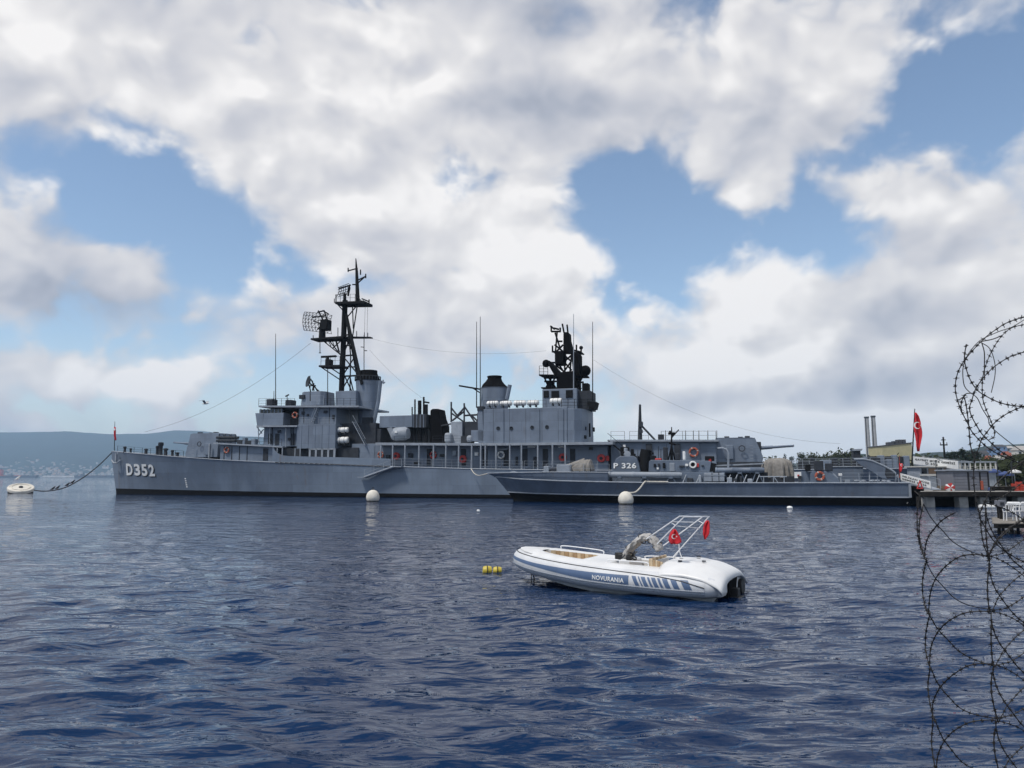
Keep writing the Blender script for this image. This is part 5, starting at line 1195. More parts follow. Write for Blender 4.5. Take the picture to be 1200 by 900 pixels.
# grey kiosk
kg = mat('kiosk_grey_panel', (.17, .175, .20), .6, var=.12, scale=1.0, streak=.3)
def pbox(mb, a, t, b, u, Y0, Y1, org):
    A = at(a, u, Y0) - org; B_ = at(b, t, Y0) - org; return mb.box(A.x, B_.x, A.y, A.y + (Y1 - Y0), A.z, B_.z)
ko = Vector((at(1138, 576, 72).x, 72, PZ)); kk = empty('kiosk', ko); tag(kk, 'grey panelled kiosk with flat roof on the pier', 'kiosk')
A = at(1117.5, 576, 72) - ko; B_ = at(1158.5, 552, 72) - ko
MB().box(A.x, B_.x, 0, 2.6, 0.0, B_.z).build('wall', kg, kk)
MB().box(A.x - .15, B_.x + .2, -.25, 2.8, B_.z + .002, B_.z + .14).build('roof', navy_lite, kk, bevel=.02)
for (a, b) in ((1119, 1133.6), (1136.2, 1147.5), (1149.5, 1157)): x0 = at(a, 560, 71.96).x - ko.x; x1 = at(b, 560, 71.96).x - ko.x; MB().box(x0, x1, -.05, .02, .08, B_.z - .12).build('panel', kg, kk, bevel=.02)
for a in (1134.9, 1148.5, 1158.2): x0 = at(a, 560, 71.96).x - ko.x; MB().box(x0 - .07, x0 + .07, -.03, .02, 0, B_.z - .1).build('joint', black_p, kk)
x0 = at(1148.8, 560, 71.9).x - ko.x; x1 = at(1151.8, 560, 71.9).x - ko.x; MB().box(x0, x1, -.10, -.052, .1, .95).build('notice', orange_p, kk)
for k in range(6): MB().box(A.x + .05, B_.x - .05, -.065, -.052, .25 + k * .28, .265 + k * .28).build('board_line', navy_dark, kk)
# red and white canopy, lying beside the kiosk
co = at(1113.2, 570.2, 70.4); cano = empty('canopy', Vector((co.x, co.y, PZ))); tag(cano, 'round red and white segmented canopy beside the grey kiosk', 'canopy')
for k in range(12):
    a0, a1 = k * math.pi / 6, (k + 1) * math.pi / 6; r_ = .44 * (1.0, .86, 1.1, .93)[k % 4]; z = co.z - PZ - .08
    MB().add([(0, -.12, z), (r_ * 1.1 * math.cos(a0), 0, z + r_ * .85 * math.sin(a0)), (r_ * 1.2 * math.cos((a0 + a1) / 2), .02, z + r_ * .9 * math.sin((a0 + a1) / 2)), (r_ * 1.1 * math.cos(a1), 0, z + r_ * .85 * math.sin(a1)), (0, .3, z)], [(0, 1, 2, 3), (4, 2, 1), (4, 3, 2)]).build('segment', white_p if k in (1, 4, 7, 8, 10) else red_p, cano)
MB().cyl((0, .1, 0), (0, .1, co.z - PZ), .04, n=6).build('canopy_pole', navy_lite, cano)
# roof terrace / pavilion behind the kiosk
pv_o = Vector((at(1143, 550, 80).x, 80, PZ)); pav = empty('pavilion', pv_o); tag(pav, 'open white pavilion with flat roof and posts behind the grey kiosk', 'pavilion')
A = at(1119, 552, 80) - pv_o; B_ = at(1168, 540.5, 80) - pv_o
MB().box(A.x, B_.x, 0, 3.0, B_.z - .14, B_.z).build('roof', navy_lite, pav); MB().box(A.x, B_.x, 0, 3.0, A.z - .14, A.z).build('floor', wall_ms[3], pav); MB().box(A.x, B_.x, .3, 2.8, 0, A.z - .14).build('base_wall', wall_ms[3], pav)
for k in range(9): x = A.x + .1 + (B_.x - A.x - .2) * k / 8; MB().box(x - .06, x + .06, .05, .2, A.z, B_.z - .14).build('post', wall_ms[0], pav)
MB().rail([(A.x, .1, A.z), (B_.x, .1, A.z)], .5, .35, .025, 2).build('balustrade', wall_ms[0], pav)
# cabin behind the gangways
cbo = Vector((at(1097, 556, 79).x, 79, PZ)); cab = empty('pier_cabin', cbo); tag(cab, 'low pale cabin with tan windows behind the two gangways', 'cabin')
A = at(1078, 556.5, 79) - cbo; B_ = at(1117, 547.5, 79) - cbo
MB().box(A.x, B_.x, 0, 2.5, 0, B_.z).build('wall', wall_ms[3], cab); MB().box(A.x - .2, B_.x + .2, -.3, 2.7, B_.z + .002, B_.z + .12).build('roof', wall_ms[0], cab); MB().box(A.x - .1, B_.x + .1, -.12, 0, A.z - .1, A.z + .08).build('sill_band', wall_ms[0], cab)
tan_w = mat('tan_shutter', (.25, .16, .10), .8, var=.2)
for (a, b, m) in ((1080, 1086, glass_d), (1088, 1097, tan_w), (1099, 1104, glass_d), (1106, 1113, tan_w)): x0 = at(a, 552, 79).x - cbo.x; x1 = at(b, 552, 79).x - cbo.x; MB().box(x0, x1, -.05, .05, A.z + .12, B_.z - .12).build('window', m, cab)
# clutter on the pier
blue_c = mat('blue_tarpaulin', (.045, .075, .20), .7, var=.25, scale=1.5); crate_r = mat('red_plastic', (.42, .05, .03), .5, var=.15); plank = mat('old_planks', (.16, .125, .09), .9, var=.3, scale=2)
def parasol(px, top, w_px, Y, m, label):
    o_ = Vector((at(px, 570, Y).x, Y, PZ)); r_ = empty('parasol', o_); tag(r_, label, 'parasol', 'blue parasols on the pier'); h = at(px, top, Y).z - PZ; R_ = w_px * Y / 867 / 2
    c = MB(); n = 8; v = [(0, 0, h)] + [(R_ * math.cos(2 * math.pi * i / n), R_ * math.sin(2 * math.pi * i / n), h - R_ * .42) for i in range(n)]; v += [(x * 1.0, y * 1.0, z - .16) for x, y, z in v[1:]]
    c.add(v, [(0, 1 + i, 1 + (i + 1) % n) for i in range(n)] + [(1 + i, 1 + n + i, 1 + n + (i + 1) % n, 1 + (i + 1) % n) for i in range(n)]); c.build('cover', m, r_, solid=.02)
    MB().cyl((0, 0, 0), (0, 0, h - .05), .03, n=6).build('pole', navy_lite, r_); MB().lathe((0, 0, 0), [(.3, 0), (.28, .12), (.05, .16)], 12).build('foot', conc2, r_)
parasol(1166, 549, 15, 77, blue_c, 'blue parasol right behind the kiosk corner'); parasol(1179, 552, 17, 75, blue_c, 'middle blue parasol on the pier'); parasol(1190, 549.5, 14, 78, mat('white_canvas', (.6, .6, .58), .9), 'white parasol beyond the blue ones')
def crate(px, py, w_px, h_px, Y, m, label, cat='crate', name='crate', group=None, zb=None):
    A = at(px - w_px / 2, py, Y); B_ = at(px + w_px / 2, py - h_px, Y); c = (A + B_) / 2; z0 = PZ if zb is None else zb; w = B_.x - A.x; h = B_.z - A.z; r_ = empty(name, (c.x, Y, z0)); tag(r_, label, cat, group)
    for k in range(3): MB().box(-w / 2, w / 2, -.03, .03, h * (.02 + k * .34), h * (.28 + k * .34)).build('slat', m, r_); MB().box(-w / 2, w / 2, w * .7, w * .7 + .05, h * (.02 + k * .34), h * (.28 + k * .34)).build('slat', m, r_)
    for s_ in (-1, 1): MB().box(s_ * w / 2 - .03, s_ * w / 2 + .03, .032, w * .7 - .002, 0, h).build('side_panel', m, r_)
    MB().box(-w / 2 + .04, w / 2 - .04, .04, w * .7 - .01, .02, h * .6).build('load', plank, r_)
for (a, w, h, Y, lab) in ((1190.5, 4.5, 9, 70, 'red crate left of the pair by the frame edge'), (1195.5, 4.6, 11, 70.6, 'taller red crate of the pair by the frame edge'), (1200.5, 4.4, 8, 70.2, 'red crate cut by the frame edge')): crate(a, at(a, 576, 68).z and 575.6, w, h, Y, crate_r, lab, group='red crates')
for (a, w, h, Y, lab) in ((1098, 5, 4, 71, 'low wooden box beside the end of the lower gangway'), (1104.5, 6, 6, 71.5, 'wooden box left of the red and white canopy')): crate(a, 575.4, w, h, Y, plank, lab, name='wooden_box', cat='box')
tb = Vector((at(1173, 575, 70).x, 70, PZ)); tr_ = empty('dinghy', tb); tag(tr_, 'small dark dinghy stored on the pier right of the kiosk', 'boat')
v = []; 
for (x, w, z) in ((-1.0, .05, .45), (-.8, .35, .42), (-.3, .48, .40), (.5, .48, .40), (1.1, .42, .42)): v += [(x, -w, z), (x, -w * .6, .05), (x, w * .6, .05), (x, w, z)]
f = [(4 * i + k, 4 * i + 4 + k, 4 * i + 5 + k, 4 * i + k + 1) for i in range(4) for k in range(3)] + [(16, 17, 18, 19), (3, 2, 1, 0)]
MB().add(v, f).build('hull_shell', dark_wood, tr_, solid=.04); MB().box(-.2, .05, -.42, .42, .26, .31).build('thwart', plank, tr_); MB().box(.7, .95, -.4, .4, .26, .31).build('thwart', plank, tr_)
o_ = MB(); A = at(1146.5, 587.5, 66.5); B_ = at(1167, 588.2, 66.5); pf = empty('float_boom', (A + B_) / 2 * Vector((1, 1, 0)).length / Vector((1, 1, 0)).length if False else Vector(((A.x + B_.x) / 2, 66.5, 0))); tag(pf, 'pale floating boom lying in front of the pier', 'float')
hl = (B_.x - A.x) / 2
for k in range(3): MB().lathe((-hl + k * hl * .68, 0, .12), [(.02, 0), (.17, .05), (.2, .2), (.2, hl * .5), (.17, hl * .62), (.02, hl * .66)], 12, (1, 0, 0)).build('float_segment', raft_white, pf, smooth=True)
for k, (px, top, Y, lab) in enumerate(((1098.5, 539, 77, 'lamp post behind the upper gangway end'), (1170.5, 538, 74, 'lamp post beside the blue parasols'), (1187, 541, 73, 'lamp post between the parasols'))):
    o_ = empty('lamp_post', (at(px, 570, Y).x, Y, PZ)); tag(o_, lab, 'lamp post', 'lamp posts on the pier'); h = at(px, top, Y).z - PZ
    MB().cyl((0, 0, 0), (0, 0, h), .06, .04, 8).build('shaft', navy_dark, o_); MB().tube([(0, 0, h - .1), (.25, 0, h + .05), (.5, 0, h)], .03, 6).build('arm', navy_dark, o_); MB().box(.4, .7, -.08, .08, h - .06, h + .01).build('lamp_head', navy_lite, o_, bevel=.02)
for k, (px, w, h, Y, m, lab) in enumerate(((1161.5, 4, 5, 71, blue_c, 'blue covered bundle at the kiosk right corner'), (1182, 6, 5, 71.5, blue_c, 'blue covered bundle beside the red crates'), (1166, 3.5, 7, 73, kg, 'grey covered bundle between the parasols'), (1109, 4, 5, 73, kg, 'grey covered bundle behind the round canopy'))):
    A_ = at(px - w / 2, 575.6, Y); B2 = at(px + w / 2, 575.6 - h, Y); o_ = empty('covered_bundle', ((A_.x + B2.x) / 2, Y, PZ)); tag(o_, lab, 'bundle'); hw2 = (B2.x - A_.x) / 2; hh = B2.z - PZ
    MB().add([(-hw2, -.4, 0), (hw2, -.4, 0), (hw2, .4, 0), (-hw2, .4, 0), (-hw2 * .8, -.3, hh * .8), (hw2 * .75, -.3, hh * .95), (hw2 * .7, .3, hh), (-hw2 * .7, .3, hh * .85)], [(0, 1, 5, 4), (1, 2, 6, 5), (2, 3, 7, 6), (3, 0, 4, 7), (4, 5, 6, 7), (3, 2, 1, 0)]).build('tarpaulin', m, o_, bevel=.08); MB().box(-hw2 * 1.02, hw2 * 1.02, -.42, -.405, hh * .3, hh * .36).build('cord', rope_m, o_)
# jetty with chairs in front of the pier
jt = mat('jetty_planks', (.21, .19, .165), .9, var=.3, scale=2.5, bump=.4)
JZ = .55; JX = at(1166, 612, 35.6).x; jo = empty('jetty', (JX, 35.6, 0)); tag(jo, 'small weathered plank jetty carrying white chairs', 'jetty')
for k in range(20): MB().box(.16 * k, 4.4, k * .25, k * .25 + .235, JZ - .045 + (k % 3) * .004, JZ + (k % 3) * .004).build('plank', jt, jo, bevel=.008)
MB().box(.06, 4.4, .06, .2, JZ - .24, JZ - .05).build('bearer', dark_wood, jo); MB().box(3.0, 4.4, 4.6, 4.75, JZ - .24, JZ - .05).build('bearer', dark_wood, jo); MB().plan([(.02, .02), (.16, .02), (3.2, 4.9), (3.06, 4.9)], JZ - .20, JZ - .05).build('bearer', dark_wood, jo)
for (x, y) in ((.35, .28), (.95, .28), (1.9, .28), (2.9, .28), (3.9, .28), (3.3, 4.5), (4.1, 4.5)): MB().cyl((x, y, -1.2), (x, y, JZ - .06), .075, n=10).build('pile', dark_wood, jo)
plast = mat('white_plastic', (.74, .74, .73), .4, var=.05)
def chair(px, Y, rz, label):
    r_ = empty('plastic_chair', (at(px, 600, Y).x, Y, JZ + .012), rz); tag(r_, label, 'chair', 'white chairs on the jetty')
    MB().box(-.23, .23, -.22, .22, .42, .455).build('seat', plast, r_, bevel=.02)
    for (x, y) in ((-.2, -.19), (.2, -.19), (-.2, .19), (.2, .19)): MB().cyl((x * 1.08, y * 1.1, 0), (x, y, .42), .02, .024, 6).build('leg', plast, r_)
    MB().tube([(-.21, .2, .44), (-.22, .25, .78), (-.15, .27, .86), (.15, .27, .86), (.22, .25, .78), (.21, .2, .44)], .022, 6).build('back_frame', plast, r_)
    for k in range(4): MB().box(-.13 + k * .075, -.095 + k * .075, .235, .255, .455, .85).build('back_slat', plast, r_)
    for s_ in (-1, 1): MB().tube([(s_ * .22, .24, .66), (s_ * .25, -.05, .66), (s_ * .24, -.2, .60), (s_ * .21, -.19, .43)], .02, 6).build('armrest', plast, r_)
chair(1183, 37.4, R(165), 'nearer white plastic chair on the jetty'); chair(1194.5, 38.2, R(195), 'farther white plastic chair at the frame edge')
to_ = Vector((at(1190, 590, 39.5).x, 39.5, JZ + .012)); tt = empty('table', to_); tag(tt, 'long white topped table behind the jetty chairs', 'table')
MB().box(-.85, 1.1, -.4, .4, .70, .74).build('table_top', plast, tt, bevel=.01)
for (x, y) in ((-.75, -.33), (1.0, -.33), (-.75, .33), (1.0, .33)): MB().box(x - .03, x + .03, y - .03, y + .03, 0, .70).build('leg', dark_wood, tt)
bxo = Vector((at(1172, 590, 39).x, 39.0, JZ + .012)); bxe = empty('post_box', bxo); tag(bxe, 'grey box on a dark post at the corner of the jetty', 'box'); MB().box(-.06, .06, -.06, .06, 0, .62).build('post', dark_wood, bxe); MB().box(-.2, .2, -.16, .16, .62, .95).build('case', kg, bxe, bevel=.02); MB().box(-.1, .1, -.175, -.158, .70, .86).build('door', navy_dark, bxe)
for k, (x, w) in enumerate(((.55, .5), (1.3, .52))): tag(MB().box(to_.x + x - .9, to_.x + x - .9 + w, 39.3, 39.7, JZ + .012 + .74, JZ + .012 + .86).build('seat_cushion', plast, None, bevel=.05), ('left' if k == 0 else 'right') + ' white cushion lying on the long jetty table', 'cushion', 'white cushions')

# ------------------------------------------------------------------ far shore: town and ships
far_w = mat('far_house_pale', (.40, .39, .38), .9, var=.3, scale=.05); far_r = mat('far_house_roof', (.34, .20, .15), .9, var=.2, scale=.05)
r6 = random.Random(4)
def far_spot():
    px = r6.uniform(-30, 300); t = abs(r6.gauss(0, .14)) + .012; Y = 4200 + 2200 * t; c = at(px, 500, Y); z = -3 + 396 * (t ** 1.25); return px, c.x, Y, z
def far_house_mb(w, h, d_): 
    m = MB(); m.box(-w / 2, w / 2, -d_ / 2, d_ / 2, -6, h); return m
proto_h = None; n_h = 0; stuff = MB()
spots = [far_spot() for _ in range(620)]
for i, (px, x, y, z) in enumerate(spots):
    w = r6.uniform(8, 17); h = r6.uniform(6, 13); d_ = w
    if -1 < px < 134 and n_h < 90 and h > 8:
        n_h += 1
        if proto_h is None:
            proto_h = empty('far_house', (0, 0, 0)); MB().box(-.5, .5, -.5, .5, -.6, .8).build('wall', far_w, proto_h); MB().add([(-.54, -.54, .8), (.54, -.54, .8), (.54, .54, .8), (-.54, .54, .8), (0, 0, 1.08)], [(0, 1, 4), (1, 2, 4), (2, 3, 4), (3, 0, 4), (3, 2, 1, 0)]).build('roof', far_r, proto_h); o = proto_h
        else: o = copy_tree(proto_h)
        o.location = (x, y, z); o.scale = (w, d_, h); tag(o, 'tiny pale house in the hazy town across the water', 'house', 'houses of the far shore town')
    else: stuff.box(x - w / 2, x + w / 2, y - d_ / 2, y + d_ / 2, z - 6, z + h)
tag(stuff.build('far_town', far_w), 'hazy spread of pale houses along the far shore', None, None, 'stuff')
def cargo(pxa, pxb, Y, hull_c, house_px, house_h, hm_, label):
    A = at(pxa, 560, Y); B_ = at(pxb, 560, Y); L_ = B_.x - A.x; r_ = empty('cargo_ship', ((A.x + B_.x) / 2, Y, 0)); tag(r_, label, 'ship')
    MB().prism([(-L_ / 2, 12), (-L_ / 2 + 4, -1), (L_ / 2 - 6, -1), (L_ / 2, 13), (L_ / 2 - 14, 12), (L_ / 2 - 18, 9.5), (-L_ / 2 + 26, 9.5), (-L_ / 2 + 24, 12)], -11, 11).build('hull', hull_c, r_)
    x = at(house_px, 550, Y).x - (A.x + B_.x) / 2
    MB().box(x - 8, x + 8, -9, 9, 9.0, 9 + house_h).build('deckhouse', hm_, r_); MB().box(x - 5, x + 4, -7, 7, 9 + house_h, 13 + house_h).build('bridge', hm_, r_); MB().cyl((x + 4, 0, 9 + house_h), (x + 4, 0, 19 + house_h), 1.6, 1.2, 8).build('funnel', hull_c, r_)
    for k in range(5): MB().box(-L_ * .33 + k * L_ * .14, -L_ * .33 + k * L_ * .14 + L_ * .10, -8, 8, 9.5, 12.5).build('hatch_cover', hm_ if k % 2 else hull_c, r_)
navy_sh = mat('far_ship_navy', (.03, .04, .07), .6); red_sh = mat('far_ship_red', (.42, .06, .05), .6)
cargo(-22, 44, 3500, navy_sh, 1.0, 28, red_sh, 'distant navy cargo ship with a red deckhouse cut by the frame'); cargo(88, 150, 3550, navy_sh, 97, 6, navy_sh, 'distant dark cargo ship just left of the destroyer bow')
A = at(48, 560, 4000); B_ = at(88, 560, 4000); qy = empty('quay_shed', ((A.x + B_.x) / 2, 4000, 0)); tag(qy, 'long white quay shed between the two distant ships', 'building'); L_ = (B_.x - A.x) / 2
MB().box(-L_, L_, 0, 30, -2, 7).build('wall', far_w, qy); MB().add([(-L_, -1, 7.01), (L_, -1, 7.01), (L_, 31, 7.01), (-L_, 31, 7.01), (-L_, 15, 10), (L_, 15, 10)], [(0, 1, 5, 4), (2, 3, 4, 5), (1, 2, 5), (3, 0, 4), (3, 2, 1, 0)]).build('roof', far_w, qy)

# ------------------------------------------------------------------ flags
def crescent(c, ex, ez, nrm, r, parent, m):
    """white crescent and star laid on a flag: ex, ez the flag's own axes"""
    n = 20; v = []; f = []
    for i in range(n + 1):
        t = R(40) + (R(320) - R(40)) * i / n; o_ = c + ex * (r * math.cos(t)) + ez * (r * math.sin(t)); q_ = math.pi * (i / n)
        inn = c + ex * (r * .25) + ex * (r * .80 * math.cos(t)) * 1.0 + ez * (r * .80 * math.sin(t)); v += [o_ + nrm * .01, inn + nrm * .01]
    for i in range(n): f.append((2 * i, 2 * i + 1, 2 * i + 3, 2 * i + 2))
    MB().add(v, f).build('crescent', m, parent)
    v = [c + ex * (r * 1.15) + ex * ((r * .42 if k % 2 == 0 else r * .17) * math.cos(math.pi + k * math.pi / 5)) + ez * ((r * .42 if k % 2 == 0 else r * .17) * math.sin(math.pi + k * math.pi / 5)) + nrm * .01 for k in range(10)]
    MB().add(v, [tuple(range(10))]).build('star', m, parent)
def hanging_flag(name, base, Y, outline, label, seed, fold=.12, marks=None):
    """cloth hanging in folds from a staff: outline = [(left px, right px, py)] from the top down"""
    r_ = empty(name, base); tag(r_, label, 'flag'); n = 14; v = []; f = []
    rr = random.Random(seed); ph = rr.uniform(0, 6)
    for j, (a, b, y) in enumerate(outline):
        for i in range(n + 1):
            u = i / n; p = at(a + (b - a) * u, y, Y) - base; p.y += fold * math.sin(u * 9 + ph + j * .25) * (.25 + u); v.append(p)
    m_ = n + 1
    for j in range(len(outline) - 1):
        for i in range(n): f.append((j * m_ + i, j * m_ + i + 1, (j + 1) * m_ + i + 1, (j + 1) * m_ + i))
    MB().add(v, f).build('cloth', red_cloth, r_, smooth=True, solid=.01)
    for (px, py, r) in (marks or []):
        c = at(px, py, Y - fold * 1.5) - base; crescent(c, Vector((1, 0, 0)), Vector((0, 0, 1)), Vector((0, -1, 0)), r, r_, white_cloth)
    return r_
b0 = D.root.location + D.ux * D.q(1069, 540, 0).x; b0 = Vector((b0.x, b0.y, D.q(1069, 530, 0).z)); Ye = b0.y - .2
hanging_flag('ensign', b0, Ye, [(1071.6, 1072.6, 483.5), (1071.2, 1075.6, 488), (1071.0, 1077.4, 494), (1070.6, 1078.2, 500), (1071.5, 1079.4, 506), (1072.5, 1079.6, 511), (1073.4, 1078.6, 517), (1073.8, 1077.4, 523), (1074.6, 1076.6, 529)],
             'large red ensign hanging in folds from the destroyer stern staff', 3, .22, [(1074.8, 498.5, .42)])
pt0 = D.root.location.copy(); b1 = Vector((pt0.x + .3, pt0.y, 8.5))
j = hanging_flag('jack_flag', b1, pt0.y - .2, [(133.6, 135.6, 500.5), (133.4, 135.8, 505), (133.3, 135.6, 510), (134.3, 136.2, 515), (134.8, 136.0, 516)], 'small red and white flag on the destroyer bow staff', 5, .08)
MB().add([at(133.6, 502, pt0.y - .5) - b1, at(135.2, 502.4, pt0.y - .5) - b1, at(135.0, 504.6, pt0.y - .5) - b1, at(133.6, 504.4, pt0.y - .5) - b1], [(0, 1, 2, 3)]).build('white_patch', white_cloth, j, solid=.01)
b2 = at(1054, 556, 73.2); fl = hanging_flag('stern_flag', b2, 73.2, [(1053.8, 1058.2, 543), (1053.6, 1058.8, 546), (1053.4, 1058.0, 550), (1053.6, 1056.4, 553.6)], 'small red flag with white crescent on the patrol boat stern', 6, .08, [(1056.6, 545, .13)])
MB().cyl(at(1054.2, 560, 73.3) - b2, at(1054, 534, 73.3) - b2, .035, .02, 6).build('staff', orange_p, fl)

# ------------------------------------------------------------------ inflatable boat
K = Ship((.116, 20.33), (5.134, 17.31), 'inflatable_boat')
kr = K.root
tag(kr, 'white inflatable motor boat with blue stripe and folded sunshade frame', 'boat')
rib_w = mat('boat_white_gelcoat', (.70, .70, .69), .4, var=.05, scale=2.0, stain=(.50, .47, .42), stain_amt=.15)
rib_tube = mat('boat_tube_white', (.60, .61, .62), .55, var=.08, scale=2.0, stain=(.42, .42, .40), stain_amt=.25)
rib_low = mat('boat_tube_grey', (.50, .53, .56), .5, var=.07, scale=2.0, stain=(.25, .26, .24), stain_amt=.3)
rib_blue = mat('boat_blue_stripe', (.085, .135, .235), .45, var=.08, scale=2)
rib_strake = mat('boat_grey_strake', (.22, .25, .30), .5)
rib_line = mat('boat_rub_line', (.035, .038, .045), .6)
teak = mat('tan_seat_panel', (.40, .27, .15), .6, var=.15, scale=6); teak2 = mat('pale_seat_panel', (.55, .43, .28), .6, var=.12, scale=6)
khaki = mat('folded_canvas', (.40, .385, .365), .95, var=.25, scale=7, bump=.6)
tubew = mat('white_steel_tube', (.80, .80, .80), .3, var=.03)
ctl = smooth_path([(.26, 0, .60), (.34, -.26, .59), (.60, -.53, .555), (1.1, -.735, .49), (1.8, -.84, .42), (2.7, -.895, .355), (3.8, -.91, .32), (4.8, -.90, .305), (5.42, -.87, .30)], 10)
def tr(x): return float(np.interp(x, [.2, 1.0, 2.5, 4.5, 5.42], [.235, .255, .275, .275, .25]))
frames = []
for i, p in enumerate(ctl):
    d_ = (ctl[min(i + 1, len(ctl) - 1)] - ctl[max(i - 1, 0)]); d_.z = 0; d_.normalize()
    out = Vector((d_.y, -d_.x, 0)); 
    if out.y > 0 and i > 0: out = -out
    if i == 0: out = Vector((-1, 0, 0))
    frames.append((p, out))
def sec(i, phi, extra=0.0, side=1):
    p, out = frames[i]; r_ = tr(p.x) + extra; v_ = p + out * (r_ * math.cos(phi)) + Vector((0, 0, r_ * math.sin(phi)))
    return Vector((v_.x, v_.y * side, v_.z))
def strip(name, m, ph0, ph1, i0, i1, extra=0.0, n=8, parent=None, smooth=True, close=False):
    mb = MB()
    for side in (1, -1):
        v = []; f = []
        for i in range(i0, i1 + 1):
            for k in range(n + 1): v.append(sec(i, ph0 + (ph1 - ph0) * k / n, extra, side))
        q_ = n + 1
        for a in range(i1 - i0):
            for k in range(n): f.append((a * q_ + k, (a + 1) * q_ + k, (a + 1) * q_ + k + 1, a * q_ + k + 1))
        mb.add(v, f)
    return mb.build(name, m, parent or kr, smooth=smooth)
NI = len(frames) - 1
tube = strip('tube_collar', rib_tube, R(-25), R(185), 0, NI, 0, 18)
strip('tube_underside', rib_low, R(-175), R(-25), 0, NI, 0, 12)
def ph_line(x): return float(np.interp(x, [.2, 2.8, 4.2, 4.9, 5.45], [58, 52, 42, 26, -2]))
for ph, e_ in ((-20, .012), (-36, .010), (60, .012)):
    for side in (1, -1): MB().tube([sec(i, R(ph if ph < 0 else ph_line(frames[i][0].x)), .004, side) for i in range(NI + 1)], e_, 6).build('rub_strake', rib_line if ph > 0 else rib_strake, kr, smooth=True)
for side in (1, -1):   # tapered tube ends
    p, out = frames[NI]; c = Vector((p.x, p.y * side, p.z))
    MB().lathe(c, [(.25, -.02), (.24, .08), (.20, .20), (.12, .28), (.02, .31)], 20, (1, 0, -.03)).build('tube_end', rib_tube, kr, smooth=True)
def idx(x): return min(range(NI + 1), key=lambda i: abs(frames[i][0].x - x) + (0 if i > 3 else .0))
i_txt = idx(3.70)
mbs = MB()
for side in (1, -1):      # narrow at the bow, widening aft
    v = []; f = []
    for i in range(0, i_txt + 1):
        x_ = frames[i][0].x; lo_ = float(np.interp(x_, [.2, 1.2, 2.6, 3.7], [8, 2, -11, -14])); hi_ = float(np.interp(x_, [.2, 1.2, 2.6, 3.7], [24, 22, 26, 30]))
        for k in range(7): v.append(sec(i, R(lo_ + (hi_ - lo_) * k / 6), .005, side))
    for a in range(i_txt):
        for k in range(6): f.append((a * 7 + k, (a + 1) * 7 + k, (a + 1) * 7 + k + 1, a * 7 + k + 1))
    mbs.add(v, f)
mbs.build('blue_stripe', rib_blue, kr, smooth=True)
def on_tube(x, z, side=-1, extra=.008):
    """point on the outside of the side tube at length x and height z"""
    i = max(1, idx(x)); j0 = i if frames[i][0].x <= x else i - 1; j0 = max(0, min(NI - 1, j0)); p0, p1 = frames[j0][0], frames[j0 + 1][0]; t = (x - p0.x) / max(1e-6, p1.x - p0.x); p = p0.lerp(p1, t); r_ = tr(x) + extra
    dz = max(-r_, min(r_, z - p.z)); return Vector((x, -side * (abs(p.y) + math.sqrt(max(0, r_ * r_ - dz * dz))) if False else side * (abs(p.y) + math.sqrt(max(0, r_ * r_ - dz * dz))), z))
def zc(x): return float(np.interp(x, [f_[0].x for f_ in frames], [f_[0].z for f_ in frames]))
tv, tf = text_mesh('NOVURANIA', 1.0, .02, 1.1); xs = [p[0] for p in tv]; zs = [p[1] for p in tv]
tvv = []
for (x, z, _) in tv:
    X = 2.78 + (x - min(xs)) / (max(xs) - min(xs)) * .80; Z = zc(X) - .035 + (z - min(zs)) / (max(zs) - min(zs)) * .105; tvv.append(on_tube(X, Z, -1, .012))
MB().add(tvv, tf).build('boat_name', white_p, kr)
x = 3.78      # slanting bars that fade the stripe out
for k, (w, g_) in enumerate(((.10, .05), (.035, .035), (.10, .05), (.055, .04), (.10, .045), (.06, .05), (.12, .07), (.13, .10), (.17, .11), (.19, .13), (.22, .1))):
    a0, a1 = x, x + w; v = []; f = []; n_ = 6
    for q_ in range(n_ + 1):
        zz = -.06 + .20 * q_ / n_; sh_ = -.10 * q_ / n_
        for xx in (a0 + sh_, a1 + sh_): v.append(on_tube(xx + .08, zc(xx) + zz, -1, .007))
    f = [(2 * q_, 2 * q_ + 1, 2 * q_ + 3, 2 * q_ + 2) for q_ in range(n_)]
    MB().add(v, f).build('stripe_bar', rib_blue, kr); x = a1 + g_
    if x > 5.1: break
# vee hull under the tubes
keel = lerp_tab([(.42, .46), (.7, .32), (1.1, .12), (1.6, -.06), (2.4, -.2), (5.7, -.26)]); v = []; f = []
xs_ = [.42, .7, 1.0, 1.4, 1.9, 2.6, 3.5, 4.5, 5.5]
for x in xs_:
    yy = float(np.interp(x, [f_[0].x for f_ in frames], [abs(f_[0].y) for f_ in frames])); z = zc(x) - .16
    v += [(x, -yy * .96, z), (x, -yy * .82, (z + keel(x)) * .5 - .03), (x, 0, keel(x)), (x, yy * .82, (z + keel(x)) * .5 - .03), (x, yy * .96, z)]
f = [(5 * i + k, 5 * i + 5 + k, 5 * i + 6 + k, 5 * i + k + 1) for i in range(len(xs_) - 1) for k in range(4)] + [tuple(5 * (len(xs_) - 1) + k for k in range(5))]
MB().add(v, f).build('vee_hull', rib_low, kr, smooth=True)
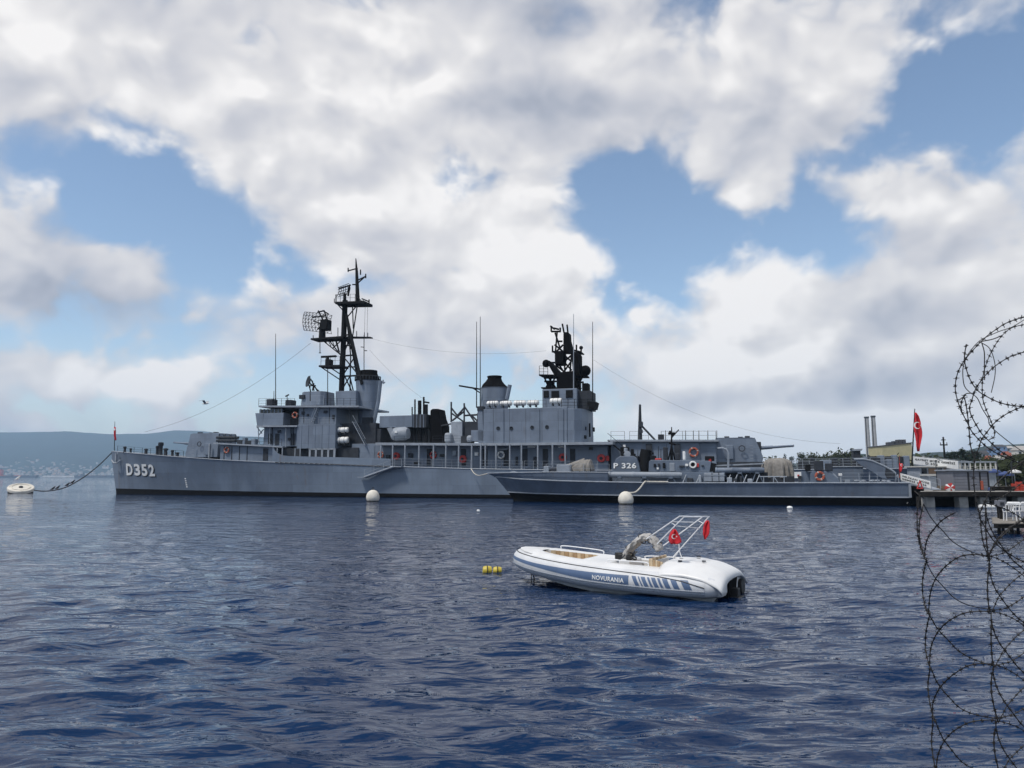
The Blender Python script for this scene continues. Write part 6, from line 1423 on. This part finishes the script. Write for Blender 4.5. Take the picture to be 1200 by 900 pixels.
# deck moulding: foredeck, side decks and coaming round an open cockpit
def yin(x): return float(np.interp(x, [.85, 1.1, 1.6, 2.2, 3.0, 4.4], [.10, .30, .48, .57, .60, .60]))
def ztop(x): return zc(x) + tr(x)
v = []; f = []; X0 = [.86, 1.0, 1.2, 1.5, 1.9, 2.4, 3.0, 3.6, 4.2, 4.6]
for side in (-1, 1):
    o_ = len(v)
    for x in X0:
        yo = float(np.interp(x, [f_[0].x for f_ in frames], [abs(f_[0].y) for f_ in frames])) + tr(x) * .42; yi = yin(x); zt = ztop(x)
        v += [(x, side * yo, zt - .03), (x, side * (yo - .12), zt + .035), (x, side * (yi + .08), zt + .055), (x, side * yi, zt + .03), (x, side * yi, .22)]
    for i in range(len(X0) - 1):
        for k in range(4): f.append((o_ + 5 * i + k, o_ + 5 * i + 5 + k, o_ + 5 * i + 6 + k, o_ + 5 * i + k + 1))
MB().add(v, f).build('side_deck', rib_w, kr, smooth=True)
fd = MB(); pts = [(.30, 0)] ; vv = [(.22, 0, .80)]
ring = []
for x, y in ((.22, -.12), (.34, -.34), (.60, -.60), (.88, -.74), (1.02, -.50), (.90, -.16)): ring.append((x, y, ztop(x) + (.01 if abs(y) > .3 and x < .9 else .05) - (.03 if x < .3 else 0)))
ring = ring + [(x, -y, z) for x, y, z in reversed(ring)]
fd.add([(.55, 0, ztop(.55) + .06)] + ring, [(0, i + 1, (i + 1) % len(ring) + 1) for i in range(len(ring))]); fd.build('foredeck', rib_w, kr, smooth=True)
MB().box(.9, 4.5, -.6, .6, .20, .235).build('cockpit_floor', teak2, kr)
# seats and console
for side in (-1, 1):
    for k in range(11):
        x0 = .98 + k * .105; y0, y1 = yin(x0), yin(x0 + .1); z1 = ztop(x0) + .02
        MB().add([(x0, side * (y0 - .02), .24), (x0 + .095, side * (y1 - .02), .24), (x0 + .095, side * (y1 - .02), z1), (x0, side * (y0 - .02), z1), (x0, side * (y0 - .06), .24), (x0 + .095, side * (y1 - .06), .24), (x0 + .095, side * (y1 - .055), z1 + .01), (x0, side * (y0 - .055), z1 + .01)],
                 [(0, 1, 2, 3), (7, 6, 5, 4), (3, 2, 6, 7), (0, 4, 5, 1), (1, 5, 6, 2), (0, 3, 7, 4)]).build('backrest_slat', teak if k % 2 else teak2, kr)
MB().plan([(1.05, -.20), (1.5, -.42), (2.1, -.52), (2.1, .52), (1.5, .42), (1.05, .20)], .24, .40).build('bow_cushion', teak2, kr, bevel=.03)
MB().prism([(2.14, .24), (2.14, .66), (2.25, .70), (2.95, .66), (3.02, .58), (3.02, .24)], -.57, .57).build('seat_block', rib_w, kr, bevel=.03)
cn = MB().prism([(3.05, .24), (3.08, .66), (3.16, .74), (3.36, .70), (3.42, .24)], -.30, .55).build('console', rib_w, kr, bevel=.03)
MB().torus((3.28, .05, .78), (.6, 0, .8), .15, .018, 18, 6).build('steering_wheel', black_p, cn, smooth=True)
for (x, y, s_) in ((3.12, -.22, .07), (3.18, .30, .06), (3.02, -.12, .08), (3.34, -.25, .06)): MB().box(x - s_, x + s_, y - s_, y + s_, .70, .70 + s_ * 2).build('instrument', black_p, cn, bevel=.02)
MB().prism([(3.12, .72), (3.26, .86), (3.28, .85), (3.16, .71)], -.28, .5).build('windscreen', rib_line, cn)
MB().box(4.02, 4.06, -.57, .57, .24, .74).build('rear_seat_back', rib_w, kr)
for k in range(9): MB().box(3.96, 4.018, -.56 + k * .124, -.445 + k * .124, .38, .80).build('backrest_slat', teak if k % 2 else teak2, kr, bevel=.012)
for k in range(5): MB().box(4.03 + k * .06, 4.085 + k * .06, -.64, -.60, .60, .80 - k * .012).build('backrest_slat', teak if k % 2 else teak2, kr, bevel=.008)
MB().box(3.6, 4.0, -.57, .57, .24, .44).build('rear_cushion', teak2, kr, bevel=.03)
# stern sun deck with rounded cushions
v = []; f = []; nx, ny = 18, 36
for i in range(nx + 1):
    x = 4.32 + (5.80 - 4.32) * i / nx; zb = float(np.interp(x, [4.32, 4.45, 4.95, 5.35, 5.6, 5.74, 5.80], [.69, .745, .75, .69, .60, .52, .42]))
    for k in range(ny + 1):
        y = -1.08 + 2.16 * k / ny; gr = sum(math.exp(-((y - g_) / .022) ** 2) for g_ in (-.36, .36)) + math.exp(-((x - 5.1) / .02) ** 2) * (abs(y) < .8)
        v.append((x, y, zb - .30 * (abs(y) / 1.12) ** 3.4 - .014 * min(1, gr)))
for i in range(nx):
    for k in range(ny): f.append((i * (ny + 1) + k, (i + 1) * (ny + 1) + k, (i + 1) * (ny + 1) + k + 1, i * (ny + 1) + k + 1))
MB().add(v, f).build('sun_deck', rib_w, kr, smooth=True, solid=-.05)
MB().box(4.34, 5.62, -.88, .88, .24, .50).build('engine_box', rib_w, kr, bevel=.03)
MB().prism([(5.45, -.2), (5.70, -.2), (5.78, .42), (5.45, .42)], -.34, .34).build('transom', soot, kr)
for y in (-.60, .60): MB().box(5.44, 5.75, y - .25, y + .25, .06, .44).build('transom_corner', rib_tube, kr, bevel=.10)
od = MB(); od.box(5.70, 5.90, -.11, .11, -.25, .20); od.box(5.70, 5.98, -.18, .18, -.02, .02)
od.build('outdrive', black_p, kr, bevel=.02)
MB().lathe((5.74, .62, .16), [(.02, 0), (.16, 0), (.18, .04), (.18, .10), (.02, .1)], 16, (1, 0, 0)).build('exhaust_outlet', black_p, kr)
for (x, y) in ((4.72, -.55), (4.95, .1), (5.2, -.30), (4.8, .62), (4.6, -.1)): MB().box(x - .045, x + .045, y - .03, y + .03, .775, .805).build('deck_cleat', rib_line, kr, bevel=.01)
# rails
def rail_tube(pts, name='hand_rail', r=.014): return MB().tube(smooth_path(pts, 6), r, 8).build(name, tubew, kr, smooth=True)
rail_tube([(.95, .78, ztop(.95) + .03), (1.0, .78, ztop(1) + .10), (1.5, .86, ztop(1.5) + .12), (2.1, .90, ztop(2.1) + .11), (2.16, .90, ztop(2.1) + .03)])
rail_tube([(2.95, -.66, .66), (3.0, -.66, .73), (3.5, -.68, .73), (3.95, -.68, .72), (4.0, -.68, .64)]); rail_tube([(3.4, .72, .64), (3.45, .72, .72), (4.3, .72, .72), (4.36, .72, .66)])
# folded sunshade
cv = smooth_path([K.q(732, 656, -.1), K.q(737, 646, -.15), K.q(745, 637, -.2), K.q(754, 630.5, -.25), K.q(761, 629.5, -.3), K.q(767, 634, -.35), K.q(771, 640, -.38), K.q(773.5, 645, -.4)], 5)
rr = random.Random(9); v = []; f = []; n_ = 14; u_ = Vector((0, 1, 0))
for i, p in enumerate(cv):
    d_ = (cv[min(i + 1, len(cv) - 1)] - cv[max(i - 1, 0)]).normalized(); w_ = d_.cross(u_).normalized()
    for k in range(n_):
        t = 2 * math.pi * k / n_; e_ = 1 + .16 * math.sin(i * .9 + k * 2.1) + rr.uniform(-.07, .07); taper = .75 if i in (0, len(cv) - 1) else 1.0
        v.append(p + u_ * (.165 * math.cos(t) * e_ * taper) + w_ * (.088 * math.sin(t) * e_ * taper))
for i in range(len(cv) - 1):
    for k in range(n_): f.append((i * n_ + k, i * n_ + (k + 1) % n_, (i + 1) * n_ + (k + 1) % n_, (i + 1) * n_ + k))
f += [tuple(range(n_)), tuple(range((len(cv) - 1) * n_, len(cv) * n_))]
MB().add(v, f).build('folded_sunshade', khaki, kr, smooth=True)
st_ = MB(); 
for i in (6, 14, 22, 29): st_.torus(cv[i], (cv[i + 1] - cv[i - 1]).normalized(), .125, .012, 14, 5)
st_.build('tie_strap', rib_line, kr)
# frame: two hoops and their stays
def hoop(pl, pt, st, sl, name):
    pts = [K.q(*pl), K.q(*pt), K.q(*st), K.q(*sl)]; a = pts[1]; b = pts[2]
    path = [pts[0], pts[0].lerp(a, .9), a.lerp(b, .04), a.lerp(b, .5), a.lerp(b, .96), pts[3].lerp(b, .9), pts[3]]
    return MB().tube(smooth_path(path, 6), .0135, 8).build(name, tubew, kr, smooth=True)
hoop((757, 632, -.78), (796.6, 605, -.8), (823.5, 605.5, .8), (772, 643.5, .8), 'sunshade_hoop'); hoop((770, 637.5, -.78), (801.5, 606, -.8), (830.8, 605.5, .8), (788.5, 653, .8), 'sunshade_hoop')
for a, b in (((786.5, 612.5, -.79), (792, 616, -.79)), ((788, 611.5, -.79), (812.5, 612, .8)), ((818.5, 610.5, .8), (825, 613.5, .8)), ((793, 616.5, -.79), (818.5, 619, .8))): MB().tube([K.q(*a), K.q(*b)], .011, 6).build('frame_stay', tubew, kr)
MB().tube([K.q(795.5, 636, .6), K.q(796, 645, .6), K.q(799, 654, .6)], .012, 6).build('frame_stay', tubew, kr); MB().tube([K.q(796, 645, .6), K.q(789, 655, .6)], .010, 6).build('frame_stay', tubew, kr)
# two small flags tied to the frame
def boat_flag(outline, y, label, seed, mark=None):
    pts = [(K.q(a, yy, y), K.q(b, yy, y)) for a, b, yy in outline]; W_ = lambda p: K.o + K.ux * p.x + K.uy * p.y + Vector((0, 0, p.z))
    base = W_(pts[-1][0]); r_ = empty('small_flag', base); tag(r_, label, 'flag', 'flags on the inflatable boat'); n = 10; v = []; f = []
    for j_, (a, b) in enumerate(pts):
        for i in range(n + 1): p = W_(a.lerp(b, i / n)) - base; p.y += .03 * math.sin(i * .9 + j_ * .6 + seed); v.append(p)
    for j_ in range(len(pts) - 1):
        for i in range(n): f.append((j_ * (n + 1) + i, j_ * (n + 1) + i + 1, (j_ + 1) * (n + 1) + i + 1, (j_ + 1) * (n + 1) + i))
    MB().add(v, f).build('cloth', red_cloth, r_, smooth=True, solid=.004)
    if mark: crescent(W_(K.q(mark[0], mark[1], y)) - base + Vector((0, -.05, 0)), Vector((1, 0, 0)), Vector((0, 0, 1)), Vector((0, -1, 0)), mark[2], r_, white_cloth)
boat_flag([(789.5, 791.5, 620), (786, 794, 624), (784, 796.5, 629), (783.5, 798.2, 633), (784.5, 798.5, 635.5), (786, 795, 637.5)], -.82, 'red flag with white crescent on the nearer sunshade leg', 1, (789, 628.5, .055))
boat_flag([(828.5, 830.6, 610), (825.5, 831.2, 613), (824, 831.6, 619), (823.5, 831.4, 625), (824, 830, 628), (825, 827, 632)], .78, 'narrow red flag folded at the far end of the sunshade frame', 2)
# bow line into the water
bl = MB().tube(smooth_path([K.q(622, 664, -.1), K.q(622.5, 672, -.1), K.q(623, 681, -.1), K.q(623.5, 688, -.1), K.q(624, 694, -.1)], 5), .012, 6); ch = empty('bow_mooring', K.o); ch.rotation_euler = K.root.rotation_euler
tag(ch, 'dark mooring line with shackle hanging from the inflatable boat bow', 'rope'); bl.build('line', hawser_m, ch)
p = K.q(619, 688, -.2); q_ = K.q(627, 686, -.2); MB().tube([K.q(624, 671, -.1), K.q(626, 678, -.12), K.q(625, 688, -.15)], .018, 6).build('shackle', black_p, ch); MB().tube([p, q_], .02, 6).build('bar', black_p, ch)

# ------------------------------------------------------------------ buoys, lines and birds
buoy_w = mat('buoy_weathered_white', (.66, .62, .54), .7, var=.12, scale=1.6, stain=(.22, .13, .07), stain_amt=.6); buoy_d = mat('buoy_growth', (.05, .045, .035), .9, var=.4, scale=3)
def round_buoy(px, Y, r, label):
    x = at(px, 580, Y).x; o = empty('mooring_buoy', (x, Y, 0)); tag(o, label, 'buoy', 'round white mooring buoys')
    MB().lathe((0, 0, 0), [(r * .86, .10), (r * .98, .3), (r, .5), (r * .95, .72), (r * .8, .98), (r * .55, 1.18), (r * .25, 1.29), (.05, 1.31)], 24).build('float_shell', buoy_w, o, smooth=True)
    MB().lathe((0, 0, 0), [(r * .5, -.5), (r * .84, -.1), (r * .88, .12)], 24).build('waterline_growth', buoy_d, o, smooth=True)
    MB().cyl((0, 0, 1.28), (0, 0, 1.42), .08, n=8).torus((0, 0, 1.5), (0, 1, 0), .11, .035, 12, 5).build('lifting_eye', navy_dark, o)
round_buoy(437, 84.5, .76, 'round weathered white buoy below the destroyer boarding ladder'); round_buoy(733.3, 75.6, .78, 'round white buoy moored against the patrol boat hull')
tag(MB().tube(smooth_path([at(735, 577.6, 75.5), at(744, 577, 75.6), at(750, 572, 75.8), at(755.5, 565.0, 76.0), at(760, 564.6, 76.3), at(783, 564.8, 76.0)], 6), .09, 8).build('buoy_line', rope_m), 'thick pale rope from the round buoy up to the patrol boat deck', 'rope')
# yellow drum float
yw = mat('yellow_plastic', (.55, .43, .05), .5, var=.15, scale=4, stain=(.2, .15, .05), stain_amt=.5)
yo = on_z(576.5, 671); yr = empty('yellow_float', (yo.x, yo.y, 0)); tag(yr, 'pair of yellow drum floats lashed together left of the inflatable boat', 'buoy')
for (x, L_, r_) in ((-.27, .27, .125), (.03, .25, .105)):
    MB().lathe((x, 0, .055), [(.02, 0), (r_ * .8, .01), (r_, .05), (r_, L_ * .3), (r_ * 1.06, L_ * .35), (r_ * 1.06, L_ * .62), (r_, L_ * .68), (r_, L_ - .05), (r_ * .8, L_ - .01), (.02, L_)], 18, (1, .1, 0)).build('drum', yw, yr, smooth=True)
    MB().torus((x + L_ * .5, 0, .055), (1, .1, 0), r_ * 1.07, .014, 18, 5).build('lashing', black_p, yr)
for (px, py, r_, lab) in ((925.5, 595.8, .22, 'tiny white float in front of the patrol boat after deck'), (560.5, 598.5, .12, 'tiny white float left of the patrol boat bow')):
    p = on_z(px, py); tag(MB().lathe((p.x, p.y, -.05), [(.02, -.1), (r_, 0), (r_ * 1.2, r_ * .5), (r_ * .9, r_ * 1.0), (.03, r_ * 1.2)], 14).build('small_float', white_p, None, smooth=True), lab, 'buoy')
# big drum buoy with the bow hawser
bp = on_z(24, 578.2); bb = empty('drum_buoy', (bp.x, bp.y, 0), R(12)); tag(bb, 'large tilted white drum buoy holding the destroyer bow hawser', 'buoy')
tilt = Vector((.12, -.33, .94)).normalized(); c0 = Vector((0, 0, .15))
MB().lathe(c0, [(1.75, -1.4), (1.82, -.9), (1.85, .35), (1.9, .45)], 32, tilt).build('drum_side', buoy_d, bb, smooth=True)
MB().lathe(c0, [(1.9, .45), (1.97, .5), (1.99, .85), (1.9, .97), (1.68, 1.0), (1.64, .93), (.02, .93)], 32, tilt).build('drum_top', buoy_w, bb, smooth=True)
MB().torus(c0 + tilt * 1.02, tilt, 1.35, .05, 28, 6).build('rubbing_ring', buoy_w, bb, smooth=True); MB().lathe(c0 + tilt * .94, [(.32, 0), (.3, .16), (.2, .22), (.02, .22)], 14, tilt).build('hawse_plate', navy_dark, bb)
hw_pts = smooth_path([at(40, 574.5, 121.8), at(50, 575.6, 121.8), at(60, 575.0, 121.9), at(70, 573.2, 122), at(80, 569.8, 122.1), at(92, 563.2, 122.3), at(104, 555, 122.5), at(118, 543.4, 122.7), at(132.5, 529, 122.9)], 6)
tag(MB().tube(hw_pts, .085, 8).build('bow_hawser', hawser_m), 'dark hawser sagging from the destroyer bow to the drum buoy', 'rope')
tag(MB().tube(smooth_path([at(552, 549.5, 97.2), at(556, 555, 95.5), at(561, 557.2, 92.5), at(566, 556.4, 88.5), at(572, 554.8, 86)], 6), .06, 6).build('breast_line', rope_m), 'pale rope slung from the destroyer deck to the patrol boat bow', 'rope')
bird_d = mat('dark_feathers', (.02, .02, .022), .8); bird_w = mat('white_feathers', (.72, .72, .70), .8); bird_g = mat('grey_feathers', (.30, .31, .33), .8)
def perched(px, py, Y, s_, body_m, label, name):
    r_ = empty(name, at(px, py, Y)); tag(r_, label, 'bird', 'perched birds')
    v = []; f = []; n = 10; path = [(-.34, 0, .06), (-.2, 0, .10), (0, 0, .20), (.14, 0, .30), (.2, 0, .40), (.26, 0, .44), (.33, 0, .43)]; rad = [.015, .05, .12, .10, .06, .065, .02]
    MB().tube([(x * s_, y * s_, z * s_) for x, y, z in path], [q * s_ for q in rad], 10).build('body', body_m, r_, smooth=True)
    for sd_ in (-1, 1): MB().tube([(.05 * s_, sd_ * .04 * s_, .12 * s_), (.05 * s_, sd_ * .04 * s_, -.02)], .012 * s_, 5).build('leg', orange_p, r_)
    MB().cyl((.32 * s_, 0, .43 * s_), (.42 * s_, 0, .41 * s_), .02 * s_, .004 * s_, 6).build('beak', orange_p, r_)
for k, (px, py, lab) in enumerate(((61.5, 574.6, 'dark bird on the bow hawser nearest the drum buoy'), (67, 573.6, 'second dark bird on the bow hawser from the drum buoy'), (78.5, 570.1, 'third dark bird on the bow hawser from the drum buoy'), (84.5, 567.2, 'highest dark bird on the bow hawser'))): perched(px, py, 121.9, 1.35, bird_d, lab, 'perched_bird')
perched(20.3, 562.6, bp.y + .6, 1.5, bird_w, 'white gull standing on the rim of the drum buoy', 'gull')
g = empty('flying_gull', at(241, 473, 105)); tag(g, 'white gull flying over the destroyer foredeck', 'bird')
MB().tube([(-.5, 0, -.02), (-.2, 0, 0), (.1, 0, .03), (.35, 0, .08), (.5, 0, .06)], [.03, .12, .15, .10, .02], 10).build('body', bird_w, g, smooth=True)
for sd_ in (-1, 1): MB().add([(.15, sd_ * .1, .06), (-.2, sd_ * .1, .04), (-.25, sd_ * .7, .40), (.12, sd_ * .75, .42), (-.45, sd_ * 1.3, .26)], [(0, 1, 2, 3), (3, 2, 4)]).build('wing', bird_g, g, solid=.03)

# ------------------------------------------------------------------ barbed wire coil close by
wire_m = mat('rusty_barbed_wire', (.022, .020, .019), .6, metal=.3, var=.4, scale=30)
WD = 3.8; WXC = 1178.0; WR = 95.0
wroot = empty('barbed_wire_coil', at(1165, 890, WD)); tag(wroot, 'dark coil of barbed wire hanging close to the camera', 'barbed wire')
wb = wroot.location.copy()
barbs = MB()
def wpt(px, py, near):
    k = max(-1.0, min(1.0, (px - WXC) / WR)); dep = math.sqrt(max(0.0, 1 - k * k)) * WR * WD / 867.0
    return at(px, py, WD + (-dep if near else dep)) - wb
def strand(pts, near=True, barb=True, r=.0024, step=.036):
    w1, w2 = random.uniform(0, 6), random.uniform(0, 6)
    P_ = smooth_path([wpt(a + 1.6 * math.sin(b * .05 + w1), b + 1.4 * math.sin(a * .06 + w2), near) for a, b in pts], 6)
    MB().tube(P_, r, 6).build('wire_strand', wire_m, wroot, smooth=True)
    if not barb: return
    acc = step * random.random(); 
    for a, b in zip(P_[:-1], P_[1:]):
        L_ = (b - a).length
        if L_ < 1e-6: continue
        d_ = (b - a) / L_
        while acc < L_:
            c = a + d_ * acc; acc += step * random.uniform(.85, 1.15)
            u = d_.orthogonal().normalized(); w_ = d_.cross(u); t = random.uniform(0, 6.28); e1 = u * math.cos(t) + w_ * math.sin(t); e2 = d_.cross(e1)
            barbs.cyl(c - d_ * .006, c + d_ * .006, r * 1.7, n=6)
            for e_, s_ in ((e1, 1), (e2, -1)):
                h = e_ * random.uniform(.010, .015) + d_ * (s_ * .004); barbs.cyl(c - h, c + h, .0019, .0012, n=4)
        acc -= L_
for k in range(-1, 5):
    dx, dy = 3.2 * k, 64.0 * k; sft = lambda pts: [(a + dx, b + dy) for a, b in pts]
    strand(sft([(1085, 654), (1092, 669), (1098, 678), (1106, 686.7), (1117, 698.7), (1129, 706), (1143, 711), (1160, 715)]), False, k >= 2 or k == 1, .0026, .05)
    if k >= 0: strand(sft([(1157, 652), (1141, 651), (1126.7, 653), (1114.7, 658.7), (1104, 666.7), (1096, 676), (1090.7, 686.7), (1088, 698), (1087.5, 718)]), True, True)
    else: strand([(1118.7, 602), (1110.7, 606), (1102, 612), (1094.7, 620.7), (1089, 629), (1086, 640), (1084.7, 654)], True, True)
    strand(sft([(1158, 655), (1158, 665), (1161, 678.7), (1166.7, 690.7), (1172, 698), (1181, 709), (1191, 720), (1207, 733)]), True, True)
    strand(sft([(1158, 660), (1156.7, 673), (1157, 687), (1159, 703), (1162, 718)]), True, True, .0028)
    strand(sft([(1209, 668), (1200, 673), (1189, 680.7), (1178.7, 690.7), (1172, 698), (1167.5, 706.7), (1162, 718)]), False, True)
    strand(sft([(1085, 654), (1082, 673), (1082, 687), (1083.5, 700), (1088, 718)]), True, True, .0026)
    strand(sft([(1158, 652), (1170.7, 656), (1185, 662.7), (1200, 673), (1210, 681)]), False, True)
    strand(sft([(1158, 651), (1175, 648), (1185, 643), (1196, 636), (1208, 627)]), False, True)
UP = [
    ([(1205, 370), (1180, 379), (1166.7, 386), (1153, 395), (1140, 408), (1129, 422.7), (1123, 437), (1121, 453), (1123, 466.7), (1127, 480), (1133, 494), (1138, 505), (1148.7, 517.5), (1159.5, 527), (1175, 536), (1205, 548)], True, True),
    ([(1205, 373), (1188, 382), (1173, 386.7), (1156, 394.7), (1146.7, 401), (1134.7, 414.7), (1128, 428), (1126.7, 440), (1129, 453), (1135, 460), (1145, 466.7), (1152, 478.7), (1159.5, 489.5), (1163, 499), (1185, 518), (1206, 535)], False, False),
    ([(1205, 378), (1185, 384), (1173, 394), (1163, 409), (1156, 426.7), (1152.7, 445), (1153, 466.7), (1156, 480), (1160, 492), (1164, 505), (1163.5, 513), (1157, 517)], False, True),
    ([(1146, 402), (1153, 400.7), (1162.7, 398.7), (1173, 394)], True, False),
    ([(1150, 401), (1161, 409), (1166.7, 424), (1166.7, 440), (1160.7, 461)], False, False),
    ([(1152, 401), (1154.7, 413), (1153.5, 430), (1152.7, 445)], True, False),
    ([(1132.7, 403), (1131.5, 413), (1132, 424), (1137, 441), (1145, 454.7), (1156, 463), (1176, 473), (1206, 479)], True, True),
    ([(1206, 412), (1188, 418), (1174.7, 424.7), (1162.7, 433), (1152, 444), (1144, 455), (1138.7, 468), (1135.5, 477), (1138, 488), (1149, 507), (1159.5, 517.5), (1172, 529), (1190, 540)], True, True),
    ([(1206, 476), (1194, 480), (1180, 486), (1167, 494), (1156.5, 505), (1149, 514.5), (1145.5, 524), (1141, 535), (1140, 552), (1142, 570), (1146, 588), (1150, 604), (1150.5, 620), (1152, 636), (1157, 652)], True, True),
    ([(1125, 468), (1131.5, 466), (1134, 491), (1134.7, 511), (1136, 522), (1141, 535)], True, True),
    ([(1127, 482), (1128, 470), (1133, 461), (1140, 460)], True, True),
    ([(1208, 536), (1196, 542), (1184.5, 550), (1172, 559.5), (1161, 572), (1153, 589), (1149, 604), (1153, 612), (1161, 625), (1168.7, 636), (1180, 646), (1192, 655), (1207, 663)], True, True),
    ([(1207, 606), (1193, 613), (1182.7, 620), (1174.7, 628), (1168.7, 636), (1162.7, 646.7), (1158, 660)], True, True),
    ([(1077, 578), (1075, 590), (1075, 604), (1077, 625), (1081, 643), (1085, 654)], True, True),
]
for pts, near, bb_ in UP: strand(pts, near, bb_)
barbs.build('barbs', wire_m, wroot)['kind'] = 'stuff'

# ------------------------------------------------------------------ the air
hz = MB().box(-8400, 8400, -7900, 7900, -26, 445)
hm = bpy.data.materials.new('haze_air'); hm.use_nodes = True
HN = NT(hm.node_tree); HN.n.clear()
pv = HN.node('ShaderNodeVolumePrincipled'); pv.inputs['Color'].default_value = (.58, .79, 1.0, 1)
pv.inputs['Density'].default_value = 0.000115; pv.inputs['Anisotropy'].default_value = 0.0
ho = HN.node('ShaderNodeOutputMaterial'); HN.l.new(pv.outputs[0], ho.inputs['Volume'])
tag(hz.build('haze', hm), 'pale blue haze over the gulf', None, None, 'stuff')
